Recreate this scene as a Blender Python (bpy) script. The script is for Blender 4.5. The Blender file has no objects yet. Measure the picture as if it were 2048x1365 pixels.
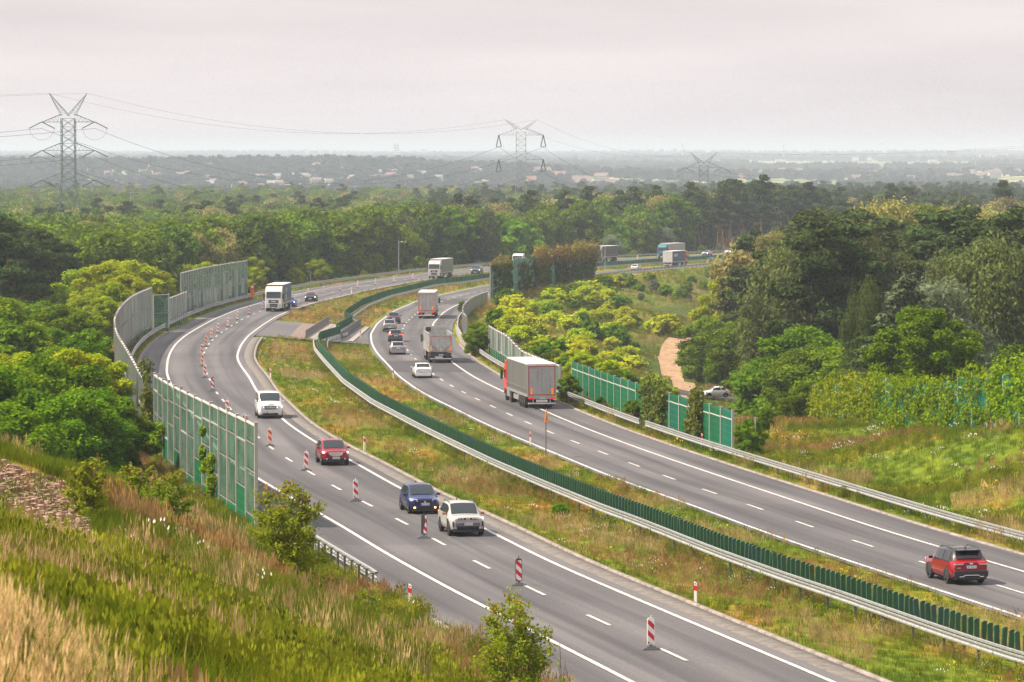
import bpy, bmesh, math, random
import numpy as np
from mathutils import Vector, Matrix
rnd = random.Random(7); nr = np.random.RandomState(11)
S = bpy.context.scene; COL = S.collection
R_ = math.radians
# ------------------------------------------------------------------ camera
FPX = 7550.0; PIT = math.atan((682.5-305)/FPX); CZ = 20.0
cam = bpy.data.cameras.new('camera'); co = bpy.data.objects.new('camera', cam); COL.objects.link(co)
cam.sensor_width = 36; cam.lens = 36*FPX/2048; cam.clip_start = 0.5; cam.clip_end = 60000
co.location = (0, 0, CZ); co.rotation_euler = (math.pi/2-PIT, 0, 0)
cam.dof.use_dof = True; cam.dof.focus_distance = 300; cam.dof.aperture_fstop = 10
S.camera = co
# ------------------------------------------------------------------ world, sun, exposure
SUN_AZ_X, SUN_AZ_Y, SUN_EL = -0.93, -0.12, R_(50)
w = bpy.data.worlds.new('World'); S.world = w; w.use_nodes = True
nt = w.node_tree; nt.nodes.clear()
def N(t, **k):
    n = nt.nodes.new(t)
    for a, b in k.items(): setattr(n, a, b)
    return n
sky = N('ShaderNodeTexSky', sky_type='NISHITA', sun_disc=False, sun_elevation=SUN_EL,
        sun_rotation=math.atan2(SUN_AZ_X, SUN_AZ_Y), air_density=1.5, dust_density=4.0)
sc_ = N('ShaderNodeVectorMath', operation='SCALE'); sc_.inputs['Scale'].default_value = 1.0
tc = N('ShaderNodeTexCoord'); mp = N('ShaderNodeMapping'); mp.inputs['Scale'].default_value = (4, 4, 30)
nz = N('ShaderNodeTexNoise'); nz.inputs['Scale'].default_value = 1.6; nz.inputs['Detail'].default_value = 5; nz.inputs['Roughness'].default_value = .5
cr = N('ShaderNodeValToRGB'); cr.color_ramp.elements[0].position = .27; cr.color_ramp.elements[0].color = (4.75, 4.3, 4.38, 1)
cr.color_ramp.elements[1].position = .74; cr.color_ramp.elements[1].color = (6.05, 5.5, 5.46, 1)
mx = N('ShaderNodeMix', data_type='RGBA'); mx.inputs['Factor'].default_value = .86
bg = N('ShaderNodeBackground'); bg.inputs['Strength'].default_value = .1
sz = N('ShaderNodeSeparateXYZ'); zr_ = N('ShaderNodeMapRange'); zr_.inputs[1].default_value = .1; zr_.inputs[2].default_value = .8; zr_.inputs[3].default_value = 1.0; zr_.inputs[4].default_value = 1.4
vz = N('ShaderNodeVectorMath', operation='SCALE'); nt.links.new(tc.outputs['Generated'], sz.inputs[0]); nt.links.new(sz.outputs['Z'], zr_.inputs[0]); nt.links.new(zr_.outputs[0], vz.inputs['Scale'])
out = N('ShaderNodeOutputWorld')
for a, b in ((tc.outputs['Generated'], mp.inputs['Vector']), (mp.outputs[0], nz.inputs['Vector']), (nz.outputs['Fac'], cr.inputs[0]),
             (sky.outputs[0], mx.inputs[6]), (cr.outputs[0], mx.inputs[7]), (mx.outputs[2], vz.inputs[0]), (vz.outputs[0], bg.inputs['Color']), (bg.outputs[0], out.inputs[0])):
    nt.links.new(a, b)
sl = bpy.data.lights.new('sun', 'SUN'); sl.energy = 5.0; sl.angle = R_(1.0); sl.color = (1, .89, .70)
so = bpy.data.objects.new('sun', sl); COL.objects.link(so)
sv = Vector((SUN_AZ_X*math.cos(SUN_EL), SUN_AZ_Y*math.cos(SUN_EL), math.sin(SUN_EL))).normalized()
so.rotation_euler = sv.to_track_quat('Z', 'Y').to_euler()
S.view_settings.view_transform = 'Standard'; S.view_settings.look = 'None'; S.view_settings.exposure = 0.84; S.view_settings.gamma = 1
S.cycles.max_bounces = 5; S.cycles.diffuse_bounces = 2; S.cycles.glossy_bounces = 2; S.cycles.transmission_bounces = 4
S.cycles.transparent_max_bounces = 12; S.cycles.volume_bounces = 1; S.cycles.caustics_reflective = False; S.cycles.caustics_refractive = False
S.cycles.use_denoising = True; S.cycles.denoising_prefilter = 'NONE'; S.cycles.use_adaptive_sampling = False
# ------------------------------------------------------------------ materials
MATS = {}
def mat(name, col=(.5, .5, .5), rough=.6, metal=0, emit=None, es=1, spec=.5, coat=0, alpha=1, trans=0, build=None):
    if name in MATS: return MATS[name]
    m = bpy.data.materials.new(name); m.use_nodes = True; MATS[name] = m
    b = m.node_tree.nodes['Principled BSDF']
    b.inputs['Base Color'].default_value = (*col, 1); b.inputs['Roughness'].default_value = rough; b.inputs['Metallic'].default_value = metal
    b.inputs['Specular IOR Level'].default_value = spec; b.inputs['Coat Weight'].default_value = coat
    b.inputs['Transmission Weight'].default_value = trans; b.inputs['Alpha'].default_value = alpha
    if emit: b.inputs['Emission Color'].default_value = (*emit, 1); b.inputs['Emission Strength'].default_value = es
    if build: build(m, m.node_tree, b)
    return m
def nodes(t, specs):
    r = {}
    for k, ty, props, ins in specs:
        n = t.nodes.new(ty)
        for a, b in props.items(): setattr(n, a, b)
        for a, b in ins.items(): n.inputs[a].default_value = b
        r[k] = n
    return r
def ramp(t, stops, inter='LINEAR'):
    n = t.nodes.new('ShaderNodeValToRGB'); e = n.color_ramp; e.interpolation = inter
    while len(e.elements) < len(stops): e.elements.new(.5)
    for el, (p, c) in zip(e.elements, stops): el.position = p; el.color = (*c, 1)
    return n
# ------------------------------------------------------------------ mesh helpers
class MB:
    def __init__(s): s.v = []; s.f = []; s.m = []
    def add(s, vs, fs, mi=0):
        o = len(s.v); s.v += [tuple(v) for v in vs]; s.f += [tuple(o+i for i in f) for f in fs]; s.m += [mi]*len(fs); return s
    def box(s, c, d, mi=0, M=None, rz=0, tap=None):
        x, y, z = d[0]/2, d[1]/2, d[2]/2
        tx, ty = tap or (1, 1)
        vs = [Vector((a*x*(tx if k > 0 else 1), b*y*(ty if k > 0 else 1), k*z)) for k in (-1, 1) for a, b in ((-1, -1), (1, -1), (1, 1), (-1, 1))]
        if rz: R = Matrix.Rotation(rz, 3, 'Z'); vs = [R @ v for v in vs]
        vs = [v+Vector(c) for v in vs]
        if M: vs = [M @ v for v in vs]
        return s.add(vs, [(3, 2, 1, 0), (4, 5, 6, 7), (0, 1, 5, 4), (1, 2, 6, 5), (2, 3, 7, 6), (3, 0, 4, 7)], mi)
    def tube(s, a, b, r, n=6, mi=0, r2=None, cap=True):
        a = Vector(a); b = Vector(b); d = (b-a)
        if d.length < 1e-6: return s
        q = d.to_track_quat('Z', 'Y'); r2 = r if r2 is None else r2
        vs = []
        for p, rr in ((a, r), (b, r2)):
            for i in range(n):
                t = 2*math.pi*i/n; vs.append(p+q @ Vector((rr*math.cos(t), rr*math.sin(t), 0)))
        fs = [(i, (i+1) % n, n+(i+1) % n, n+i) for i in range(n)]
        if cap: fs += [tuple(range(n-1, -1, -1)), tuple(range(n, 2*n))]
        return s.add(vs, fs, mi)
    def prism(s, poly, y0, y1, mi=0, f=None):
        """poly in (x,z), extruded along y; f maps a point"""
        n = len(poly); vs = [Vector((p[0], y, p[1])) for y in (y0, y1) for p in poly]
        if f: vs = [f(v) for v in vs]
        fs = [tuple(range(n)), tuple(range(2*n-1, n-1, -1))]+[(i, n+i, n+(i+1) % n, (i+1) % n) for i in range(n)]
        return s.add(vs, fs, mi)
    def build(s, name, mats, parent=None, smooth=False, bev=0, loc=None):
        me = bpy.data.meshes.new(name); me.from_pydata(s.v, [], s.f)
        for m in (mats if isinstance(mats, (list, tuple)) else [mats]): me.materials.append(m)
        me.polygons.foreach_set('material_index', s.m)
        if smooth: me.polygons.foreach_set('use_smooth', [True]*len(s.f))
        if bev:
            bm = bmesh.new(); bm.from_mesh(me); bmesh.ops.recalc_face_normals(bm, faces=bm.faces)
            es = [e for e in bm.edges if len(e.link_faces) == 2 and e.calc_face_angle(0) > .5]
            bmesh.ops.bevel(bm, geom=es, offset=bev, segments=2, affect='EDGES', profile=.6); bm.to_mesh(me); bm.free()
        me.update()
        o = bpy.data.objects.new(name, me); COL.objects.link(o)
        if parent: o.parent = parent
        if loc: o.location = loc
        return o
def recalc(o):
    bm = bmesh.new(); bm.from_mesh(o.data); bmesh.ops.recalc_face_normals(bm, faces=bm.faces); bm.to_mesh(o.data); bm.free(); return o
def tag(o, label=None, cat=None, group=None, kind=None):
    if label: o['label'] = label
    if cat: o['category'] = cat
    if group: o['group'] = group
    if kind: o['kind'] = kind
    return o
def thing(name, label, cat, loc=(0, 0, 0), rz=0, group=None):
    o = bpy.data.objects.new(name, None); COL.objects.link(o); o.location = loc; o.rotation_euler = (0, 0, rz)
    o.empty_display_size = .3
    return tag(o, label, cat, group)
KIDS = {}
def copy_tree(o, parent=None):
    c = o.copy(); COL.objects.link(c); c.parent = parent
    for ch in KIDS.setdefault(o.name, list(o.children)): copy_tree(ch, c)
    return c
def meshobj(name, v, f, mats, parent=None, mi=None, smooth=False):
    """fast numpy mesh: v (n,3), f (m,k)"""
    me = bpy.data.meshes.new(name); v = np.asarray(v, dtype=np.float32); f = np.asarray(f, dtype=np.int32); k = f.shape[1]
    me.vertices.add(len(v)); me.vertices.foreach_set('co', v.ravel())
    me.loops.add(f.size); me.loops.foreach_set('vertex_index', f.ravel())
    me.polygons.add(len(f)); me.polygons.foreach_set('loop_start', np.arange(0, f.size, k, dtype=np.int32))
    if hasattr(me.polygons[0], 'loop_total'):
        try: me.polygons.foreach_set('loop_total', np.full(len(f), k, dtype=np.int32))
        except Exception: pass
    for m in (mats if isinstance(mats, (list, tuple)) else [mats]): me.materials.append(m)
    if mi is not None: me.polygons.foreach_set('material_index', np.asarray(mi, dtype=np.int32))
    if smooth: me.polygons.foreach_set('use_smooth', np.ones(len(f), dtype=bool))
    me.update(calc_edges=True); me.validate()
    o = bpy.data.objects.new(name, me)
    if parent != 'nolink': COL.objects.link(o)
    if parent and parent != 'nolink': o.parent = parent
    return o
# ------------------------------------------------------------------ road alignment (metres, X right, Y ahead of the lookout)
def zL(Y): return 2.1-.0103*Y
def zR(Y): return 1.1-.0107*Y
LI = [(33, 40), (26, 70), (19.6, 100), (11.6, 137.5), (7.7, 154.8), (1.8, 181.5), (-1.5, 199.9), (-6.4, 224.6), (-10.7, 250.2), (-13.9, 267.6), (-17.5, 291.4), (-22.8, 336.6), (-25.2, 361.9), (-28.1, 389.1), (-29.8, 407.9), (-31.5, 437.7), (-32.7, 467.3), (-33.4, 505.9), (-33.7, 535), (-33.4, 565.2), (-32.6, 589.9), (-31.3, 614.1), (-27.0, 672.2), (-24, 703.7), (-20, 742.4), (-16.6, 772.1), (-8.7, 824), (0.5, 872), (13, 925), (28.8, 974), (42.6, 1011), (63.2, 1066), (85, 1122), (115, 1195), (160, 1290), (260, 1450), (400, 1640)]
LO = [(25.8, 40), (18.7, 70), (12.2, 100), (4.4, 136.9), (1.9, 148), (-2.8, 169.1), (-6.7, 188.1), (-8.9, 200.2), (-11.9, 214.9), (-13.6, 223.2), (-16.9, 239.9), (-19.8, 256), (-25.4, 300), (-30.6, 340), (-34, 370.8), (-36.6, 400.6), (-38, 419.3), (-39.4, 441.3), (-40.5, 467.3), (-41.2, 496.5), (-41.7, 527.6), (-41.6, 570), (-40.3, 608.5), (-37.9, 649.5), (-35.1, 685.8), (-31.7, 722.6), (-26.8, 759.1), (-18, 824), (-8, 876), (5, 929), (21, 977), (34.8, 1014), (55.5, 1069), (77.5, 1125), (107.5, 1198), (152, 1294), (253, 1455), (393, 1645)]
RI = [(46, 40), (41.5, 70), (36.2, 100), (30, 130), (22.8, 167), (20.5, 177.7), (17.3, 192.9), (14.3, 208), (11.2, 225.9), (7, 248), (1.9, 280.9), (-1.2, 301.1), (-3.2, 315.5), (-4.9, 329), (-6.8, 342.9), (-9, 360.8), (-11.7, 388.4), (-14.3, 423), (-16, 445.5), (-17.6, 472.9), (-18.9, 503.9), (-19.5, 546.4), (-18.9, 601.9), (-16.6, 657.4), (-13.6, 695.9), (-6.2, 763), (4, 825), (14, 875), (24.4, 919), (43.7, 985), (64.4, 1043), (86, 1098), (117, 1172), (162, 1268), (262, 1430), (402, 1620)]
RO = [(53.5, 40), (49, 70), (43.6, 100), (37.2, 130), (29.9, 167), (25.5, 187.6), (23.1, 199.2), (20.7, 211), (18.6, 223.4), (12.9, 256.7), (9.6, 277), (6.1, 300.5), (3.2, 323), (-.6, 356.3), (-2.4, 372.1), (-4.1, 388.4), (-6.7, 420.5), (-8.3, 445), (-9.8, 475), (-11, 510), (-11.4, 546.4), (-10.8, 596.8), (-9.6, 629.8), (-7.8, 657.4), (-5.2, 690), (1.3, 760), (11.3, 821), (21.3, 871), (31.6, 916), (51, 981), (71.8, 1040), (93.4, 1095), (124.4, 1169), (169, 1265), (269, 1427), (409, 1617)]
YG = np.arange(40, 1600, 1.0)
def smooth_path(P, sig=6):
    P = np.array(P, float); x = np.interp(YG, P[:, 1], P[:, 0])
    k = np.arange(-24, 25); g = np.exp(-k*k/2/sig**2); g /= g.sum()
    xp = np.concatenate([2*x[0]-x[24:0:-1], x, 2*x[-1]-x[-2:-26:-1]])
    return np.convolve(xp, g, 'valid')
XLi, XLo, XRi, XRo = (smooth_path(p) for p in (LI, LO, RI, RO))
def dash_mid(a, b): return (a+b)/2
XLc, XRc = (XLi+XLo)/2, (XRi+XRo)/2
def slope(X): return np.gradient(X, YG)
def at(X, Y): return float(np.interp(Y, YG, X))
def offs(X, d):
    """parallel curve at distance d to the right"""
    s = slope(X); c = 1/np.sqrt(1+s*s); xo = X+d*c; yo = YG-d*s*c
    return np.interp(YG, yo, xo)
def pathpts(X, y0, y1, step, zf):
    """points every step metres along the curve: (pos, tangent)"""
    ys = np.arange(y0, y1, .25); xs = np.interp(ys, YG, X)
    L = np.concatenate([[0], np.cumsum(np.hypot(np.diff(xs), np.diff(ys)))])
    n = int(L[-1]/step)+1; yy = np.interp(np.arange(n)*step, L, ys); res = []
    for y in yy:
        x = at(X, y); sx = (at(X, y+1)-at(X, y-1))/2; t = Vector((sx, 1, (zf(y+1)-zf(y-1))/2)).normalized()
        res.append((Vector((x, y, zf(y))), t))
    return res
def ray(px, py):
    u = (px-1024)/FPX; v = -(py-682.5)/FPX
    return Vector((u, math.cos(PIT)+v*math.sin(PIT), -math.sin(PIT)+v*math.cos(PIT)))
def G(px, py, Y):
    r = ray(px, py); k = Y/r.y; return (r.x*k, Y, CZ+r.z*k)
def on_road(px, py, side):
    """ground position seen in that direction, on the left / right carriageway's grade"""
    h, s = ((CZ-2.1, .0103) if side == 'L' else (CZ-1.1, .0107)); r = ray(px, py); t = -r.z/r.y; Y = h/(t-s); return (r.x/r.y*Y, Y)
# ------------------------------------------------------------------ terrain heights
CP = []
for y in range(60, 1500, 30):
    CP += [(at(offs_, y), y, zf(y)-.1) for offs_, zf in ((offs(XLo, -7.5), zL), (offs(XRo, 8.5), zR))]
for px, py, Y in ((0, 1365, 36), (260, 1365, 46), (500, 1365, 66), (800, 1365, 96), (1000, 1365, 116), (1130, 1365, 130), (0, 1180, 56), (250, 1180, 78),
                  (500, 1180, 108), (700, 1170, 146), (640, 1100, 168), (850, 1260, 136), (0, 1030, 88), (300, 1060, 128), (0, 900, 122), (130, 930, 140),
                  (330, 985, 165), (480, 1070, 190), (420, 1180, 100), (980, 1330, 128), (1560, 905, 285), (2048, 858, 250), (1925, 855, 268), (1800, 858, 290),
                  (1640, 862, 325), (1800, 950, 247), (2048, 980, 222), (2040, 840, 290)):
    CP.append(G(px, py, Y))
CP += [(-20, 20, 17.2), (-3.2, 22, 17.1), (0, 20, 14.4), (6, 20, 13), (15, 30, 9), (5, 40, 11.3), (12, 60, 7.3), (5, 60, 8.8), (15, 85, 3.6), (20, 20, 11), (0, 30, 13), (-2, 40, 13.2), (30, 50, 4), (-35, 60, 14.5), (-60, 60, 16), (-28, 150, 5), (-45, 150, 5), (-60, 150, 4), (-70, 110, 8), (-35, 185, -1), (-50, 200, -5), (-33, 225, -5),
       (-38, 260, -9), (-60, 260, -11), (-80, 260, -10), (-48, 310, -12), (-70, 330, -13), (-62, 400, -14), (-66, 470, -14), (-68, 540, -14), (-66, 620, -14),
       (-90, 400, -14), (-110, 520, -14), (-100, 700, -15), (-60, 760, -15), (-45, 820, -15), (-20, 900, -16), (0, 980, -17), (30, 1080, -18), (-120, 900, -16), (-150, 1100, -18), (0, 1300, -20), (150, 1500, -21), (-200, 1500, -21),
       (45, 260, 1), (60, 300, 0), (50, 340, -5), (32, 360, -10), (30, 400, -14), (22, 450, -14.5), (18, 500, -14.5), (17, 560, -14.5), (20, 620, -14.5), (25, 690, -14.5), (34, 760, -14.5), (46, 830, -15), (62, 900, -15.5), (84, 960, -16), (110, 1010, -17),
       (60, 400, -12), (90, 400, -8), (60, 500, -14), (100, 500, -10), (60, 620, -14.5), (100, 700, -14), (130, 850, -15), (150, 1000, -17), (200, 1200, -19), (140, 600, -11), (45, 180, -.5), (60, 120, 1), (60, 60, 3), (300, 300, -6), (300, 900, -16), (-300, 300, -12), (-300, 900, -16), (350, 1500, -20), (-350, 1500, -20)]
CP = np.array(CP, float)
def _k(a, b): return np.sqrt(((a[:, None, :]-b[None, :, :])**2).sum(-1)+4)
_A = np.block([[_k(CP[:, :2], CP[:, :2])+np.eye(len(CP))*.5*0, np.c_[np.ones(len(CP))]], [np.ones((1, len(CP))), np.zeros((1, 1))]])
_W = np.linalg.solve(_A, np.r_[CP[:, 2], 0])
def rbf(P):
    o = np.empty(len(P))
    for i in range(0, len(P), 20000):
        o[i:i+20000] = _k(P[i:i+20000], CP[:, :2]) @ _W[:-1]+_W[-1]
    return o
def sst(x): x = np.clip(x, 0, 1); return x*x*(3-2*x)
def vn(P, sc, seed=0):
    """cheap smooth value noise -1..1"""
    r = np.random.RandomState(seed); T = r.rand(64, 64)*2-1; q = P/sc; i = np.floor(q).astype(int); f = q-i; f = f*f*(3-2*f)
    g = lambda a, b: T[(i[:, 0]+a) % 64, (i[:, 1]+b) % 64]
    return (g(0, 0)*(1-f[:, 0])+g(1, 0)*f[:, 0])*(1-f[:, 1])+(g(0, 1)*(1-f[:, 0])+g(1, 1)*f[:, 0])*f[:, 1]
def far_z(P):
    X, Y = P[:, 0], P[:, 1]
    z = -21-np.clip((Y-1500)/2500, 0, 1)*6
    left = 1-sst((X-(-260-.02*(Y-4500)))/620)
    z = z+left*sst((Y-3600)/1500)*(25+3*np.sin(P[:, 0]/210+1.2)+5*vn(P, 420, 3)+3*vn(P, 150, 31))*(1-.25*sst((Y-5600)/800))
    z = z+(1-left)*sst((Y-4200)/1600)*(10+5*vn(P, 700, 5))
    z = z+(1-left)*sst((Y-7000)/2500)*(8+4*vn(P, 900, 6))+left*sst((Y-6500)/3000)*4
    z = z+sst((Y-9500)/9000)*(21-left*5+6*vn(P, 2500, 9))
    return z
cosL, cosR = 1/np.sqrt(1+slope(XLo)**2), 1/np.sqrt(1+slope(XRo)**2)
def terrain(P, detail=True):
    P = np.asarray(P, float).reshape(-1, 2); X, Y = P[:, 0], P[:, 1]; Yc = np.clip(Y, 40, 1599)
    near = Y < 1700
    r = np.zeros(len(P)); r[near] = rbf(P[near]); fz = far_z(P)
    b = np.maximum(sst((Y-1150)/400), sst((np.abs(X)-230)/120)*sst((Y-700)/400)); 
    b = np.where(near, b, 1.0); g = r*(1-b)+fz*b
    if detail: g = g+.25*vn(P, 9, 1)*(Y < 1500)
    xlo, xli, xri, xro = (np.interp(Yc, YG, a) for a in (XLo, XLi, XRi, XRo))
    dl = (xlo-X)*np.interp(Yc, YG, cosL); dr = (X-xro)*np.interp(Yc, YG, cosR); zl, zr = 2.1-.0103*Yc, 1.1-.0107*Yc
    z = np.where(dl > 0, zl+(g-zl)*sst((dl-6.2)/8), np.where(dr > 0, zr+(g-zr)*sst((dr-6.8)/8), 0))
    t = np.clip((X-xli)/np.maximum(xri-xli, 1), 0, 1); zm = zl+(zr-zl)*t-.22*np.sin(math.pi*t)**2
    z = np.where((dl <= 0) & (dr <= 0), zm, z)
    pav = ((dl > -9) & (dl < 2.9) & (X < xli+1.2)) | ((dr > -9) & (dr < 2.9) & (X > xri-.4))
    z = z-np.where(pav, .16, .03)
    z = np.where(Y > 1595, fz, z)
    return z
def gz(x, y): return float(terrain([[x, y]])[0])
def grid(name, xs, ys, m, zoff=0):
    XX, YY = np.meshgrid(xs, ys); P = np.c_[XX.ravel(), YY.ravel()]; z = terrain(P)+zoff; nx, ny = len(xs), len(ys)
    i = (np.arange(ny-1)[:, None]*nx+np.arange(nx-1)[None, :]).ravel(); f = np.c_[i, i+1, i+nx+1, i+nx]
    return meshobj(name, np.c_[P, z], f, m, smooth=True)
# ------------------------------------------------------------------ ground and road surfaces
def grass_nodes(t, pos):
    """meadow colour from world position: greens, rusty sorrel patches, straw"""
    L = t.links
    m1 = t.nodes.new('ShaderNodeMapping'); m1.inputs['Scale'].default_value = (.11, .035, .11); L.new(pos, m1.inputs[0])
    n1 = t.nodes.new('ShaderNodeTexNoise'); n1.inputs['Scale'].default_value = 1; n1.inputs['Detail'].default_value = 6; n1.inputs['Roughness'].default_value = .68; L.new(m1.outputs[0], n1.inputs[0])
    c1 = ramp(t, [(.38, (.07, .115, .006)), (.51, (.125, .155, .010)), (.57, (.21, .165, .02)), (.64, (.27, .135, .028)), (.76, (.31, .20, .05))]); L.new(n1.outputs['Fac'], c1.inputs[0])
    n2 = t.nodes.new('ShaderNodeTexNoise'); n2.inputs['Scale'].default_value = .9; n2.inputs['Detail'].default_value = 4; L.new(pos, n2.inputs[0])
    c2 = ramp(t, [(.35, (.65, .72, .7)), (.65, (1.3, 1.25, 1.15))]); L.new(n2.outputs['Fac'], c2.inputs[0])
    mm = t.nodes.new('ShaderNodeMix'); mm.data_type = 'RGBA'; mm.blend_type = 'MULTIPLY'; mm.inputs['Factor'].default_value = 1
    L.new(c1.outputs[0], mm.inputs[6]); L.new(c2.outputs[0], mm.inputs[7]); return mm.outputs[2]
def _ground(m, t, b):
    L = t.links; g = t.nodes.new('ShaderNodeNewGeometry'); col = grass_nodes(t, g.outputs['Position'])
    sp = t.nodes.new('ShaderNodeSeparateXYZ'); L.new(g.outputs['Position'], sp.inputs[0])
    def mr(src, a, c): n = t.nodes.new('ShaderNodeMapRange'); n.inputs[1].default_value = a; n.inputs[2].default_value = c; L.new(src, n.inputs[0]); return n.outputs[0]
    def mix(f, a, c):
        n = t.nodes.new('ShaderNodeMix'); n.data_type = 'RGBA'; L.new(f, n.inputs['Factor']); 
        (L.new(a, n.inputs[6]) if not isinstance(a, tuple) else setattr(n.inputs[6], 'default_value', (*a, 1)))
        (L.new(c, n.inputs[7]) if not isinstance(c, tuple) else setattr(n.inputs[7], 'default_value', (*c, 1))); return n.outputs[2]
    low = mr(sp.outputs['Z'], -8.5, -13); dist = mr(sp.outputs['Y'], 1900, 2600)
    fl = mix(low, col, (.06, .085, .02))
    mp = t.nodes.new('ShaderNodeMapping'); mp.inputs['Scale'].default_value = (.0011, .0022, 1); mp.inputs['Rotation'].default_value = (0, 0, .3); L.new(g.outputs['Position'], mp.inputs[0])
    vo = t.nodes.new('ShaderNodeTexVoronoi'); vo.inputs['Scale'].default_value = 1; L.new(mp.outputs[0], vo.inputs[0])
    sr = t.nodes.new('ShaderNodeSeparateColor'); L.new(vo.outputs['Color'], sr.inputs[0])
    fr = ramp(t, [(0, (.10, .15, .05)), (.3, (.15, .2, .07)), (.55, (.36, .28, .17)), (.8, (.2, .22, .1)), (1, (.42, .32, .22))], 'CONSTANT'); L.new(sr.outputs[0], fr.inputs[0])
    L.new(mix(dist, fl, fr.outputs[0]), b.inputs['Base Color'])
    n3 = t.nodes.new('ShaderNodeTexNoise'); n3.inputs['Scale'].default_value = 3; n3.inputs['Detail'].default_value = 5; L.new(g.outputs['Position'], n3.inputs[0])
    bp = t.nodes.new('ShaderNodeBump'); bp.inputs['Strength'].default_value = .6; bp.inputs['Distance'].default_value = .3; L.new(n3.outputs['Fac'], bp.inputs['Height']); L.new(bp.outputs[0], b.inputs['Normal'])
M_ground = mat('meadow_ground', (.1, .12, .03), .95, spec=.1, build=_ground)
xs = np.unique(np.concatenate([np.arange(-110, 110.1, 1.25), [s*v for v in 110*np.power(7500/110, np.linspace(.02, 1, 34)) for s in (-1, 1)]]))
ys = np.concatenate([np.arange(1, 450, 1.5), np.arange(450, 1600, 4), 1600*np.power(26000/1600, np.linspace(0, 1, 90))])
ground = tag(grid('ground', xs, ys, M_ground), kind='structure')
def _asph(m, t, b):
    L = t.links; uv = t.nodes.new('ShaderNodeUVMap'); sp = t.nodes.new('ShaderNodeSeparateXYZ'); L.new(uv.outputs[0], sp.inputs[0])
    g = t.nodes.new('ShaderNodeNewGeometry')
    n1 = t.nodes.new('ShaderNodeTexNoise'); n1.inputs['Scale'].default_value = 9; n1.inputs['Detail'].default_value = 6; n1.inputs['Roughness'].default_value = .8; L.new(g.outputs['Position'], n1.inputs[0])
    c1 = ramp(t, [(.3, (.056, .055, .060)), (.5, (.084, .081, .088)), (.72, (.122, .118, .126))]); L.new(n1.outputs['Fac'], c1.inputs[0])
    # tyre tracks along the lanes
    mp = t.nodes.new('ShaderNodeMapping'); mp.inputs['Scale'].default_value = (.9, .012, 1); L.new(uv.outputs[0], mp.inputs[0])
    n2 = t.nodes.new('ShaderNodeTexNoise'); n2.inputs['Scale'].default_value = 1; n2.inputs['Detail'].default_value = 3; L.new(mp.outputs[0], n2.inputs[0])
    c2 = ramp(t, [(.36, (.64, .64, .66)), (.5, (1, 1, 1)), (.66, (1.16, 1.14, 1.12))]); L.new(n2.outputs['Fac'], c2.inputs[0])
    w_ = t.nodes.new('ShaderNodeMath'); w_.operation = 'SINE'; k = t.nodes.new('ShaderNodeMath'); k.operation = 'MULTIPLY_ADD'; k.inputs[1].default_value = 2*math.pi/3.7; k.inputs[2].default_value = 1.2
    L.new(sp.outputs[0], k.inputs[0]); L.new(k.outputs[0], w_.inputs[0])
    c4 = ramp(t, [(0, (.73, .73, .745)), (.5, (1.02, 1.02, 1.01)), (1, (1.08, 1.07, 1.06))]); mr = t.nodes.new('ShaderNodeMapRange'); mr.inputs[1].default_value = -1; L.new(w_.outputs[0], mr.inputs[0]); L.new(mr.outputs[0], c4.inputs[0])
    n3 = t.nodes.new('ShaderNodeTexNoise'); n3.inputs['Scale'].default_value = .05; n3.inputs['Detail'].default_value = 3; L.new(g.outputs['Position'], n3.inputs[0])
    c3 = ramp(t, [(.35, (.88, .88, .89)), (.65, (1.12, 1.11, 1.1))]); L.new(n3.outputs['Fac'], c3.inputs[0])
    o = c1.outputs[0]
    fl = t.nodes.new('ShaderNodeMath'); fl.operation = 'MULTIPLY'; fl.inputs[1].default_value = 1/38; fo = t.nodes.new('ShaderNodeMath'); fo.operation = 'FLOOR'; wn = t.nodes.new('ShaderNodeTexWhiteNoise'); wn.noise_dimensions = '1D'; L.new(sp.outputs[1], fl.inputs[0]); L.new(fl.outputs[0], fo.inputs[0]); L.new(fo.outputs[0], wn.inputs['W'])
    c5 = ramp(t, [(0, (.9, .9, .905)), (1, (1.09, 1.08, 1.07))]); L.new(wn.outputs['Value'], c5.inputs[0])
    for c in (c2, c3, c4, c5):
        mm = t.nodes.new('ShaderNodeMix'); mm.data_type = 'RGBA'; mm.blend_type = 'MULTIPLY'; mm.inputs['Factor'].default_value = 1; L.new(o, mm.inputs[6]); L.new(c.outputs[0], mm.inputs[7]); o = mm.outputs[2]
    L.new(o, b.inputs['Base Color'])
def noisy(c1, c2, sc, rough=.9):
    def f(m, t, b):
        L = t.links; g = t.nodes.new('ShaderNodeNewGeometry'); n1 = t.nodes.new('ShaderNodeTexNoise'); n1.inputs['Scale'].default_value = sc; n1.inputs['Detail'].default_value = 6; n1.inputs['Roughness'].default_value = .7
        L.new(g.outputs['Position'], n1.inputs[0]); c = ramp(t, [(.35, c1), (.65, c2)]); L.new(n1.outputs['Fac'], c.inputs[0]); L.new(c.outputs[0], b.inputs['Base Color'])
    return f
M_asph = mat('asphalt', (.1, .1, .1), .82, spec=.35, build=_asph)
M_asph_dark = mat('asphalt_new', (.06, .06, .065), .8, spec=.3, build=noisy((.038, .038, .042), (.06, .058, .064), 6))
M_conc = mat('concrete', (.3, .28, .26), .9, spec=.2, build=noisy((.2, .175, .16), (.34, .30, .275), 2.2))
M_curb = mat('curbstone', (.25, .22, .2), .9, spec=.2, build=noisy((.13, .105, .09), (.3, .26, .23), 1.5))
M_paint = mat('road_paint', (.62, .61, .6), .6, build=noisy((.30, .295, .29), (.52, .51, .50), 1.7))
M_gravel = mat('crushed_gravel', (.2, .15, .13), .95, spec=.1, build=noisy((.11, .085, .075), (.26, .2, .175), 2.5))
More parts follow.
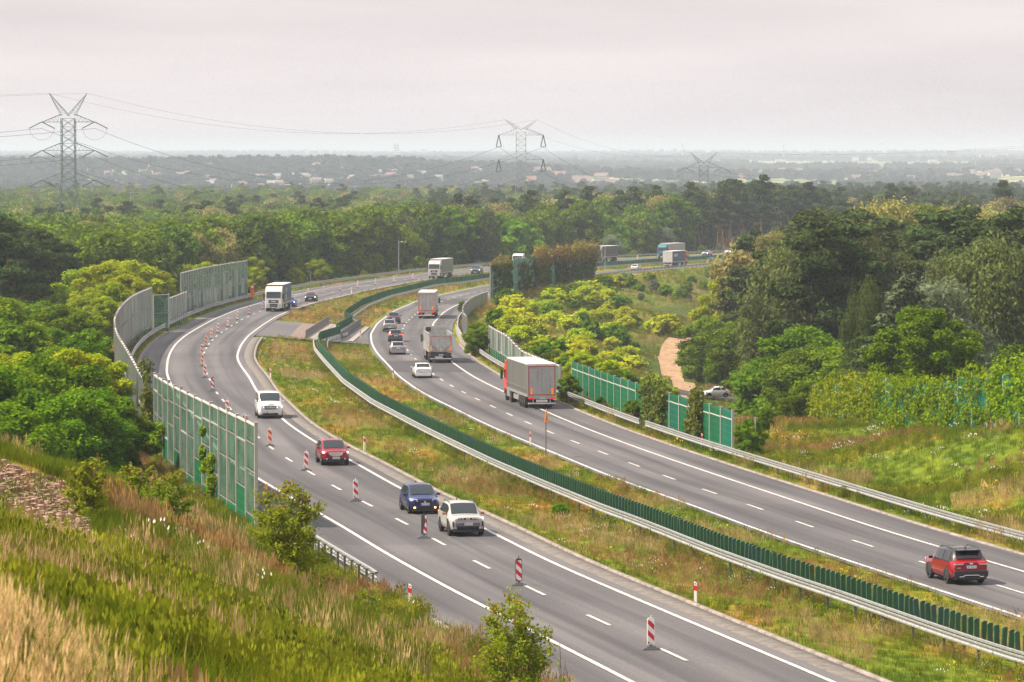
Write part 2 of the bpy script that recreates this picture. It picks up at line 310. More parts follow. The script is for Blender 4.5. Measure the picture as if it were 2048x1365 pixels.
M_clay = mat('clay_track', (.5, .33, .2), .95, spec=.1, build=noisy((.22, .14, .085), (.40, .27, .17), 1.1))
def ribbon(name, XA, XB, y0, y1, zf, dz, m, nx=1, step=2.0, wall=0, kind='structure'):
    yy = np.arange(y0, y1+.01, step); a = np.interp(yy, YG, XA); b_ = np.interp(yy, YG, XB); v = []; uvs = []; L = 0
    mid = (a+b_)/2; cum = np.concatenate([[0], np.cumsum(np.hypot(np.diff(mid), np.diff(yy)))])
    wdt = np.cos(np.arctan(np.gradient(mid, yy)))
    for i, y in enumerate(yy):
        for j in range(nx+1):
            x = a[i]+(b_[i]-a[i])*j/nx; v.append((x, y, zf(y)+dz)); uvs.append(((x-a[i])*wdt[i], cum[i]))
    n = nx+1; f = [(i*n+j, i*n+j+1, (i+1)*n+j+1, (i+1)*n+j) for i in range(len(yy)-1) for j in range(nx)]
    if wall:
        o = len(v)
        for i, y in enumerate(yy):
            for x in (a[i], b_[i]): v.append((x, y, zf(y)+dz-wall)); uvs.append((0, cum[i]))
        for i in range(len(yy)-1):
            f.append((i*n, (i+1)*n, o+2*i+2, o+2*i)); f.append((i*n+nx, o+2*i+1, o+2*i+3, (i+1)*n+nx))
    ob = meshobj(name, v, f, m); ul = ob.data.uv_layers.new(name='UVMap'); li = np.empty(len(ob.data.loops), dtype=np.int32); ob.data.loops.foreach_get('vertex_index', li)
    ul.data.foreach_set('uv', np.array(uvs, dtype=np.float32)[li].ravel())
    if kind: tag(ob, kind=kind)
    return ob
ribbon('road', offs(XLo, -2.9), offs(XLi, .74), 42, 1590, zL, 0, M_asph, 6)
ribbon('road', offs(XRi, -.45), offs(XRo, 2.9), 42, 1590, zR, 0, M_asph, 6)
ribbon('road_patch', offs(XRi, -.3), offs(XRo, 2.8), 398, 424, zR, .012, M_asph_dark, 3)
ribbon('road_patch', offs(XRi, -.3), offs(XRo, 2.8), 640, 672, zR, .012, M_asph_dark, 3)
M_gut = mat('gutter_concrete', (.2, .18, .16), .9, build=noisy((.085, .075, .07), (.165, .147, .135), 2.2))
ribbon('gutter', offs(XLi, .72), offs(XLi, 1.75), 42, 462, zL, .02, M_gut, 2, wall=.15)
ribbon('kerb', offs(XLi, 1.77), offs(XLi, 2.0), 42, 462, zL, .10, M_curb, 1, wall=.2)
ribbon('kerb', offs(XRo, 2.92), offs(XRo, 3.25), 60, 470, zR, .06, M_curb, 1, wall=.2)
ribbon('kerb', offs(XLo, -3.2), offs(XLo, -2.92), 60, 480, zL, .05, M_curb, 1, wall=.2)
def zM(x, y):
    t = min(max((x-at(XLi, y))/(at(XRi, y)-at(XLi, y)), 0), 1); return zL(y)*(1-t)+zR(y)*t
def quadpatch(name, cols, m, dz):
    """cols: rows of (x,y) points; surface follows the median grade"""
    v = [(x, y, zM(x, y)+dz) for row in cols for x, y in row]; n = len(cols[0])
    f = [(i*n+j, i*n+j+1, (i+1)*n+j+1, (i+1)*n+j) for i in range(len(cols)-1) for j in range(n-1)]
    return tag(meshobj(name, v, f, m), kind='structure')
def crossrows(t0, t1, y0, y1, n=6, k=12):
    return [[(at(XLi, y)+.6+(at(XRi, y)-at(XLi, y)-1.0)*(t0+(t1-t0)*j/n), y) for j in range(n+1)] for y in np.linspace(y0, y1, k)]
quadpatch('pavement', crossrows(0, 1, 469, 524), M_asph, .015)
quadpatch('gravel', crossrows(.3, .63, 470, 521), M_gravel, .03)
# painted lines
def linemesh(name, X, d, wd, y0, y1, zf):
    return ribbon(name, offs(X, d-wd/2), offs(X, d+wd/2), y0, y1, zf, .024, M_paint)
linemesh('road_marking', XLi, 0, .23, 42, 1590, zL); linemesh('road_marking', XLo, 0, .23, 42, 1590, zL)
linemesh('road_marking', XRi, 0, .23, 42, 1590, zR); linemesh('road_marking', XRo, 0, .23, 42, 1590, zR)
def dashes(X, anchor_y, zf, y1):
    m = MB(); ys = np.arange(42, y1, .25); xs = np.interp(ys, YG, X); L = np.concatenate([[0], np.cumsum(np.hypot(np.diff(xs), np.diff(ys)))])
    a0 = float(np.interp(anchor_y, ys, L)); k = int(a0//12); s = a0-12*k
    starts = []
    while s+4 < L[-1]:
        pts = []
        for q in np.linspace(s-4, s, 4):
            if q < 0: break
            y = float(np.interp(q, L, ys)); x = at(X, y); sx = at(X, y+.5)-at(X, y-.5); n = Vector((1, -sx, 0)).normalized()*.09
            pts += [(x-n.x, y-n.y, zf(y)+.024), (x+n.x, y+n.y, zf(y)+.024)]
        if len(pts) == 8: m.add(pts, [(2*i, 2*i+1, 2*i+3, 2*i+2) for i in range(3)])
        y = float(np.interp(s, L, ys)); starts.append((at(X, y), y)); s += 12
    tag(m.build('road_marking', M_paint), kind='structure'); return starts
DL = dashes(XLc, 147.0, zL, 1500); DR = dashes(XRc, on_road(1994.6, 1171, 'R')[1], zR, 1500)
# clay track and cross road in the hollow
def track(name, pts, wd, m, dz, n=40):
    P = np.array(pts, float); t = np.linspace(0, len(P)-1, n); c = np.c_[np.interp(t, range(len(P)), P[:, 0]), np.interp(t, range(len(P)), P[:, 1])]
    for _ in range(3): c[1:-1] = (c[:-2]+2*c[1:-1]+c[2:])/4
    d = np.gradient(c, axis=0); d /= np.linalg.norm(d, axis=1)[:, None]; nn = np.c_[d[:, 1], -d[:, 0]]
    J = 6; V = np.concatenate([c+nn*wd*(j/J-.5) for j in range(J+1)]).reshape(J+1, n, 2).transpose(1, 0, 2).reshape(-1, 2); z = terrain(V)+dz
    f = [(i*(J+1)+j, i*(J+1)+j+1, (i+1)*(J+1)+j+1, (i+1)*(J+1)+j) for i in range(n-1) for j in range(J)]
    return tag(meshobj(name, np.c_[V, z], f, m), kind='structure')
track('dirt_track', [(24, 508), (24.2, 560), (24.6, 600), (26.4, 632), (31.5, 672), (35.5, 705), (38.5, 735), (41, 770)], 3.3, M_clay, .22, 90)
track('side_road', [(6, 512), (20, 517), (34, 519), (60, 522), (110, 530)], 6.5, M_asph_dark, .25, 60)
# ------------------------------------------------------------------ vegetation
def leafmat(name, c_dark, c_light, trans=.3, var=.35, sc=1.2):
    def f(m, t, b):
        L = t.links; oi = t.nodes.new('ShaderNodeObjectInfo'); g = t.nodes.new('ShaderNodeNewGeometry')
        n1 = t.nodes.new('ShaderNodeTexNoise'); n1.inputs['Scale'].default_value = sc; n1.inputs['Detail'].default_value = 3; L.new(g.outputs['Position'], n1.inputs[0])
        c = ramp(t, [(.32, c_dark), (.68, c_light)]); L.new(n1.outputs['Fac'], c.inputs[0])
        h = t.nodes.new('ShaderNodeHueSaturation'); mr = t.nodes.new('ShaderNodeMapRange'); mr.inputs[3].default_value = 1-var; mr.inputs[4].default_value = 1+var*.7; L.new(oi.outputs['Random'], mr.inputs[0]); L.new(mr.outputs[0], h.inputs['Value'])
        m2 = t.nodes.new('ShaderNodeMath'); m2.operation = 'FRACT'; m3 = t.nodes.new('ShaderNodeMath'); m3.operation = 'MULTIPLY'; m3.inputs[1].default_value = 17.3; L.new(oi.outputs['Random'], m3.inputs[0]); L.new(m3.outputs[0], m2.inputs[0])
        mh = t.nodes.new('ShaderNodeMapRange'); mh.inputs[3].default_value = .48; mh.inputs[4].default_value = .52; L.new(m2.outputs[0], mh.inputs[0]); L.new(mh.outputs[0], h.inputs['Hue']); L.new(c.outputs[0], h.inputs['Color'])
        t.nodes.remove(b); d = t.nodes.new('ShaderNodeBsdfDiffuse'); tr = t.nodes.new('ShaderNodeBsdfTranslucent'); ms = t.nodes.new('ShaderNodeMixShader'); ms.inputs[0].default_value = trans
        L.new(h.outputs[0], d.inputs[0]); L.new(h.outputs[0], tr.inputs[0]); L.new(d.outputs[0], ms.inputs[1]); L.new(tr.outputs[0], ms.inputs[2]); L.new(ms.outputs[0], t.nodes['Material Output'].inputs[0])
    return mat(name, build=f)
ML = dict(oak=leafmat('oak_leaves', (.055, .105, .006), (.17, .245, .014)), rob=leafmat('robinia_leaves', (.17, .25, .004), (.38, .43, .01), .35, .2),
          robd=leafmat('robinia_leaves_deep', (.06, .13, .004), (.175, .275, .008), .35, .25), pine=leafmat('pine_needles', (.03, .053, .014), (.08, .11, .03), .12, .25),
          yp=leafmat('young_pine_needles', (.05, .08, .04), (.11, .145, .075), .15, .2), birch=leafmat('birch_leaves', (.06, .09, .022), (.14, .175, .05), .35, .25, 2),
          wil=leafmat('willow_leaves', (.11, .14, .075), (.20, .24, .14), .3, .2), tan=leafmat('tan_leaves', (.17, .18, .04), (.36, .32, .11), .35, .25),  # tan: leaf colour from olive to tan
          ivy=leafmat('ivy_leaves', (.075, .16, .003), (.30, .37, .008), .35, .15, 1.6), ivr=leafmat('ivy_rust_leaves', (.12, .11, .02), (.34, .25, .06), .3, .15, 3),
          far=leafmat('haze_tinted_leaves', (.04, .058, .042), (.08, .10, .07), .2, .3, .05), lime=leafmat('lime_scrub_leaves', (.27, .36, .004), (.52, .55, .03), .4, .2, 2),  # far: some haze blue put into the leaf colour; lime: yellow-green leaves
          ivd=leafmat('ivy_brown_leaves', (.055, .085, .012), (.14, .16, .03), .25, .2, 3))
M_bark = mat('bark', (.12, .09, .07), .95, build=noisy((.07, .05, .04), (.17, .13, .1), 4)); M_pbark = mat('pine_bark', (.3, .15, .09), .9, build=noisy((.2, .1, .06), (.4, .2, .12), 3))
M_bbark = mat('birch_bark', (.6, .58, .55), .8, build=noisy((.2, .19, .18), (.75, .73, .7), 2))
def leafcloud(C, Rr, n, size, rs, flat=1.0, up=.35, shell=.55, elong=1.5, droop=0):
    """n bent leaf faces through the ellipsoids C (k,3), radii Rr (k,3)"""
    C = np.array(C, float); Rr = np.array(Rr, float); vol = Rr.prod(1)**.72; idx = rs.choice(len(C), n, p=vol/vol.sum())
    d = rs.normal(size=(n, 3)); d /= np.linalg.norm(d, axis=1)[:, None]; rad = shell+(1-shell)*rs.rand(n)**.6; rad *= 1+.16*rs.normal(size=n)
    p = C[idx]+d*Rr[idx]*rad[:, None]
    if droop: p[:, 2] -= droop*rs.rand(n)**1.5
    nn = d*.8+rs.normal(size=(n, 3))*.75+np.array([0, 0, up]); nn /= np.linalg.norm(nn, axis=1)[:, None]
    a = np.cross(nn, rs.normal(size=(n, 3)))
    if droop: a = np.cross(nn, np.cross(nn, np.array([0, 0, 1.0])+rs.normal(size=(n, 3))*.25))
    a /= np.linalg.norm(a, axis=1)[:, None]+1e-9; b = np.cross(nn, a); s = size*(.55+.9*rs.rand(n))[:, None]
    q = [p-a*s*elong*.5, p+b*s*(.35+.25*rs.rand(n)[:, None])-a*s*.1*rs.normal(size=(n, 1)), p+a*s*elong*.5+nn*s*.15, p-b*s*(.35+.25*rs.rand(n)[:, None])+a*s*.1*rs.normal(size=(n, 1))]
    v = np.stack(q, 1).reshape(-1, 3); f = np.arange(4*n).reshape(n, 4); return v, f
def limb(mb, a, b, r0, r1, rs, k=3, n=6, mi=0):
    a = Vector(a); b = Vector(b); L = (b-a).length; p = a; r = r0
    for i in range(k):
        t = (i+1)/k; q = a.lerp(b, t)+Vector(rs.normal(size=3))*L*.035*(i < k-1); rr = r0+(r1-r0)*t; mb.tube(p, q, r, n, mi, rr, cap=False); p = q; r = rr
PROTO = {}
def proto(name, lm, bark, H, lobes, n, size, trunk_r=.22, trunk_top=.8, seed=0, far_n=None, far_size=None, nl=10, **kw):
    rs = np.random.RandomState(seed+5); C = [c[:3] for c in lobes]; Rr = [c[3:] for c in lobes]
    v, f = leafcloud(C, Rr, n, size, rs, **kw); crown = meshobj('crown', v, f, lm, 'nolink').data
    mb = MB(); top = Vector((rs.normal()*.3, rs.normal()*.3, H*trunk_top)); limb(mb, (0, 0, -.8), top, trunk_r, trunk_r*.25, rs, 5, 7)
    order = rs.permutation(len(C))[:nl]
    for i in order:
        c = Vector(C[i]); h = max(min(c.z-abs(c.xy.length)*.55, H*trunk_top*.95), H*.12); t = h/(H*trunk_top); base = Vector((top.x*t, top.y*t, h)); limb(mb, base, c, trunk_r*.42*(1-t*.6), trunk_r*.08, rs, 3, 5)
    tr = mb.build('trunk', bark); trunk = tr.data; bpy.data.objects.remove(tr)
    # one-mesh version for trees too small to show their parts
    fn = far_n or n//4; v2, f2 = leafcloud(C, Rr, fn, far_size or size*1.9, rs, **kw)
    tv = np.array(mb.v); tf = [x for x in mb.f if len(x) == 4]
    vv = np.concatenate([v2, tv]); ff = np.concatenate([f2, np.array(tf)+len(v2)]); mi = np.r_[np.zeros(len(f2), int), np.ones(len(tf), int)]
    whole = meshobj('tree', vv, ff, [lm, bark], 'nolink', mi); PROTO[name] = (crown, trunk, whole.data, H, whole)
def lob(rs, k, H, rad, z0, z1, lr, flat=1.0, cone=0.0):
    out_ = []
    for i in range(k):
        t = (i+.5)/k; z = z0+(z1-z0)*t; prof = math.sqrt(max(0, 1-(2*t-1)**2*.965))*(1-cone)+cone*(1-t*.9)
        a = i*2.4+rs.rand()*.8; r = rad*prof*(.45+.55*rs.rand()); l = lr*(.7+.6*rs.rand())*(1-.35*cone*t); out_.append((r*math.cos(a), r*math.sin(a), z, l, l, l*flat))
    out_.append((0, 0, (z0+z1)/2, rad*.55, rad*.55, (z1-z0)*.36)); out_.append((0, 0, z1-lr*.4, lr, lr, lr*flat)); return out_
rs = np.random.RandomState(3)
for i in range(3):
    proto(f'oak{i}', ML['oak'], M_bark, 17, lob(rs, 38, 17, 5.4, 3.2, 15.6, 1.45, .85), 36000, .235, .32, .7, i, shell=.6)
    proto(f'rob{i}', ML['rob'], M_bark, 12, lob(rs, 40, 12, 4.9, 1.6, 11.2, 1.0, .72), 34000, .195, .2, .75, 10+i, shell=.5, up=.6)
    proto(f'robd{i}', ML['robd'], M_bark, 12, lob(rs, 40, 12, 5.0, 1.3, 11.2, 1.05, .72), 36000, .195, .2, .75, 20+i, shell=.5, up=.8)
for i in range(2):
    L_ = [(math.cos(a*2.4)*r, math.sin(a*2.4)*r, z, l, l, l*.36) for a, (z, r, l) in enumerate([(8.2, 2.1, 1.3), (9.2, 2.3, 1.3), (10.2, 2.6, 1.5), (11, 2.5, 1.6), (12, 2.3, 1.6), (12.8, 2.3, 1.6), (13.6, 2.1, 1.6), (14.6, 1.9, 1.5), (15.4, 1.6, 1.5), (16.2, 1.4, 1.4), (17, 1.0, 1.3), (17.8, .6, 1.1), (18.4, 0, .9), (10, 1.0, 1.6), (12, .6, 1.8), (14, .5, 1.7), (16, .3, 1.5)])]
    L_ = [(x*(1+.2*rs.normal()), y*(1+.2*rs.normal()), z+.2*rs.normal(), a, b, c) for x, y, z, a, b, c in L_]
    proto(f'pine{i}', ML['pine'], M_pbark, 19, L_, 28000, .185, .22, .96, 30+i, shell=.35, elong=2.2, nl=15)
    L_ = [(math.cos(k*2.4)*(2.6*(1-k/26)+.2)*.7, math.sin(k*2.4)*(2.6*(1-k/26)+.2)*.7, .9+k*.27, 1.15*(1-k/30), 1.15*(1-k/30), .5) for k in range(25)]
    L_ = [tuple(c*1.5 for c in l) for l in L_]
    proto(f'yp{i}', ML['yp'], M_bark, 12, L_, 24000, .16, .14, .95, 40+i, shell=.4, elong=2.6, up=1.4)
    proto(f'birch{i}', ML['birch'], M_bbark, 16, lob(rs, 24, 16, 3.4, 4.2, 15, 1.25, 1.25), 32000, .125, .17, .9, 50+i, shell=.35, elong=2.8, droop=2.6)
    proto(f'tan{i}', ML['tan'], M_bbark, 15, lob(rs, 20, 15, 3.8, 4, 14, 1.5, .9), 26000, .17, .2, .85, 55+i, shell=.5, elong=1.8, droop=1.0)
    proto(f'wil{i}', ML['wil'], M_bark, 11, lob(rs, 22, 11, 3.8, 1.6, 10, 1.3, .8), 22000, .15, .18, .7, 60+i, shell=.5, elong=2.2)
    proto(f'bush{i}', ML['robd'], M_bark, 3, lob(rs, 22, 3, 1.3, .3, 2.6, .48, .9), 4600, .16, .05, .7, 70+i, shell=.4, up=.7, far_size=.34)
    proto(f'lime{i}', ML['lime'], M_bark, 3.4, lob(rs, 26, 3.4, 1.7, .3, 3.0, .5, .9), 5200, .17, .05, .7, 80+i, shell=.4, up=.8, far_size=.36)
KN = dict(oak='oak_tree', rob='robinia_tree', robd='broadleaf_tree', pine='pine_tree', yp='young_pine', birch='birch_tree', tan='tan_crowned_tree', wil='willow_tree', bush='shrub', lime='scrub_bush')
CAT = dict(shrub='shrub', scrub_bush='bush')
def plant(kind, x, y, h, label, group=None, parts=True, var=None, wid=1.0, z=None, name=None):
    k = kind if kind in PROTO else kind+str(var if var is not None else rnd.randrange(3 if kind+'2' in PROTO else 2))
    cr_, tr_, wh, H, _ = PROTO[k]; s = h/H; z = gz(x, y)-.15 if z is None else z; nm = name or KN[kind.rstrip('0123456789')]; cat = CAT.get(nm, 'tree')
    if parts:
        o = thing(nm, label, cat, (x, y, z), rnd.random()*6.28, group); o.scale = (s*wid, s*wid, s)
        for n_, d in (('crown', cr_), ('trunk', tr_)):
            c = bpy.data.objects.new(n_, d); COL.objects.link(c); c.parent = o
    else:
        o = bpy.data.objects.new(nm, wh); COL.objects.link(o); o.location = (x, y, z); o.rotation_euler = (0, 0, rnd.random()*6.28); o.scale = (s*wid, s*wid, s); tag(o, label, cat, group)
    return o
def plant_px(kind, px, Y, ptop, label, **k):
    """tree whose axis is px across at distance Y and whose top is seen at row ptop"""
    x, y, zt = G(px, ptop, Y); return plant(kind, x, Y, max(zt-gz(x, Y), 1.2), label, **k)
# hero trees on the right
HT = [('robd', 1855, 306, 606, 'broad feathery robinia tree right behind the right hand ivy wall', 1.15), ('pine', 1640, 432, 432, 'tall dark pine beside the weeping birch, its bare red trunk showing', 1.1), ('pine', 1697, 436, 438, 'dark pine just right of the red trunked pine by the birch', 1.15),
      ('birch', 1572, 462, 487, 'grey green weeping birch at the left tip of the dark right wood', 1.25), ('yp', 1812, 345, 532, 'pale bristly young pine standing in front of the dark right wood', 1.1), ('wil', 1868, 350, 548, 'silvery willow between the young pine and the dark right wood', 1.0),
      ('birch', 1735, 352, 548, 'slim olive birch left of the bristly young pine', .6), ('pine', 1770, 330, 640, 'low bushy dark pine left of the feathery robinia', 1.75), ('wil', 1755, 318, 742, 'small silvery shrub at the foot of the low bushy pine', .8),
      ('robd', 1600, 345, 765, 'dark spreading tree at the left end of the right ivy wall', 1.2), ('robd', 1570, 430, 705, 'rounded broadleaf tree at the front left of the right wood', 1.3), ('robd', 1590, 400, 690, 'broadleaf tree with bright shoots at the front of the right wood', 1.3),
      ('robd', 1630, 395, 650, 'deep green broadleaf tree under the two tall pines', 1.3), ('rob', 1452, 600, 552, 'bright lime tree overhanging the clay track', .95), ('robd', 1425, 560, 630, 'broadleaf tree leaning over the clay track', 1.25), ('robd', 1535, 500, 625, 'broadleaf tree below the weeping birch', 1.25),
      ('tan', 1546, 640, 455, 'sunlit tan pine-like tree in front of the red lorry', .7), ('tan', 1524, 655, 490, 'ragged tan crowned tree left of the weeping birch', .6), ('wil', 1472, 690, 556, 'pale silver leaved tree beside the grass bank', .9), ('birch', 1990, 390, 470, 'big olive weeping birch at the right edge of the picture', 1.3), ('birch', 1915, 400, 505, 'olive weeping birch left of the one at the right edge', 1.1),
      ('yp', 1870, 420, 508, 'blue green rounded conifer in the middle of the dark right wood', 1.0), ('tan', 1770, 560, 396, 'golden crowned birch rising over the dark right wood', 1.2), ('robd', 1500, 268, 832, 'small bright tree just past the end of the green noise wall', .95),
      ('robd', 1530, 300, 815, 'bushy young tree behind the grey sign post', .9), ('robd', 1700, 380, 690, 'broadleaf tree left of the low bushy pine', 1.2), ('robd', 1452, 552, 690, 'broadleaf tree over the bend of the clay track', 1.2)]
for k, px, Y, pt, lb, wd in HT: plant_px(k, px, Y, pt, lb, wid=wd)
# the dark wood on the right
for i in range(95):
    Y = 448+rnd.random()*280; px = 1590+rnd.random()*520
    lim = (1590 if Y < 520 else 1560)
    px = max(px, lim); pt = 405+rnd.random()*70+(45 if Y < 430 else 0); kd = rnd.choice(['pine', 'pine', 'pine', 'pine', 'pine', 'birch', 'yp'] if Y < 560 or px < 1750 else ['oak', 'tan', 'pine', 'pine'])
    if kd == 'yp': pt += 60
    plant_px(kd, px, Y, pt, {'pine': 'dark pine packed into the shady wood on the right', 'oak': 'dark oak packed into the shady wood on the right', 'birch': 'drooping birch packed into the shady wood on the right', 'yp': 'blue green young pine packed into the shady wood on the right', 'tan': 'golden tipped tree at the back of the wood on the right'}[kd],
             group={'pine': 'pines of the right wood', 'oak': 'oaks of the right wood', 'birch': 'birches of the right wood', 'yp': 'young pines of the right wood', 'tan': 'golden trees of the right wood'}[kd], wid=1.25)
for i in range(16):
    px = 1600+i*30+rnd.random()*14; plant_px('robd' if i % 3 else 'oak', px, 372+rnd.random()*16, 735-rnd.random()*60, 'leafy understorey tree below the right pines', group='understorey of the right wood', wid=1.3)
# left: robinias behind the hill and beside the glass wall
for px, Y, pt in ((-30, 232, 730), (35, 238, 722), (95, 250, 702), (150, 262, 690), (180, 272, 700), (160, 300, 672), (120, 300, 690), (40, 290, 700), (-10, 290, 700), (225, 236, 790), (10, 215, 800), (130, 228, 775), (200, 235, 770)):
    plant_px('robd' if pt > 715 else rnd.choice(['rob', 'robd']), px, Y, pt, 'robinia between the grassy hill and the near glazed wall', group='robinias beside the left glass wall', wid=1.2)
for i in range(22):
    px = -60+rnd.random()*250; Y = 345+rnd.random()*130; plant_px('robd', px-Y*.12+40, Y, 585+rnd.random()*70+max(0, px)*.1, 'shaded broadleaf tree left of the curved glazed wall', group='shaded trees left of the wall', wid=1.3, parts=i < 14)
for px, Y, pt in ((165, 505, 532), (205, 500, 522), (250, 510, 516), (285, 545, 522), (312, 560, 540), (225, 470, 560), (205, 455, 590), (180, 460, 580), (255, 490, 545)):
    plant_px('rob', px, Y, pt, 'sunlit lime robinia rising behind the curved glass wall', group='lime robinias behind the curved wall', wid=1.25)
for px, Y, pt in ((-5, 500, 420), (22, 510, 438), (50, 520, 455), (78, 515, 452), (105, 530, 470), (10, 540, 430), (60, 545, 447), (130, 540, 480), (-25, 520, 425)):
    plant_px('pine', px, Y, pt, 'red trunked pine in the dark stand at the left edge', group='pines at the left edge', wid=1.2)
# bright trees following the outer verge of the far left carriageway
for i in range(46):
    Y = 640+i*11+rnd.random()*8; x = at(offs(XLo, -13-rnd.random()*9), Y); pt = 0
    h = max(3.0, G(0, (508 if Y < 760 else 516)+rnd.random()*26, Y)[2]-gz(x, Y)); plant(rnd.choice(['rob', 'rob', 'robd', 'wil' if Y > 860 else 'rob']), x, Y, h, 'bright verge tree beyond the far left carriageway' , group='verge trees beyond the left carriageway', parts=Y < 820, wid=1.1)
# mixed forest beyond the road
def free(x, y, a=16, b_=16):
    dl = (at(XLo, y)-x); dr = x-at(XRo, y); c = .95 if y < 900 else .8; return dl*c > a or dr*c > b_
FOREST = []
y = 585.0
while y < 1140:
    st = 7.7+(y-585)*.006; x = -.142*y-12
    while x < .142*y+12:
        X_ = x+rnd.uniform(-3, 3); Y_ = y+rnd.uniform(-3, 3); ok = False
        if X_ < at(XLo, Y_)-(20 if Y_ < 1050 else 26): ok = True
        elif X_ > at(XRo, Y_)+10 and X_ > 34+(Y_-600)*.085+((Y_-800)*.14 if Y_ > 800 else 0): ok = True
        if ok: FOREST.append((X_, Y_))
        x += st
    y += st
rnd.shuffle(FOREST); FOREST.sort(key=lambda p: p[1]); cnt = {}; rest = []
for X_, Y_ in FOREST:
    px = 1024+X_/Y_*FPX; r = rnd.random()
    if px < 900: kd = 'oak' if r < .74 else ('robd' if r < .86 else ('tan' if r < .93 else 'birch')); h = 17.5+rnd.random()*5-(Y_ > 900)*1
    elif px < 1400: kd = 'birch' if r < .35 else ('robd' if r < .6 else ('wil' if r < .7 else 'oak')); h = 15+rnd.random()*5
    else: kd = 'pine' if r < .5 else ('tan' if r < .7 else 'birch'); h = 16+rnd.random()*4
    if kd == 'wil': h = 9+rnd.random()*3
    if px < 1420: h = max(7.5, min(h, G(px, float(np.interp(Y_, [590, 750, 900, 1140], [462, 436, 414, 396]))+rnd.gauss(0, 7), Y_)[2]-gz(X_, Y_)))
    cnt[kd] = cnt.get(kd, 0)+1
    if cnt[kd] > 215: rest.append((X_, Y_, kd, h)); continue
    side = 'left' if px < 900 else ('middle' if px < 1400 else 'right')
    plant(kd, X_, Y_, h, f"{ {'oak':'dense green oak','robd':'leafy broadleaf tree','tan':'tan tinted tree','birch':'grey green birch','wil':'silvery willow','pine':'dark pine'}[kd]} of the forest beyond the motorway, {side} part", group=f"{kd if kd!='robd' else 'broadleaf'} trees of the {side} forest".replace('tan trees', 'tan tinted trees').replace('wil trees', 'willows'), parts=False, wid=1.12)
# ------------------------------------------------------------------ scattering for what nobody could count
def scatter(name, label, cat, pts, zs, kinds, scl, protos, tilt=0, kind='stuff'):
    """pts (n,2), kinds (n,), scl (n,), protos: objects kept outside the scene"""
    n = len(pts); me = bpy.data.meshes.new(name); me.vertices.add(n); me.vertices.foreach_set('co', np.c_[pts, zs].astype(np.float32).ravel())
    for an, ty, dat in (('kd', 'INT', np.asarray(kinds, np.int32)), ('sc', 'FLOAT', np.asarray(scl, np.float32)), ('rz', 'FLOAT_VECTOR', np.c_[nr.normal(size=(n, 2))*tilt, nr.rand(n)*6.28].astype(np.float32).ravel())):
        a = me.attributes.new(an, ty, 'POINT'); a.data.foreach_set('vector' if ty == 'FLOAT_VECTOR' else 'value', dat)
    o = bpy.data.objects.new(name, me); COL.objects.link(o); tag(o, label, cat, kind=kind)
    ng = bpy.data.node_groups.new(name, 'GeometryNodeTree'); ng.interface.new_socket('Geometry', in_out='INPUT', socket_type='NodeSocketGeometry'); ng.interface.new_socket('Geometry', in_out='OUTPUT', socket_type='NodeSocketGeometry')
    nn = ng.nodes.new; gi = nn('NodeGroupInput'); go = nn('NodeGroupOutput'); ip = nn('GeometryNodeInstanceOnPoints'); jn = nn('GeometryNodeJoinGeometry'); m2p = nn('GeometryNodeMeshToPoints')
    for p in reversed(protos):
        oi = nn('GeometryNodeObjectInfo'); oi.inputs['Object'].default_value = p; oi.inputs['As Instance'].default_value = True; ng.links.new(oi.outputs['Geometry'], jn.inputs[0])
    ip.inputs['Pick Instance'].default_value = True
    def att(nm, ty): a = nn('GeometryNodeInputNamedAttribute'); a.data_type = ty; a.inputs['Name'].default_value = nm; return a.outputs['Attribute']
    ng.links.new(gi.outputs[0], m2p.inputs[0]); ng.links.new(m2p.outputs[0], ip.inputs['Points']); ng.links.new(jn.outputs[0], ip.inputs['Instance']); ng.links.new(att('kd', 'INT'), ip.inputs['Instance Index'])
    ng.links.new(att('rz', 'FLOAT_VECTOR'), ip.inputs['Rotation']); ng.links.new(att('sc', 'FLOAT'), ip.inputs['Scale']); ng.links.new(ip.outputs[0], go.inputs[0])
    md = o.modifiers.new('scatter', 'NODES'); md.node_group = ng; return o
WP = ['oak0', 'oak1', 'pine0', 'pine1', 'birch0', 'tan0', 'robd0', 'rob0', 'wil0', 'tan1']; WI = {k[:-1]: i for i, k in enumerate(WP)}
WO = [PROTO[k][4] for k in WP]; WH = [PROTO[k][3] for k in WP]
pts = []; kd_ = []; sc2 = []
for X_, Y_, k, h in rest: i = WI.get(k, 0); pts.append((X_, Y_)); kd_.append(i); sc2.append(h/WH[i])
y = 1140.0
while y < 2650:
    st = 9.5+(y-1140)*.006; x = -.142*y-20
    while x < .142*y+20:
        X_ = x+rnd.uniform(-4, 4); Y_ = y+rnd.uniform(-5, 5)
        if Y_ > 1590 or X_ < at(XLo, min(Y_, 1590))-26 or X_ > at(XRo, min(Y_, 1590))+28:
            px = 1024+X_/Y_*FPX; r = rnd.random()+.22*float(vn(np.array([[X_, Y_]]), 90, 4)[0])
            if px < 850: k = 0 if r < .5 else (1 if r < .72 else (9 if r < .86 else (4 if r < .95 else 2)))
            elif px < 1380: k = 4 if r < .4 else (0 if r < .62 else (5 if r < .8 else 2))
            else: k = (2 if r < .42 else (3 if r < .74 else (5 if r < .88 else 4)))
            if 1430 < px < 1660 and Y_ < 1420: k = 2+int(rnd.random()*2)
            pts.append((X_, Y_)); kd_.append(k); sc2.append((17+rnd.random()*5.5+(2.5 if k in (2, 3) else 0))/WH[k])
        x += st
    y += st
pts = np.array(pts); scatter('forest', 'far mixed forest of oak, birch and pine reaching to the hazy plain', 'forest', pts, terrain(pts)-.3, kd_, sc2, WO, .03)
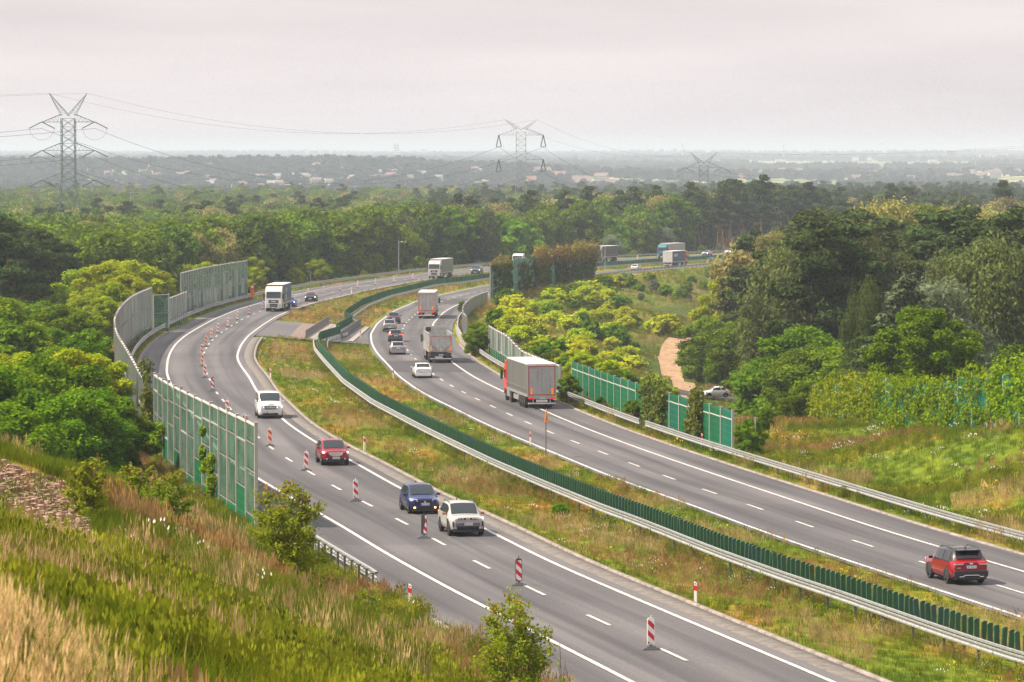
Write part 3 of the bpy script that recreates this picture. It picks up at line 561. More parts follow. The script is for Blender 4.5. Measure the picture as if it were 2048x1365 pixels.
# distant tree cover on the hills and the plain
ft = []
for i in range(4):
    L_ = lob(rs, 9, 14, 5.5+i*.5, 3, 12+i, 2.8, .7); v, f = leafcloud([l[:3] for l in L_], [l[3:] for l in L_], 420, 1.9, rs, shell=.7, up=.5); ft.append(meshobj('distant_tree', v, f, ML['far'], 'nolink'))
pts = []; sc2 = []
def band(y0, y1, n, fn, smin, smax):
    P = np.c_[nr.uniform(-.15, .15, n), nr.uniform(0, 1, n)]; Y_ = y0+(y1-y0)*P[:, 1]; X_ = P[:, 0]*Y_; Q = np.c_[X_, Y_]; ok = fn(Q); Q = Q[ok]; pts.append(Q); sc2.append(nr.uniform(smin, smax, len(Q)))
leftm = lambda Q: Q[:, 0] < -260-.02*(Q[:, 1]-4500)+330
band(2650, 3500, 2600, lambda Q: vn(Q, 180, 21) > -.15, .7, 1.1)
band(3500, 5000, 8200, lambda Q: leftm(Q) & (vn(Q, 120, 22) > -.25), .45, .85)
band(3900, 6200, 5200, lambda Q: ~leftm(Q) & (vn(Q, 260, 23) > .0), .6, 1.1)
band(4950, 5600, 3500, lambda Q: leftm(Q) & (vn(Q, 90, 24) > -.5), .6, 1.1)
band(6200, 9000, 6000, lambda Q: vn(Q, 420, 25) > -.05, .7, 1.2)
band(9000, 14000, 6000, lambda Q: vn(Q, 800, 26) > -.1, .8, 1.3)
band(14000, 22000, 6000, lambda Q: vn(Q, 1500, 27) > -.2, .8, 1.4)
pts = np.concatenate(pts); sc2 = np.concatenate(sc2); scatter('distant_woodland', 'blue hazy tree cover on the far hills and plain', 'woodland', pts, terrain(pts)-1.5, nr.randint(0, 4, len(pts)), sc2, ft)
# ------------------------------------------------------------------ noise walls, rails, screens
M_galv = mat('galvanised_steel', (.36, .365, .38), .55, .55, build=noisy((.26, .265, .28), (.46, .465, .48), 5, .5))
M_galvd = mat('dull_steel', (.17, .175, .185), .6, .5)
M_frame = mat('frame_aluminium', (.5, .47, .46), .6, .3)
def _glass(m, t, b):
    L = t.links; g = t.nodes.new('ShaderNodeNewGeometry'); n1 = t.nodes.new('ShaderNodeTexNoise'); n1.inputs['Scale'].default_value = .7; n1.inputs['Detail'].default_value = 5; L.new(g.outputs['Position'], n1.inputs[0])
    c = ramp(t, [(.35, (.06, .13, .095)), (.7, (.17, .26, .21))]); L.new(n1.outputs['Fac'], c.inputs[0]); L.new(c.outputs[0], b.inputs['Base Color'])
    tr = t.nodes.new('ShaderNodeBsdfTransparent'); tr.inputs[0].default_value = (.66, .88, .78, 1); ms = t.nodes.new('ShaderNodeMixShader'); ms.inputs[0].default_value = .5
    L.new(tr.outputs[0], ms.inputs[1]); L.new(b.outputs[0], ms.inputs[2]); L.new(ms.outputs[0], t.nodes['Material Output'].inputs[0])
M_pane = mat('weathered_glazing', (.15, .2, .17), .25, spec=.5, build=_glass)
def _pale(m, t, b):
    L = t.links; g = t.nodes.new('ShaderNodeNewGeometry'); mp = t.nodes.new('ShaderNodeMapping'); mp.inputs['Scale'].default_value = (.5, .5, .12); L.new(g.outputs['Position'], mp.inputs[0]); n1 = t.nodes.new('ShaderNodeTexNoise'); n1.inputs['Scale'].default_value = 1.3; n1.inputs['Detail'].default_value = 4; L.new(mp.outputs[0], n1.inputs[0]); c = ramp(t, [(.38, (.12, .2, .17)), (.52, (.3, .38, .35)), (.62, (.52, .56, .55))]); L.new(n1.outputs['Fac'], c.inputs[0]); L.new(c.outputs[0], b.inputs['Base Color']); tr = t.nodes.new('ShaderNodeBsdfTransparent'); tr.inputs[0].default_value = (.8, .86, .85, 1); ms = t.nodes.new('ShaderNodeMixShader'); ms.inputs[0].default_value = .6
    L.new(tr.outputs[0], ms.inputs[1]); L.new(b.outputs[0], ms.inputs[2]); L.new(ms.outputs[0], t.nodes['Material Output'].inputs[0])
M_panep = mat('milky_glazing', (.36, .41, .41), .3, build=_pale)
def slotted(c1, c2, cl, pitch=.5):
    def f(m, t, b):
        L = t.links; g = t.nodes.new('ShaderNodeTexCoord'); sp = t.nodes.new('ShaderNodeSeparateXYZ'); L.new(g.outputs['Object'], sp.inputs[0])
        w_ = t.nodes.new('ShaderNodeMath'); w_.operation = 'MULTIPLY'; w_.inputs[1].default_value = 1/pitch; fr = t.nodes.new('ShaderNodeMath'); fr.operation = 'FRACT'; L.new(sp.outputs['Z'], w_.inputs[0]); L.new(w_.outputs[0], fr.inputs[0])
        gp = t.nodes.new('ShaderNodeNewGeometry'); n1 = t.nodes.new('ShaderNodeTexNoise'); n1.inputs['Scale'].default_value = .5; n1.inputs['Detail'].default_value = 4; L.new(gp.outputs['Position'], n1.inputs[0]); c = ramp(t, [(.35, c1), (.65, c2)]); L.new(n1.outputs['Fac'], c.inputs[0])
        s = ramp(t, [(0, (1, 1, 1)), (.09, (0, 0, 0))], 'CONSTANT'); L.new(fr.outputs[0], s.inputs[0]); mx_ = t.nodes.new('ShaderNodeMix'); mx_.data_type = 'RGBA'; L.new(s.outputs[0], mx_.inputs['Factor']); L.new(c.outputs[0], mx_.inputs[6]); mx_.inputs[7].default_value = (*cl, 1)
        L.new(mx_.outputs[2], b.inputs['Base Color'])
    return f
M_abs = mat('green_absorber', (.02, .2, .1), .6, build=slotted((.003, .075, .03), (.006, .105, .045), (.02, .13, .065)), spec=.12)
M_abs2 = mat('teal_absorber', (.02, .2, .17), .6, build=slotted((.003, .08, .05), (.007, .11, .07), (.03, .14, .10)), spec=.12)
M_absd = mat('dark_green_absorber', (.02, .1, .06), .6, build=slotted((.015, .075, .04), (.02, .11, .06), (.04, .13, .08)))
M_tall = mat('shade_lifted_green_panel', (.03, .2, .12), .6, build=slotted((.02, .15, .085), (.045, .22, .13), (.1, .28, .2))); M_tall2 = mat('shade_lifted_teal_panel', (.03, .22, .18), .6, build=slotted((.025, .17, .135), (.05, .26, .2), (.1, .3, .25)))  # panel greens lightened in colour to offset the shade on this back-lit wall
def wall(name, label, X, off, y0, y1, bay, hf, style, zf, base=None, group=None, reverse=False, pts=None):
    P = pts or pathpts(offs(X, off), y0, y1, bay, zf); o0 = P[0][0]; base = base or (lambda p: gz(p.x, p.y))
    root = thing(name, label, 'noise barrier', tuple(o0), 0, group)
    bz = [min(base(p), zf(p.y)+.1)-.05 for p, _ in P]; n = len(P)
    post_cache = {}
    for i, (p, t) in enumerate(P):
        ang = math.atan2(t.y, t.x); top = zf(p.y)+hf(i); h = round(top-bz[i]+.12, 1)
        if h not in post_cache:
            m = MB(); 
            for a in (-.085, .085): m.box((0, a, h/2), (.14, .02, h))
            m.box((0, 0, h/2), (.02, .155, h-.02)); m.box((0, 0, h+.01), (.17, .2, .03)); q = m.build('post', M_frame, root); post_cache[h] = q.data
        else: q = bpy.data.objects.new('post', post_cache[h]); COL.objects.link(q); q.parent = root
        q.location = Vector((p.x, p.y, bz[i]))-o0; q.rotation_euler = (0, 0, ang)
    for i in range(n-1):
        a, b = P[i][0], P[i+1][0]; mid = (a+b)/2; d = (b-a); Lb = d.xy.length-.16; ang = math.atan2(d.y, d.x); h0 = zf(mid.y)+min(hf(i), hf(i+1)); zb = min(bz[i], bz[i+1]); H = h0-zb
        st = style(i) if callable(style) else style
        # st: list of (fraction0, fraction1, material, kind)
        for f0, f1, mt, nm in st:
            m = MB().box((0, 0, (f1-f0)*H/2), (Lb, .05 if nm == 'pane' else .11, (f1-f0)*H-.02)); q = m.build(nm, mt, root); q.location = Vector((mid.x, mid.y, zb+f0*H))-o0; q.rotation_euler = (0, 0, ang)
            if nm == 'pane' or f1 < .99:
                fr = MB(); z1 = (f1-f0)*H
                for zz in ((z1, 0) if nm == 'pane' else (z1,)): fr.box((0, 0, zz), (Lb-.01, .13, .09))
                if nm == 'pane':
                    for xx in (-Lb/2+.03, Lb/2-.03): fr.box((xx, 0, z1/2), (.05, .09, z1-.1))
                fr.build('frame', M_frame, q)
    return root
def st_glass(i):
    r = (i*7) % 5; mid = [.55, .55, .42, .68, .55][r]; lo_ = [.12, .12, .12, .3, .12][r]
    return [(0, lo_, M_abs, 'absorber_panel'), (lo_, mid, M_pane, 'pane'), (mid, .82, M_pane, 'pane'), (.82, 1, M_pane, 'pane')] if r != 2 else [(0, .35, M_abs, 'absorber_panel'), (.35, .8, M_pane, 'pane'), (.8, 1, M_pane, 'pane')]
wall('noise_wall', 'tall glazed noise wall with pale posts nearest the camera, left of the road', XLo, -4.6, 200, 257, 4, lambda i: 5.45+.1*((i*5) % 2), st_glass, zL)
wall('noise_wall', 'long glazed noise wall round the outside of the left curve', XLo, -5.1, 261, 482, 4, lambda i: 4.95+min(i, 45)*.014, lambda i: [(0, .14, M_absd, 'absorber_panel'), (.14, .6, M_panep if i > 26 else M_pane, 'pane'), (.6, 1, M_panep if i > 26 else M_pane, 'pane')], zL)
wall('noise_wall', 'single green glazed panel closing the curved noise wall before the bridge', XLo, 0, 0, 0, 4, lambda i: 4.6, lambda i: [(0, .1, M_absd, 'absorber_panel'), (.1, .5, M_pane, 'pane'), (.5, 1, M_pane, 'pane')], zL, pts=[(Vector((at(offs(XLo, -5.1), 483), 483.2, zL(483))), Vector((1, .3, 0)).normalized()), (Vector((at(offs(XLo, -3.6), 485)+.3, 486, zL(484))), Vector((1, .3, 0)).normalized())])
wall('noise_wall', 'low milky glazed wall on the left side of the bridge', XLo, -3.9, 488, 531, 4, lambda i: 3.8, lambda i: [(0, .3, M_pane, 'pane'), (.3, 1, M_panep, 'pane')], zL)
def st_far(i):
    r = (i*5+i//3) % 7
    if r in (0, 3): return [(0, .42, M_absd, 'absorber_panel'), (.42, 1, M_pane, 'pane')]
    if r == 5: return [(0, .2, M_absd, 'absorber_panel'), (.2, .55, M_panep, 'pane'), (.55, .7, M_absd, 'absorber_panel'), (.7, 1, M_pane, 'pane')]
    return [(0, .1, M_absd, 'absorber_panel'), (.1, .5, M_panep, 'pane'), (.5, .8, M_panep if r % 2 else M_pane, 'pane'), (.8, 1, M_pane, 'pane')]
wall('noise_wall', 'tall patchwork wall of white and green panes beyond the bridge on the left', XLo, -5.2, 534, 634, 4, lambda i: 6.3, st_far, zL)
def st_green(i):
    A = M_abs2 if i in (0, 5) else M_abs
    return [(0, .8, A, 'absorber_panel'), (.8, 1, M_abs2 if (i*3) % 4 == 0 else M_abs, 'absorber_panel')]
wall('noise_wall', 'solid green noise wall with white posts beside the right carriageway', XRo, 5.9, 274, 354, 4, lambda i: 3.05, st_green, zR)
wall('noise_wall', 'grey green glazed noise wall continuing behind the red curtain sided lorry', XRo, 5.2, 357, 440, 3.4, lambda i: 2.5+.9*float(sst(np.array((i-8)/8.0))), lambda i: [(0, .35 if i > 9 else .18, M_abs, 'absorber_panel'), (.35 if i > 9 else .18, 1, M_panep if (i % 3) else M_pane, 'pane')], zR)
wall('noise_wall', 'low steel blue glazed wall curving along the right side of the bridge', XRo, 4.3, 486, 648, 3.4, lambda i: 2.9-.02*i, lambda i: [(0, .2, M_galvd, 'absorber_panel'), (.2, 1, M_pane, 'pane')], zR)
wall('noise_wall', 'very tall teal noise wall hung with rusty ivy right of the far curve', XRo, 4.5, 650, 832, 4.2, lambda i: 6.5+.12*math.sin(i), lambda i: [(0, .35, M_tall, 'absorber_panel'), (.35, .7, M_tall2 if i % 3 == 0 else M_tall, 'absorber_panel'), (.7, 1, M_tall2 if i % 2 else M_tall, 'absorber_panel')], zR)
# wall on the grassy bank at the right
def bank_pts():
    P = []; a = [(26.6, 330), (28.2, 305), (30.2, 284), (32.6, 266), (35, 250), (37.5, 235), (40, 222)]; A = np.array(a); L = np.r_[0, np.cumsum(np.hypot(*np.diff(A, axis=0).T))]
    s = np.arange(0, L[-1], 4.0); X_ = np.interp(s, L, A[:, 0]); Y_ = np.interp(s, L, A[:, 1]); return list(zip(X_, Y_))
BP = bank_pts(); bpz = [gz(x, y) for x, y in BP]; BZ = lambda y: float(np.interp(y, [p[1] for p in BP][::-1], bpz[::-1]))
bpt = [(Vector((x, y, BZ(y))), Vector((.1, -1, 0)).normalized()) for x, y in BP]
wall('noise_wall', 'green noise wall on the grassy bank at the right, almost hidden by ivy', XRo, 0, 0, 0, 4, lambda i: 3.6+.15*math.sin(i*1.7), lambda i: [(0, .8, M_abs2, 'absorber_panel'), (.8, 1, M_abs2, 'absorber_panel')], BZ, pts=bpt)
# climbing plants on the walls
def ivy(pts, z0, z1, thick, n, size, m, label, group=None, seed=0, name='climbing_ivy', base=None):
    rs = np.random.RandomState(seed); P = np.array([(p[0], p[1], p[2]) for p in pts], float); L = np.r_[0, np.cumsum(np.linalg.norm(np.diff(P, axis=0), axis=1))]
    k = max(3, int(L[-1]/.8)*4); s = rs.rand(k)*L[-1]; c = np.c_[np.interp(s, L, P[:, 0]), np.interp(s, L, P[:, 1]), np.interp(s, L, P[:, 2])]
    t = rs.rand(k); ztop = z1*(1+.08*np.sin(s*1.3+seed)+.06*np.sin(s*3.1+2*seed)+.05*rs.normal(size=k)); c[:, 2] += z0+(ztop-z0)*t; R3 = np.c_[.5+.35*rs.rand(k), .5+.35*rs.rand(k), .55+.5*rs.rand(k)]*thick
    v, f = leafcloud(c, R3, n, size, rs, shell=.4, droop=.25, up=.5); o = P[0]; return tag(meshobj(name, v-o, f, m), label, 'ivy', group), o
def place(t): t[0].location = t[1]; return t[0]
place(ivy([(x, y, BZ(y)) for x, y in BP][:9], .2, 3.7, 1.0, 17000, .155, ML['ivy'], 'yellow green ivy covering the left half of the wall on the grassy bank', seed=1))
place(ivy([(x, y, BZ(y)) for x, y in BP][8:19], .2, 3.85, 1.0, 18000, .155, ML['ivy'], 'yellow green ivy heaped over the middle of the wall on the grassy bank', seed=2))
place(ivy([(x, y, BZ(y)) for x, y in BP][17:], .2, 4.1, 1.05, 20000, .155, ML['ivy'], 'tall yellow green ivy on the right end of the wall on the grassy bank', seed=3))
def wp(y0, y1, off, st=2): return [tuple(p) for p, _ in pathpts(offs(XRo, off), y0, y1, st, zR)]
place(ivy(wp(299, 309, 5.7), .1, 3.5, 1.0, 5200, .2, ML['ivd'], 'big brown green creeper bulging over the green noise wall', seed=4, name='creeper'))
place(ivy(wp(284, 289.5, 5.6), .8, 3.4, .8, 2600, .18, ML['ivd'], 'smaller brown creeper near the end of the green noise wall', seed=5, name='creeper'))
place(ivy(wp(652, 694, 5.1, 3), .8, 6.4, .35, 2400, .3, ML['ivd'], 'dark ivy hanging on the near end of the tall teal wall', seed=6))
place(ivy(wp(652, 696, 4.7, 3), 6.2, 6.7, .5, 1300, .3, ML['ivr'], 'orange tinted ivy crest on the near end of the tall teal wall', seed=7))
place(ivy(wp(704, 738, 5.1, 3), .3, 6.0, .35, 1300, .3, ML['ivd'], 'thin dark ivy between the open teal panels of the tall wall', seed=8))
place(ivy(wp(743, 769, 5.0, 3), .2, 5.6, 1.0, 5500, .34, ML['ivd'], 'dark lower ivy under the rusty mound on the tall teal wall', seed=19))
place(ivy(wp(742, 770, 5.1, 3), 5.0, 7.3, 1.2, 3600, .34, ML['ivr'], 'rusty ivy mound on the middle of the tall teal wall', seed=9))
place(ivy(wp(777, 797, 5.0, 3), .2, 5.6, 1.0, 4500, .34, ML['ivd'], 'dark lower ivy under the rusty column on the tall teal wall', seed=20))
place(ivy(wp(776, 798, 5.1, 3), 5.0, 7.2, 1.2, 3000, .34, ML['ivr'], 'rusty ivy column right of the middle of the tall teal wall', seed=10))
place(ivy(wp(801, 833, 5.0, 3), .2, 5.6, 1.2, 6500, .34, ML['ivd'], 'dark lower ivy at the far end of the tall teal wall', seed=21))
place(ivy(wp(800, 834, 5.2, 3), 4.8, 7.6, 1.4, 4500, .34, ML['ivr'], 'thick rusty ivy swallowing the far end of the tall teal wall', seed=11))
gl = lambda y0, y1: [tuple(p) for p, _ in pathpts(offs(XLo, -5.0), y0, y1, 1, zL)]
place(ivy(gl(216, 218.5), -.1, 2.9, .35, 1300, .15, ML['ivy'], 'creeper climbing the near glazed wall, closest to its free end', seed=12, name='creeper')); place(ivy(gl(219.5, 221), -.1, 3.6, .3, 1000, .15, ML['ivy'], 'thin tall creeper in the middle of the near glazed wall', seed=13, name='creeper'))
place(ivy(gl(246, 252), -.3, 2.4, .6, 2200, .17, ML['ivy'], 'low creeper at the far foot of the near glazed wall', seed=14, name='creeper')); place(ivy(gl(255.5, 260), 0, 5.6, .7, 2600, .17, ML['ivd'], 'creeper filling the step between the near and the long glazed wall', seed=15, name='creeper'))
# steel guard rails
WPROF = [(0, -.155), (.045, -.13), (.045, -.07), (0, -.02), (0, .02), (.045, .07), (.045, .13), (0, .155)]
def extrude(pts, prof, side, z, closed=False):
    m = MB(); k = len(prof)
    for p, t in pts:
        n = Vector((t.y, -t.x, 0)).normalized()*side
        for a, b in prof: m.v.append(tuple(Vector(p)+n*a+Vector((0, 0, z+b))))
    kk = k if closed else k-1
    for i in range(len(pts)-1):
        for j in range(kk): m.f.append((i*k+j, i*k+(j+1) % k, (i+1)*k+(j+1) % k, (i+1)*k+j)); m.m.append(0)
    return m
def guard_rail(label, pts, side, zf=None, post=2, tube=True, spacer=True):
    o0 = pts[0][0].copy(); loc = [(p-o0, t) for p, t in pts]; root = thing('guard_rail', label, 'crash barrier', tuple(o0))
    pr = WPROF+[(a-.012, b) for a, b in WPROF[::-1]]; extrude(loc, pr, side, .60, True).build('rail', M_galv, root)
    if tube: extrude(loc, [(-.06, -.045), (.06, -.045), (.06, .045), (-.06, .045)], side, .86, True).build('top_tube', M_galv, root)
    pm = MB(); pm.box((0, 0, .28), (.06, .11, 1.1)); pm.box((-.01, .0, .84), (.05, .3, .05)); first = None; rest_ = MB(); cnt_ = 0
    for i, (p, t) in enumerate(loc):
        if i % post: continue
        ang = math.atan2(t.y, t.x); n = Vector((t.y, -t.x, 0))*side; c = p-n*.16
        if cnt_ < 98:
            if first is None: first = pm.build('post', M_galvd, root); q = first
            else: q = bpy.data.objects.new('post', first.data); COL.objects.link(q); q.parent = root
            q.location = c; q.rotation_euler = (0, 0, ang)
        else: rest_.box((c.x, c.y, c.z+.28), (.06, .11, 1.1), rz=ang)
        cnt_ += 1
    if rest_.v: rest_.build('post', M_galvd, root)['kind'] = 'stuff'
    return root
guard_rail('steel crash barrier along the outer edge of the right carriageway in the foreground', pathpts(offs(XRo, 4.0), 60, 300, 2, zR), -1, post=2)
guard_rail('steel crash barrier between the right carriageway and the solid green wall', pathpts(offs(XRo, 3.9), 300, 452, 2, zR), -1, post=1)
guard_rail('crash barrier on the bridge, right carriageway', pathpts(offs(XRo, 3.6), 455, 600, 2, zR), -1, post=2)
guard_rail('far crash barrier above the grassy embankment, right carriageway', pathpts(offs(XRo, 3.7), 836, 1300, 4, zR), -1, post=1)
guard_rail('crash barrier following the inside of the noise walls on the left curve', pathpts(offs(XLo, -3.7), 330, 620, 2, zL), 1, post=2)
guard_rail('long double crash barrier on the far verge of the left carriageway', pathpts(offs(XLo, -3.9), 620, 1300, 4, zL), 1, post=1)
guard_rail('short end piece of crash barrier behind the foreground bush, left verge', [(Vector((at(offs(XLo, -3.4-max(0, (170-y))*.03), y), y, zL(y)-max(0, 166-y)*.05)), Vector((-.27, 1, 0)).normalized()) for y in np.arange(168, 188, 2)], 1, post=1, tube=True)
parap = extrude(pathpts(offs(XRo, 3.5), 452, 520, 2, zR), [(-.15, 0), (-.12, .62), (.12, .62), (.15, 0)], 1, -.05, True); pp = parap.build('bridge_kerb_parapet', M_conc); tag(pp, 'low pale concrete parapet at the bridge edge beside the tipper lorry', 'parapet')
# green anti-glare screen in the median
SCR = np.array([(40, 80), (31, 110), (19.8, 144.9), (18.1, 151.9), (16.3, 160.3), (15.0, 166.3), (13.2, 173.8), (10.6, 186.2), (7.2, 204.6), (5.7, 211.7), (2.4, 230.2), (-.8, 249), (-5.9, 282.7), (-11.3, 320.1), (-15.4, 356), (-19.7, 403.6), (-21.8, 428), (-22.9, 446.4), (-23.4, 460), (-22.9, 472), (-22.0, 486), (-22.9, 490), (-22.6, 512), (-22.4, 530), (-24.2, 545), (-24.2, 560), (-23.9, 604.5), (-21.7, 655.6), (-15.6, 728.4), (-5.3, 795), (5, 852), (20.7, 920), (38, 978), (62, 1046), (90, 1118), (150, 1255)])
def scr_pts(step, y0=100, y1=1200, off=0.0):
    ys_ = np.arange(y0, y1, .25); xs_ = np.interp(ys_, SCR[:, 1], SCR[:, 0]); k = np.exp(-np.arange(-16, 17)**2/2/7.0**2); k /= k.sum(); xs_ = np.convolve(np.pad(xs_, 16, 'edge'), k, 'valid'); L = np.r_[0, np.cumsum(np.hypot(np.diff(xs_), np.diff(ys_)))]
    s = np.arange(0, L[-1], step); X_ = np.interp(s, L, xs_); Y_ = np.interp(s, L, ys_); tx = np.gradient(X_); ty = np.gradient(Y_); r = []
    for a, b, c, d in zip(X_, Y_, tx, ty): t = Vector((c, d, 0)).normalized(); r.append((Vector((a+t.y*off, b-t.x*off, zM(a+t.y*off, b)-.05)), t))
    return r
def slatmat(n, a, b): return mat(n, a, .5, build=noisy(a, b, 1.2))
MS = [slatmat('slat_green', (.012, .062, .028), (.022, .095, .042)), slatmat('slat_bluegreen', (.012, .06, .045), (.02, .09, .065)), slatmat('slat_light', (.02, .11, .045), (.03, .15, .06))]
sp_ = scr_pts(.74, 128, 1190); o0 = sp_[0][0].copy(); root = thing('glare_screen', 'dark green anti-glare screen of upright slats running down the whole median', 'glare screen', tuple(o0))
def slat_geo(m, c, ang, h=.98, w_=.255):
    pr = [(-w_/2, .0), (w_/2, .0), (w_/2, h-.05), (w_/2-.05, h), (-w_/2+.05, h), (-w_/2, h-.05)]
    R = Matrix.Rotation(ang, 3, 'Z'); vs = [R @ Vector((a, s*(.03+.02*(abs(a) < w_/2-.01)), b))+Vector(c) for s in (-1, 1) for a, b in pr]; n = 6
    m.add(vs, [tuple(range(n)), tuple(range(2*n-1, n-1, -1))]+[(i, n+i, n+(i+1) % n, (i+1) % n) for i in range(n)])
sd = []
for mm_ in MS: q = MB(); slat_geo(q, (0, 0, 0), 0); s0 = q.build('slat', mm_); sd.append(s0.data); bpy.data.objects.remove(s0)
restm = [MB(), MB(), MB()]
for i, (p, t) in enumerate(sp_):
    ang = math.atan2(t.y, t.x)-math.pi/2+.35+rnd.uniform(-.06, .06); k = 0 if (i//9) % 4 else (1 if rnd.random() < .6 else 0); k = 2 if p.y > 620 and rnd.random() < .6 else k
    if i < 98: q = bpy.data.objects.new('slat', sd[k]); COL.objects.link(q); q.parent = root; q.location = p-o0+Vector((0, 0, .52)); q.rotation_euler = (rnd.gauss(0, .025), rnd.gauss(0, .03), ang)
    else: slat_geo(restm[k], p-o0+Vector((0, 0, .52)), ang, 1.0, .22 if p.y < 600 else .4)
vv, ff, mi_ = [], [], []
allm = MB()
for k in range(3): allm.add(restm[k].v, restm[k].f, k)
q = allm.build('slat', MS, root); q['kind'] = 'stuff'
ext = extrude([(p-o0, t) for p, t in sp_[::3]], [(-.05, -.05), (.05, -.05), (.05, .05), (-.05, .05)], 1, .47, True); ext.build('base_rail', M_galv, root)
guard_rail('pale steel crash barrier on the left side of the median glare screen', scr_pts(2, 118, 452, -.62), -1, post=2)
guard_rail('crash barrier on the right side of the far half of the glare screen', scr_pts(3, 440, 1180, 1.0), 1, post=1, tube=False)
# bridge gap in the median: railings and concrete strip
def on_mid(px, py): r = ray(px, py); t = -r.z/r.y; Y = 18.4/(t-.0105); return (r.x/r.y*Y, Y)
def railing(a, b, label):
    a = Vector((*a, zM(*a))); b = Vector((*b, zM(*b))); root = thing('railing', label, 'railing', tuple(a)); d = b-a; n = max(2, int(d.length/2)); ang = math.atan2(d.y, d.x)
    for i in range(n+1): q = MB().box((0, 0, .55), (.06, .06, 1.15)).build('post', M_galvd, root); q.location = d*(i/n); q.rotation_euler = (0, 0, ang)
    m = MB(); 
    for z in (.12, 1.12): m.tube(Vector((0, 0, z)), d+Vector((0, 0, z)), .035)
    m.build('hand_rail', M_galvd, root); m = MB(); k = int(d.length/.28)
    for i in range(1, k): c = d*(i/k); m.box((c.x, c.y, c.z+.6), (.03, .03, .95))
    m.build('bars', M_galvd, root)['kind'] = 'stuff'
railing((-25.7, 470), (-25.6, 527), 'steel blue railing on the left edge of the bridge gap in the median'); railing((-25.5, 528), (-23.4, 529), 'short cross railing at the far end of the bridge gap'); railing((-21.5, 474), (-21.2, 530), 'steel blue railing on the right edge of the bridge gap in the median')
v = [(x, y, zM(x, y)+.06) for y in (472, 500, 528) for x in (-25.4, -23.4)]; tag(meshobj('bridge_walkway', v, [(0, 1, 3, 2), (2, 3, 5, 4)], M_conc), kind='structure')
v = [(x, y, zM(x, y)+.12) for y in (472, 500, 528) for x in (-20.6, -19.9)]; tag(meshobj('kerb', v, [(0, 1, 3, 2), (2, 3, 5, 4)], M_conc), kind='structure')
# ------------------------------------------------------------------ chevron boards, marker posts, signs, poles
def chev(bg_, st_, frame=(.85, .85, .85), half=False):
    def f(m, t, b):
        L = t.links; g = t.nodes.new('ShaderNodeTexCoord'); sp = t.nodes.new('ShaderNodeSeparateXYZ'); L.new(g.outputs['Object'], sp.inputs[0])
        a = t.nodes.new('ShaderNodeMath'); a.operation = 'MULTIPLY_ADD'; a.inputs[1].default_value = 1.0; L.new(sp.outputs['X'], a.inputs[0]); L.new(sp.outputs['Z'], a.inputs[2])
        w_ = t.nodes.new('ShaderNodeMath'); w_.operation = 'MULTIPLY'; w_.inputs[1].default_value = 1/.44; fr = t.nodes.new('ShaderNodeMath'); fr.operation = 'FRACT'; L.new(a.outputs[0], w_.inputs[0]); L.new(w_.outputs[0], fr.inputs[0])
        s = ramp(t, [(0, st_), (.5, bg_)], 'CONSTANT'); L.new(fr.outputs[0], s.inputs[0]); o = s.outputs[0]
        L.new(o, b.inputs['Base Color'])
    return f
MC = dict(white=mat('chevron_white', (.8, .8, .8), .4, build=chev((.78, .76, .74), (.6, .02, .03))), yellow=mat('chevron_cream', (.8, .8, .8), .4, build=chev((.8, .62, .42), (.75, .04, .02))))
M_black = mat('black_rubber', (.025, .025, .028), .75); M_wplastic = mat('white_plastic', (.78, .77, .76), .4); M_red = mat('red_reflector', (.6, .02, .03), .35); M_dgrey = mat('dark_grey_plastic', (.06, .065, .07), .6)
def board(style, frame):
    root = thing('chevron_board', '', 'lane board', (0, 0, 0)); fm = M_wplastic if frame == 'white' else M_dgrey
    m = MB(); m.box((0, 0, .04), (.72, .34, .08), tap=(.85, .8)); m.box((0, 0, .11), (.42, .24, .06), tap=(.8, .8)); m.build('foot', M_dgrey, root, bev=.01)
    MB().box((0, 0, .17), (.1, .05, .12)).build('stem', M_dgrey, root)
    m = MB(); pr = [(-.15, .2), (.15, .2), (.15, 1.17), (.1, 1.24), (-.1, 1.24), (-.15, 1.17)]; m.prism(pr, -.03, .03); m.build('frame', fm, root)
    if style == 'half':
        m = MB().prism([(-.02, .25), (.13, .25), (.13, 1.17), (.03, 1.17), (.06, .8), (-.03, .45)], -.042, -.031); m.build('panel', MC['white'], root)
    else:
        m = MB().prism([(-.125, .24), (.125, .24), (.125, 1.15), (-.125, 1.15)], -.042, -.031); m.build('panel', MC[style], root)
    MB().box((0, 0, 1.29), (.035, .035, .12)).build('lug', fm, root); return root
BS = {}
def put_board(x, y, z, style, frame, label, rz):
    k = (style, frame)
    if k not in BS: o = board(*k); BS[k] = o
    else: o = copy_tree(BS[k])
    o.location = (x, y, z); o.rotation_euler = (rnd.uniform(-.02, .02), rnd.uniform(-.025, .025), rz); tag(o, label, 'lane board', 'chevron boards down the left carriageway'); return o
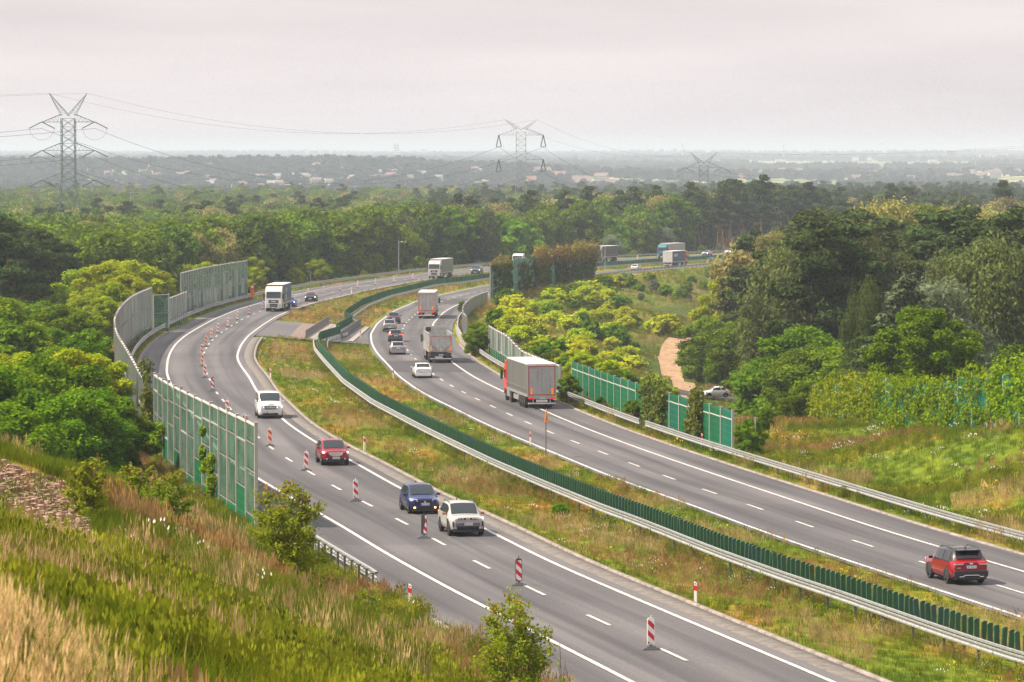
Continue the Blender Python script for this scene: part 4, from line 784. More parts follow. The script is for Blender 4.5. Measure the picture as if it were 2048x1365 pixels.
BD = [(1302, 1300, 'white', 'white', 'white framed chevron board, the nearest of the row to the camera'), (1038, 1172, 'white', 'dark', 'dark framed chevron board below and right of the beige SUV'), (848, 1077, 'half', 'dark', 'chevron board turned to show its dark side, in front of the blue hatchback'), (712, 1003, 'white', 'white', 'chevron board left of the blue hatchback'),
      (612, 942, 'white', 'white', 'chevron board left of the red crossover'), (540, 893, 'yellow', 'white', 'cream and red chevron board below the white van'), (489, 862, 'yellow', 'white', 'cream chevron board half hidden behind the near end of the glazed wall'), (454, 832, 'white', 'white', 'chevron board whose foot is hidden by the glazed wall, left of the white van'),
      (425, 783, 'white', 'dark', 'dark framed chevron board up the road from the white van'), (410, 756, 'white', 'white', 'white chevron board just above the dark framed one on the curve'), (404.5, 733, 'yellow', 'white', 'cream chevron board standing in front of a white one on the curve'), (404, 712, 'white', 'white', 'white chevron board partly behind the cream one on the curve'),
      (412, 694, 'yellow', 'white', 'lower of the two cream boards together on the left bend'), (423, 679, 'yellow', 'white', 'upper of the two cream boards together on the left bend'), (436, 667, 'white', 'white', 'white board just beyond the cream pair on the left bend'), (456, 654.5, 'white', 'white', 'white board third down the road from the white lorry'),
      (475, 641, 'white', 'white', 'white board second down the road from the white lorry'), (498, 629.5, 'white', 'white', 'white board next down the road from the white lorry'), (526, 619, 'white', 'white', 'chevron board touching the left side of the white lorry cab'), (583, 598, 'white', 'white', 'chevron board rising behind the small blue car'),
      (616, 592, 'white', 'white', 'chevron board hidden behind the black and red hatchback'), (647, 588, 'white', 'white', 'first free standing board beyond the black and red hatchback'), (680, 582, 'white', 'white', 'second board beyond the black and red hatchback'), (715, 576, 'white', 'white', 'third board beyond the black and red hatchback'),
      (751, 570.5, 'white', 'white', 'board second down the road from the silver lorry with olive trailer'), (787.5, 565, 'white', 'white', 'board next down the road from the silver lorry with olive trailer'), (825.6, 560, 'white', 'white', 'board closest to the silver lorry with olive trailer'), (1233.5, 522, 'white', 'white', 'small board right of the white lorry with the black trailer'), (1275, 520.5, 'white', 'white', 'small board midway to the teal lorry')]
for px, py, st_, fr_, lb in BD:
    x, y = on_road(px, py, 'L'); sx = (at(XLc, y+2)-at(XLc, y-2))/4; put_board(x, y, zL(y)+.01, st_, fr_, lb, -math.atan(sx)*.55+rnd.uniform(-.08, .08))
def post():
    root = thing('marker_post', '', 'marker post', (0, 0, 0)); m = MB(); m.prism([(-.06, 0), (.06, 0), (.06, 1.02), (-.06, 1.1)], -.05, .05); m.build('body', M_wplastic, root)
    m = MB(); m.prism([(-.064, .72), (.064, .68), (.064, .9), (-.064, .94)], -.054, .054); m.build('reflector_band', M_red, root); MB().box((0, 0, 1.0), (.07, .108, .05)).build('number_plate', M_red, root); return root
P0 = None
PD = [(541, 757, 'L', 'in the grass across from the cream board on the curve'), (729, 899, 'L', 'in the median grass right of the red crossover'), (1391, 1206, 'L', 'in the median grass near the camera, tallest of all'), (1060, 893, 'R', 'left of the yellow triangle sign'), (787, 761, 'R', 'at the median edge left of the white sedan'),
      (721, 678, 'R', 'in the asphalt crossing left of the dark grey cars'), (751, 628, 'R', 'in the grass left of the white box lorry'), (582, 618, 'L', 'by the white line behind the white lorry'), (703, 588, 'L', 'at the median edge past the black and red hatchback'), (838, 562.5, 'L', 'at the median edge left of the silver lorry')]
for px, py, sd_, lb in PD:
    x, y = on_road(px, py, sd_); z = zM(x, y)-.03 if at(XLi, y)+.5 < x < at(XRi, y)-.3 else (zL if sd_ == 'L' else zR)(y)
    if P0 is None: P0 = post(); o = P0
    else: o = copy_tree(P0)
    o.location = (x, y, z); o.rotation_euler = (0, rnd.uniform(-.04, .04), rnd.uniform(-.3, .3)); tag(o, 'white and red marker post '+lb, 'marker post', 'roadside marker posts')
for x, y, z, lb in ((at(offs(XRo, 4.7), 279), 279, zR(279), 'white and red marker post behind the barrier at the end of the green wall'), (at(offs(XLo, -3.3), 161), 161, zL(161), 'marker post sunk in grass at the end of the short barrier'), (at(offs(XLo, -4.2), 545), 545, zL(545), 'marker post at the foot of the patchwork wall'), (at(offs(XLo, -4.3), 494), 494, zL(494), 'marker post at the foot of the low milky wall'), (at(offs(XRo, 3.4), 523), 523, zR(523), 'red marker post at the bend of the right hand bridge barrier')):
    o = copy_tree(P0); o.location = (x, y, z); tag(o, lb, 'marker post', 'roadside marker posts')
M_yel = mat('sign_yellow', (.9, .42, .01), .4, emit=None)
root = thing('warning_sign', 'yellow triangular road works sign on a tall grey pole in the median grass', 'road sign', (*on_road(1093, 915, 'R'), 0)); sx_, sy_ = root.location.x, root.location.y; root.location.z = zM(sx_, sy_)-.1; root.rotation_euler = (0, 0, R_(72))
MB().tube((0, .05, 0), (0, .05, 3.3), .05, 8).build('pole', M_galvd, root); tri = lambda s, c: [(-s, c-s*.577), (s, c-s*.577), (0, c+s*1.155)]
m = MB().prism(tri(.56, 2.85), -.012, .012); tp = m.build('plate', M_red, root); MB().prism(tri(.53, 2.85), -.022, -.013).build('face', M_yel, tp)
m = MB(); m.box((.02, -.027, 2.9), (.05, .006, .2)); m.box((.03, -.027, 3.03), (.07, .006, .06)); m.box((-.05, -.027, 2.78), (.04, .006, .16)); m.box((.08, -.027, 2.78), (.04, .006, .16)); m.box((-.1, -.027, 2.86), (.16, .006, .03)); m.box((-.2, -.027, 2.72), (.14, .006, .08)); m.build('worker_symbol', M_black, tp)
def pole(name, lb, cat, px, py, side, h, r=.05, head=None):
    x, y = on_road(px, py, side); root = thing(name, lb, cat, (x, y, min(gz(x, y), (zL if side == 'L' else zR)(y)))); MB().tube((0, 0, -.2), (0, 0, h), r, 8, r2=r*.7).build('pole', M_galv, root); return root
r_ = pole('sign_post', 'grey sign post seen edge on at the end of the right green wall', 'sign post', 1509, 918, 'R', 3.0, .04); q = MB().box((.05, .02, 2.45), (.04, .75, 1.1)).build('plate', M_galv, r_); q = MB().box((.02, .02, 2.3), (.03, .05, 1.5)).build('bracket', M_galvd, r_)
x = at(offs(XLo, -5.2), 815); r_ = thing('camera_mast', 'slim camera mast rising behind the silver lorry', 'mast', (x, 815, zL(815)-.3)); MB().tube((0, 0, 0), (0, 0, 7.6), .1, 8, r2=.07).build('pole', M_galv, r_); q = MB(); q.tube((0, 0, 7.2), (.6, 0, 7.35), .035); q.box((.75, 0, 7.3), (.4, .2, .2)); q.build('camera_head', M_wplastic, r_)
x, y = on_road(1210, 549, 'R'); r_ = thing('lamp_mast', 'pale bare mast at the right end of the ivy covered tall wall', 'mast', (x, y, gz(x, y))); MB().tube((0, 0, 0), (0, 0, 6.4), .1, 8, r2=.06).build('pole', M_galv, r_); MB().box((0, 0, 6.4), (.3, .15, .15)).build('cap', M_galv, r_)
x = at(offs(XLo, -4.6), 707); r_ = thing('sign_post', 'thin post behind the far barrier between the boards', 'sign post', (x, 707, zL(707))); MB().tube((0, 0, 0), (0, 0, 2.6), .05, 6).build('pole', M_galv, r_); MB().box((0, 0, 2.3), (.12, .05, .6)).build('plate', M_galv, r_)
x, y = on_road(807, 564, 'L'); r_ = thing('sign_post', 'thin pole in the median before the silver lorry', 'sign post', (x+1.2, y, zL(y))); MB().tube((0, 0, 0), (0, 0, 2.9), .05, 6).build('pole', M_galv, r_); MB().box((0, 0, 2.7), (.1, .05, .4)).build('plate', M_galv, r_)
M_orange = mat('orange_board', (.85, .16, .04), .5); x = at(offs(XLo, -3.3), 622); r_ = thing('orange_panel', 'upright orange roadside panel behind the white lorry', 'sign', (x, 622, zL(622))); MB().box((0, 0, .25), (.1, .1, .5)).build('stand', M_galvd, r_); MB().box((0, 0, 1.5), (.62, .06, 2.1)).build('panel', M_orange, r_); MB().box((0, -.045, 2.15), (.4, .02, .3)).build('white_patch', M_wplastic, r_); MB().box((.03, -.045, 1.75), (.14, .02, .16)).build('dark_mark', M_black, r_)
x = 48; root = thing('mesh_fence', 'run of thin fence posts in the dry grass behind the green wall', 'fence', (29, 392, gz(29, 392)))
for i in range(9): a = 29+i*.9; b = 392+i*2.4; q = MB().tube((0, 0, -.1), (0, 0, 2.2), .035, 6).build('post', M_galv, root); q.location = (a-29, b-392, gz(a, b)-gz(29, 392))
m = MB()
for z in (.5, 1.2, 2.0): m.tube((0, 0, z), (7.2, 19.2, z+gz(36.2, 411.2)-gz(29, 392)), .012, 4)
m.build('wire', M_galvd, root)
# ------------------------------------------------------------------ vehicles (local axes: x forward, y left, z up)
M_glass = mat('car_glass', (.012, .016, .02), .05, spec=.55); M_glassl = mat('windscreen_glass', (.018, .028, .034), .04, spec=.6)
M_tyre = mat('tyre_rubber', (.022, .022, .024), .85); M_rim = mat('alloy_rim', (.4, .4, .42), .35, .8); M_rimd = mat('dark_rim', (.05, .05, .055), .4, .5)
M_clad = mat('black_cladding', (.03, .03, .033), .6); M_grille = mat('grille_black', (.012, .012, .014), .4); M_chrome = mat('chrome', (.7, .7, .7), .18, 1)
M_plate = mat('number_plate', (.75, .75, .73), .4); M_pblue = mat('plate_blue', (.02, .08, .5), .4); M_lampon = mat('headlamp_on', (.9, .9, .9), .2, emit=(1, .95, .85), es=3); M_lamp = mat('headlamp_glass', (.6, .62, .64), .1, .3)
M_tail = mat('tail_lamp', (.55, .012, .012), .25, emit=(1, .02, .02), es=.35); M_brake = mat('brake_lamp_lit', (.8, .02, .01), .25, emit=(1, .06, .03), es=2.5); M_fog = mat('fog_lamp_on', (1, .5, .2), .3, emit=(1, .38, .1), es=4)
M_under = mat('underbody', (.012, .012, .013), .9); M_skin = mat('occupant_skin', (.45, .27, .2), .7); M_skid = mat('skid_plate', (.4, .41, .42), .4, .5)
def paint(n, c, metal=.25, rough=.32): return mat('paint_'+n, c, rough, metal, coat=.6)
def letters(txt, size, m, name, parent, loc, rot, ext_=.004, sx=1):
    cu = bpy.data.curves.new(name, 'FONT'); cu.body = txt; cu.size = size; cu.extrude = ext_; cu.align_x = 'CENTER'; cu.align_y = 'CENTER'; cu.resolution_u = 2
    t = bpy.data.objects.new(name+'_src', cu); COL.objects.link(t); dg = bpy.context.evaluated_depsgraph_get(); me = bpy.data.meshes.new_from_object(t.evaluated_get(dg)); bpy.data.objects.remove(t)
    me.materials.clear(); me.materials.append(m); o = bpy.data.objects.new(name, me); COL.objects.link(o); o.parent = parent; o.location = loc; o.rotation_euler = rot; o.scale = (sx, 1, 1); return o
RF, RB = (math.pi/2, 0, math.pi/2), (math.pi/2, 0, -math.pi/2)   # lettering facing forward / backward
def wheel(root, x, y, R, w, rim=None, n=20, spokes=5, truck=False):
    s = 1 if y > 0 else -1; m = MB(); prof = [(R*.62, -w/2), (R*.93, -w/2), (R, -w/2+.03), (R, w/2-.03), (R*.93, w/2), (R*.62, w/2)]
    for i in range(n):
        a = 2*math.pi*i/n
        for r, q in prof: m.v.append((r*math.cos(a), q, r*math.sin(a)))
    k = len(prof)
    for i in range(n):
        j = (i+1) % n
        for q in range(k-1): m.f.append((i*k+q, i*k+q+1, j*k+q+1, j*k+q)); m.m.append(0)
    wh = recalc(m.build('wheel', M_tyre, root, smooth=False)); wh.location = (x, y, R)
    m = MB(); yo = s*w*.36; r0 = R*.64
    m.tube((0, yo-s*.06, 0), (0, yo-s*.02, 0), r0, 16, 1); m.tube((0, yo-s*.02, 0), (0, yo+s*.04, 0), r0*.25, 10)
    for i in range(spokes):
        a = 2*math.pi*i/spokes+.3; c = Vector((math.cos(a), 0, math.sin(a))); t = Vector((-math.sin(a), 0, math.cos(a))); b0, b1 = c*r0*.15, c*r0*.97; wv = t*r0*.16
        m.add([b0-wv+Vector((0, yo+s*.03, 0)), b0+wv+Vector((0, yo+s*.03, 0)), b1+wv*.8+Vector((0, yo, 0)), b1-wv*.8+Vector((0, yo, 0)), b0-wv+Vector((0, yo-s*.02, 0)), b0+wv+Vector((0, yo-s*.02, 0)), b1+wv*.8+Vector((0, yo-s*.03, 0)), b1-wv*.8+Vector((0, yo-s*.03, 0))],
              [(0, 1, 2, 3), (4, 5, 6, 7), (0, 1, 5, 4), (1, 2, 6, 5), (2, 3, 7, 6), (3, 0, 4, 7)])
    m.build('rim', [rim or M_rim, M_grille], wh); return wh
def plate_(root, x, z, txt, rear, w=.52, h=.13):
    s = -1 if rear else 1; p = MB().box((x, 0, z), (.02, w, h)).build('number_plate', M_plate, root); MB().box((x+s*.012, -s*w*.46, z), (.006, .05, h*.98)).build('blue_strip', M_pblue, p)
    letters(txt, h*.92, M_grille, 'plate_text', p, (x+s*.014, s*.025, z), RB if rear else RF, .002, .82)
def car(label, cat, P, col, roofcol=None):
    """P: L W H hood cowl zc rf rr tail zt (metres; x from the centre)"""
    L, W, H = P['L'], P['W'], P['H']; h = L/2; w = W/2; root = thing(P.get('name', 'car'), label, cat); gc = P.get('gc', .2); zb = P['belt']; tf = P.get('tumble', .76); R = P.get('R', .33)
    # station: x, half width, z bottom, z mid, z belt, half width top, z top
    rf, rr, cw, tl = P['rf'], P['rr'], P['cowl'], P['tail']; zc, zt, zn = P['zc'], P['zt'], P['zn']
    st = [(h, w*.74, gc+.13, .5, zn-.13, w*.62, zn-.08), (h-.07, w*.86, gc+.05, .52, zn-.07, w*.70, zn-.01), (h-.28, w*.955, gc, .55, zn-.02, w*.76, zn+.035), (h-.65, w*.99, gc, .57, (zn+zb)/2-.0, w*.78, (zn+zc)/2+.02),
          (cw, w, gc, .58, zb, w*.80, zc), ((cw*.45+rf*.55), w, gc, .58, zb+.02, w*(tf+.035), zc+(H-.05-zc)*.62), (rf, w, gc, .58, zb+.03, w*tf, H-.035), ((rf+rr)/2, w, gc, .58, zb+.045, w*tf, H),
          (rr, w*.99, gc, .58, zb+.07, w*(tf-.02), H-.04), ((rr+tl)/2, w*.985, gc, .6, zb+.075, w*(tf+.0), (H-.04)*.52+zt*.48), (tl, w*.975, gc+.02, .6, min(zb+.08, zt-.02), w*.78, zt), (-h+.12, w*.93, gc+.06, .6, min(zb+.05, zt-.06), w*.76, zt-.02), (-h, w*.84, gc+.16, .55, zt-.16, w*.70, zt-.1)]
    st.sort(key=lambda s: -s[0])
    def sec(s): x, a, z0, z1, z2, b, z3 = s; return [(x, a*.8, z0), (x, a*.97, z0+.09), (x, a, z1), (x, a*.985, z2), (x, b, z3), (x, b*.55, z3+.035), (x, 0, z3+.045)]
    m = MB(); k = 13
    for s in st:
        q = sec(s); m.v += q+[(x, -y, z) for x, y, z in q[-2::-1]]
    roofi = []
    for i in range(len(st)-1):
        for j in range(k):
            a, b = i*k+j, i*k+(j+1) % k; top = j in (4, 5, 6, 7) and roofcol is not None and st[i+1][0] <= rf+.01 and st[i][0] >= rr-.01 and True
            m.f.append((a, b, b+k, a+k)); m.m.append(1 if top or (roofcol and j in (3, 8) and st[i][0] <= rf+.5 and st[i+1][0] >= tl-.5) else (2 if j == 12 else (2 if j in (0, 11) and P.get('clad') else 0)))
    m.f.append(tuple(range(k))); m.m.append(0); m.f.append(tuple((len(st)-1)*k+i for i in range(k-1, -1, -1))); m.m.append(0)
    body = recalc(m.build('body', [col, roofcol or col, M_clad], root, smooth=True))
    for p in body.data.polygons:
        if p.index >= (len(st)-1)*k: p.use_smooth = False
    xs_ = [s[0] for s in st][::-1]
    def ip(x, j): q = [sec(s)[j] for s in st][::-1]; return Vector((x, float(np.interp(x, xs_, [v[1] for v in q])), float(np.interp(x, xs_, [v[2] for v in q]))))
    def patch(name, rows, mt, off, parent=root):
        mm = MB(); n = len(rows[0]); 
        for r in rows: mm.v += [tuple(Vector(p)+off) for p in r]
        for i in range(len(rows)-1):
            for j in range(n-1): mm.f.append((i*n+j, i*n+j+1, (i+1)*n+j+1, (i+1)*n+j)); mm.m.append(0)
        o = mm.build(name, mt, parent, smooth=True); return o
    def across(x, fr):  # row across the car top at station x
        a, b, c = ip(x, 4), ip(x, 5), ip(x, 6); a = a+(b-a)*(1-fr)
        r = [a, b, c]; return r+[Vector((v.x, -v.y, v.z)) for v in (b, a)]
    d = rf-cw; patch('windscreen', [across(cw+d*t, .86) for t in (.03, .28, .55, .8, .95)], M_glassl, Vector((.022, 0, .022)))
    d = tl-rr
    if P.get('rearglass', True): patch('rear_window', [across(rr+d*t, .84) for t in (.1, .35, .6, .86)], M_glass, Vector((-.024, 0, .02)))
    segs = P.get('win', [(cw-.32, (rf+rr)/2+.02), ((rf+rr)/2-.06, rr+.12)])
    for sgn in (1, -1):
        for x0, x1 in segs:
            rows = []
            for x in np.linspace(x0, x1, 6):
                a, b = ip(x, 3), ip(x, 4); lo_, hi_ = a+(b-a)*.1, a+(b-a)*.86
                rows.append([Vector((v.x, sgn*(v.y+.012), v.z)) for v in (lo_, hi_)])
            patch('side_window', rows, M_glass, Vector((0, 0, .004)))
        MB().box((cw-.28, sgn*(w+.1), zb+.09), (.12, .2, .14)).build('mirror', P.get('mirror', col), root, bev=.03)
        for x, zz in (((rf+rr)/2+.05, zb-.12), (rr+.25, zb-.1)): MB().box((x, sgn*(w*.99+.012), zz), (.17, .03, .035)).build('door_handle', col, root)
    wb = P['wb']/2; 
    for sgn in (1, -1):
        for x in (wb+P.get('wo', .05), -wb+P.get('wo', .05)):
            mm = MB(); n = 10; yy = sgn*(w+.004)
            pts = [(x+(R+.085)*math.cos(t), yy, max(R+(R+.085)*math.sin(t), gc*.8)) for t in np.linspace(-.25, math.pi+.25, n)]
            mm.add(pts+[(x+(R+.02)*math.cos(t), yy, max(R+(R+.02)*math.sin(t), gc*.8)) for t in np.linspace(-.25, math.pi+.25, n)], [(i, i+1, n+i+1, n+i) for i in range(n-1)])
            mm.add([(a, yy*1.001-sgn*.008, c) for a, b, c in pts], [tuple(range(n))], 0); mm.build('wheel_arch', M_clad if P.get('clad') else M_under, root)
            wheel(root, x, sgn*(w-.1), R, .22, P.get('rim'))
    MB().box((0, 0, gc+.02), (L*.86, W*.8, .12)).build('underbody', M_under, root)
    fx = h+.005; lz = P.get('lz', zn-.12); lw = P.get('lw', .36); lh = P.get('lh', .13)
    for sgn in (1, -1):
        mm = MB(); y0, y1 = sgn*(w*.9-lw), sgn*w*.93; mm.add([(h-.03, y0, lz-lh*.35), (h-.16, y1, lz-lh*.2), (h-.2, y1, lz+lh*.75), (h-.05, y0, lz+lh*.4), (h-.2, y0, lz-lh*.35), (h-.42, y1*1.03, lz), (h-.42, y1*1.03, lz+lh*.7), (h-.2, y0, lz+lh*.4)], [(0, 1, 2, 3), (1, 5, 6, 2), (3, 2, 6, 7), (0, 4, 5, 1), (0, 3, 7, 4)])
        o = mm.build('headlight', M_lampon if P.get('lit') else M_lamp, root); o.location.x = .045
        if P.get('fog'): MB().box((h-.03, sgn*w*.66, gc+.2), (.08, .14, .09)).build('fog_lamp', M_fog if P['fog'] == 'on' else M_lamp, root, bev=.02)
        tz = P.get('tz', zt-.2); tw = P.get('tw', .34); th = P.get('th', .16); mt = M_brake if P.get('brake') else M_tail
        mm = MB(); y0, y1 = sgn*(w*.93-tw), sgn*w*.95; mm.add([(-h-.02, y0, tz-th*.3), (-h+.12, y1, tz-th*.4), (-h+.12, y1, tz+th*.6), (-h-.01, y0, tz+th*.3), (-h+.4, y1*1.03, tz), (-h+.4, y1*1.03, tz+th*.5)], [(0, 3, 2, 1), (1, 2, 5, 4), (3, 5, 2), (0, 1, 4)]); mm.build('tail_light', mt, root)
    gw, gh, gzz = P.get('grille', (.95, .2, zn-.2)); g_ = MB().box((h-.005, 0, gzz), (.05, gw, gh)).build('grille', M_grille, root, bev=.015)
    if P.get('bars'):
        for i in range(P['bars']): MB().box((h+.024, 0, gzz+gh*((i+1)/(P['bars']+1)-.5)), (.012, gw*.96, .018)).build('chrome_bar', M_chrome, g_)
    if P.get('badge', True): q = MB(); q.tube((h+.02, 0, gzz+P.get('bz', 0)), (h+.045, 0, gzz+P.get('bz', 0)), .06, 12); q.build('badge', M_chrome, g_)
    MB().box((h-.06, 0, gc+.17), (.16, W*.62, .17)).build('air_intake', M_grille, root, bev=.03)
    MB().box((h-.1, 0, gc+.045), (.26, W*.8, .09)).build('front_lip', P.get('lip', M_clad), root, bev=.02)
    MB().box((-h+.07, 0, gc+.16), (.24, W*.84, .24)).build('rear_bumper', P.get('rbump', M_clad), root, bev=.03)
    if P.get('pf'): plate_(root, h+.055, P.get('pfz', gc+.3), P['pf'], False)
    if P.get('pr'): plate_(root, -h-.035, P.get('prz', .75), P['pr'], True)
    if P.get('rails'):
        for sgn in (1, -1):
            q = MB(); y = sgn*w*tf*.93; z = H+.05; q.tube((rf-.1, y, H-.03), (rf-.3, y, z), .022); q.tube((rf-.3, y, z), (rr+.25, y, z), .022); q.tube((rr+.25, y, z), (rr+.05, y, H-.05), .022); q.build('roof_rail', P['rails'], root)
    if P.get('fin', True): MB().box((rr+.25, 0, H+.07), (.16, .04, .08)).build('aerial', M_clad, root)
    for f in P.get('extra', ()): f(root, P, ip)
    return root
LENS = {}
def put(o, ref, side, front, L, yaw=0):
    """front=True: the pixel shows the middle of its front bumper on the ground, else of its rear"""
    x, y = on_road(*ref, side) if ref[0] > 60 or ref[1] > 60 else ref; zf = zL if side == 'L' else zR; X = (XLi if side == 'L' else XRi)
    yc = y+L/2 if front else y+L/2; sx = (at(X, yc+6)-at(X, yc-6))/12; t = Vector((sx, 1, 0)).normalized(); c = Vector((x, y, 0))+t*L/2
    fwd = -t if side == 'L' else t; yaw_ = math.atan2(fwd.y, fwd.x)+yaw; g = .0103 if side == 'L' else .0107; pitch = math.atan(-g*t.y)*(1 if side == 'R' else -1)
    o.location = (c.x, c.y, zf(c.y)+.005); o.rotation_euler = (0, -pitch, yaw_); return o
SUV = dict(L=4.35, W=1.82, H=1.62, belt=1.02, zn=1.0, zc=1.06, cowl=1.05, rf=.42, rr=-1.55, tail=-2.0, zt=1.08, wb=2.66, R=.36, gc=.24, clad=True)
HAT = dict(L=4.0, W=1.72, H=1.48, belt=.94, zn=.84, zc=.98, cowl=1.1, rf=.4, rr=-1.35, tail=-1.78, zt=.98, wb=2.5, R=.31, gc=.17)
SED = dict(L=4.75, W=1.83, H=1.46, belt=.93, zn=.82, zc=.96, cowl=1.0, rf=.25, rr=-1.1, tail=-1.72, zt=1.02, wb=2.8, R=.34, gc=.17, rbump=None)
WAG = dict(L=4.6, W=1.81, H=1.48, belt=.96, zn=.84, zc=.98, cowl=1.05, rf=.35, rr=-1.85, tail=-2.15, zt=1.0, wb=2.68, R=.34, gc=.17)
def mk(base, **k): d = dict(base); d.update(k); return d
white = paint('white', (.60, .60, .60), 0, .3); beige = paint('beige', (.36, .355, .34), .1); cred = paint('crimson', (.26, .004, .018), .35); nblue = paint('navy', (.008, .02, .11), .35); bred = paint('cherry', (.27, .003, .012), .35)
grey = paint('silver_grey', (.30, .31, .33), .6); dgrey = paint('dark_grey', (.09, .095, .105), .5); blackp = paint('black', (.018, .018, .022), .3); silver = paint('silver', (.42, .43, .45), .6); blue = paint('blue', (.02, .09, .42), .4); bronze = paint('bronze', (.42, .16, .06), .5)
# beige compact SUV
def duster(root, P, ip):
    h = P['L']/2; q = MB().box((h+.01, 0, .93), (.05, 1.0, .1)).build('front_band', M_grille, root, bev=.01)
    for y in (-.42, -.27, .27, .42): MB().box((h+.045, y, .93), (.012, .11, .035)).build('light_dash', M_wplastic, q)
    MB().box((h+.045, 0, .93), (.012, .22, .07)).build('maker_mark', M_chrome, q)
    for s in (1, -1): MB().box((h-.03, s*.78, .66), (.08, .05, .28)).build('air_curtain', M_grille, root); MB().box((1.2, s*.92, .72), (.28, .03, .3)).build('wing_cladding', M_clad, root)
    MB().box((h-.02, 0, .62), (.09, 1.3, .2)).build('bumper_cladding', mat('grey_cladding', (.12, .12, .125), .6), root, bev=.03)
put(car('light beige compact SUV with black cladding and bronze mirrors, nearest on the left road', 'car', mk(SUV, lit=True, fog='off', pf='SRB WW45', pfz=.66, lip=M_clad, rails=M_dgrey, grille=(1.2, .2, .45), badge=False, lz=.92, lw=.42, lh=.09, mirror=bronze, rim=M_rimd, extra=(duster,)), beige), (936, 1074), 'L', True, 4.35)
put(car('dark blue hatchback with glowing orange fog lamps just ahead of the beige SUV', 'car', mk(HAT, W=1.7, H=1.52, fog='on', pf='SWD 05444', pfz=.56, grille=(.75, .17, .68), lz=.76, lw=.34, lh=.18), nblue), (850, 1029), 'L', True, 4.0)
def cx3(root, P, ip):
    h = P['L']/2; q = MB(); pr = [(-.5, .86), (.5, .86), (.42, .68), (.2, .6), (-.2, .6), (-.42, .68)]; n = 6; q.add([(h+.03, a, b) for a, b in pr]+[(h+.042, a*.9, b*.94+.04) for a, b in pr], [tuple(range(6, 12))]+[(i, (i+1) % n, n+(i+1) % n, n+i) for i in range(n)]); q.build('grille_surround', M_chrome, root)
put(car('crimson crossover with silver roof rails, headlights on, behind the lane boards', 'car', mk(SUV, L=4.28, W=1.77, H=1.56, zn=.93, zc=1.02, lit=True, pf='SPS 4U70', pfz=.5, grille=(.9, .24, .74), lz=.83, lw=.38, lh=.1, rails=M_chrome, fog='off', extra=(cx3,)), cred), (672, 932), 'L', True, 4.28)
# white passenger van
VAN = dict(name='van', L=5.1, W=1.96, H=1.97, belt=1.22, zn=1.08, zc=1.32, cowl=1.85, rf=1.1, rr=-2.3, tail=-2.45, zt=1.25, wb=3.1, R=.34, gc=.2, tumble=.84, win=[(1.55, .45), (.35, -.95), (-1.05, -2.2)])
def vanx(root, P, ip):
    h = P['L']/2
    for s in (1, -1): MB().box((h-.02, s*.2, .9), (.1, .34, .1)).build('grille_wing', M_chrome, root)
    q = MB(); q.add([(h+.06, 0, 1.0), (h+.06, .07, .88), (h+.06, 0, .76), (h+.06, -.07, .88), (h+.07, 0, .95), (h+.07, .035, .88), (h+.07, 0, .81), (h+.07, -.035, .88)], [(0, 1, 5, 4), (1, 2, 6, 5), (2, 3, 7, 6), (3, 0, 4, 7)]); q.build('diamond_badge', M_chrome, root)
    MB().box((h-.06, .08, 1.13), (.02, .42, .035)).box((h-.04, -.1, 1.07), (.02, .3, .025)).build('bonnet_marking', M_dgrey, root)
put(car('white passenger van with lit headlights and black lower bumper', 'van', mk(VAN, lit=True, pf='WX 8952E', pfz=.5, grille=(.9, .26, .86), bars=4, badge=False, lz=.92, lw=.36, lh=.14, lip=M_clad, fin=False, extra=(vanx,)), white), (541, 838), 'L', True, 5.1)
put(car('small blue car half hidden behind the white lorry', 'car', mk(HAT, lit=True, pf='SK 81', pfz=.5), blue), (578, 614.5), 'L', True, 4.0)
put(car('black hatchback with red roof and red mirrors', 'car', mk(HAT, lit=True, pf='SC 4410', pfz=.5, mirror=cred), blackp, cred), (620, 604), 'L', True, 4.0)
put(car('dark minivan behind the median screen, following the silver lorry', 'car', mk(VAN, name='car', L=4.9, H=1.88, lit=True, pf='KR 2201', mirror=dgrey), dgrey), (950, 549.5), 'L', True, 4.9)
put(car('far pale car on the left road, nearer to the teal lorry', 'car', mk(SED, lit=True), silver), (1409, 512), 'L', True, 4.7); put(car('far pale car on the left road, rightmost of the two', 'car', mk(WAG, lit=True), white), (1455, 509), 'L', True, 4.6)
# right carriageway, seen from behind
def rav(root, P, ip):
    h = P['L']/2
    q = MB()
    for a, b in (((-h-.1, .62, .42), (-h-.12, .42, .42)), ((-h-.12, .42, .42), (-h-.13, .34, .49)), ((-h-.13, .34, .49), (-h-.13, -.34, .49)), ((-h-.13, -.34, .49), (-h-.12, -.42, .42)), ((-h-.12, -.42, .42), (-h-.1, -.62, .42))): q.tube(a, b, .018)
    q.build('bumper_trim', M_chrome, root); MB().box((-h-.03, 0, 1.03), (.04, .2, .1)).build('badge', M_chrome, root, bev=.03)
    for s in (1, -1): MB().box((-h-.01, s*.62, 1.01), (.05, .42, .05)).build('lamp_insert', M_lamp, root); MB().box((-h-.055, s*.6, .63), (.02, .24, .035)).build('reflector', M_red, root)
    MB().box((-h+.02, 0, .56), (.2, 1.72, .3)).build('bumper_cladding', blackp, root, bev=.04); MB().box((-1.9, 0, 1.66), (.32, 1.2, .04)).build('roof_spoiler', blackp, root, bev=.01); MB().box((-h-.03, .62, .84), (.02, .2, .04)).build('trim_badge', M_chrome, root)
put(car('cherry red SUV with black roof driving away, nearest on the right road', 'car', mk(SUV, L=4.6, W=1.855, H=1.69, wb=2.69, rr=-1.7, tail=-2.1, zt=1.14, tz=1.06, tw=.5, th=.16, pr='SK 3K214', prz=.88, R=.37, rim=M_rimd, mirror=blackp, rails=M_clad, extra=(rav,)), bred, blackp), (1942, 1171), 'R', False, 4.6, -.0)
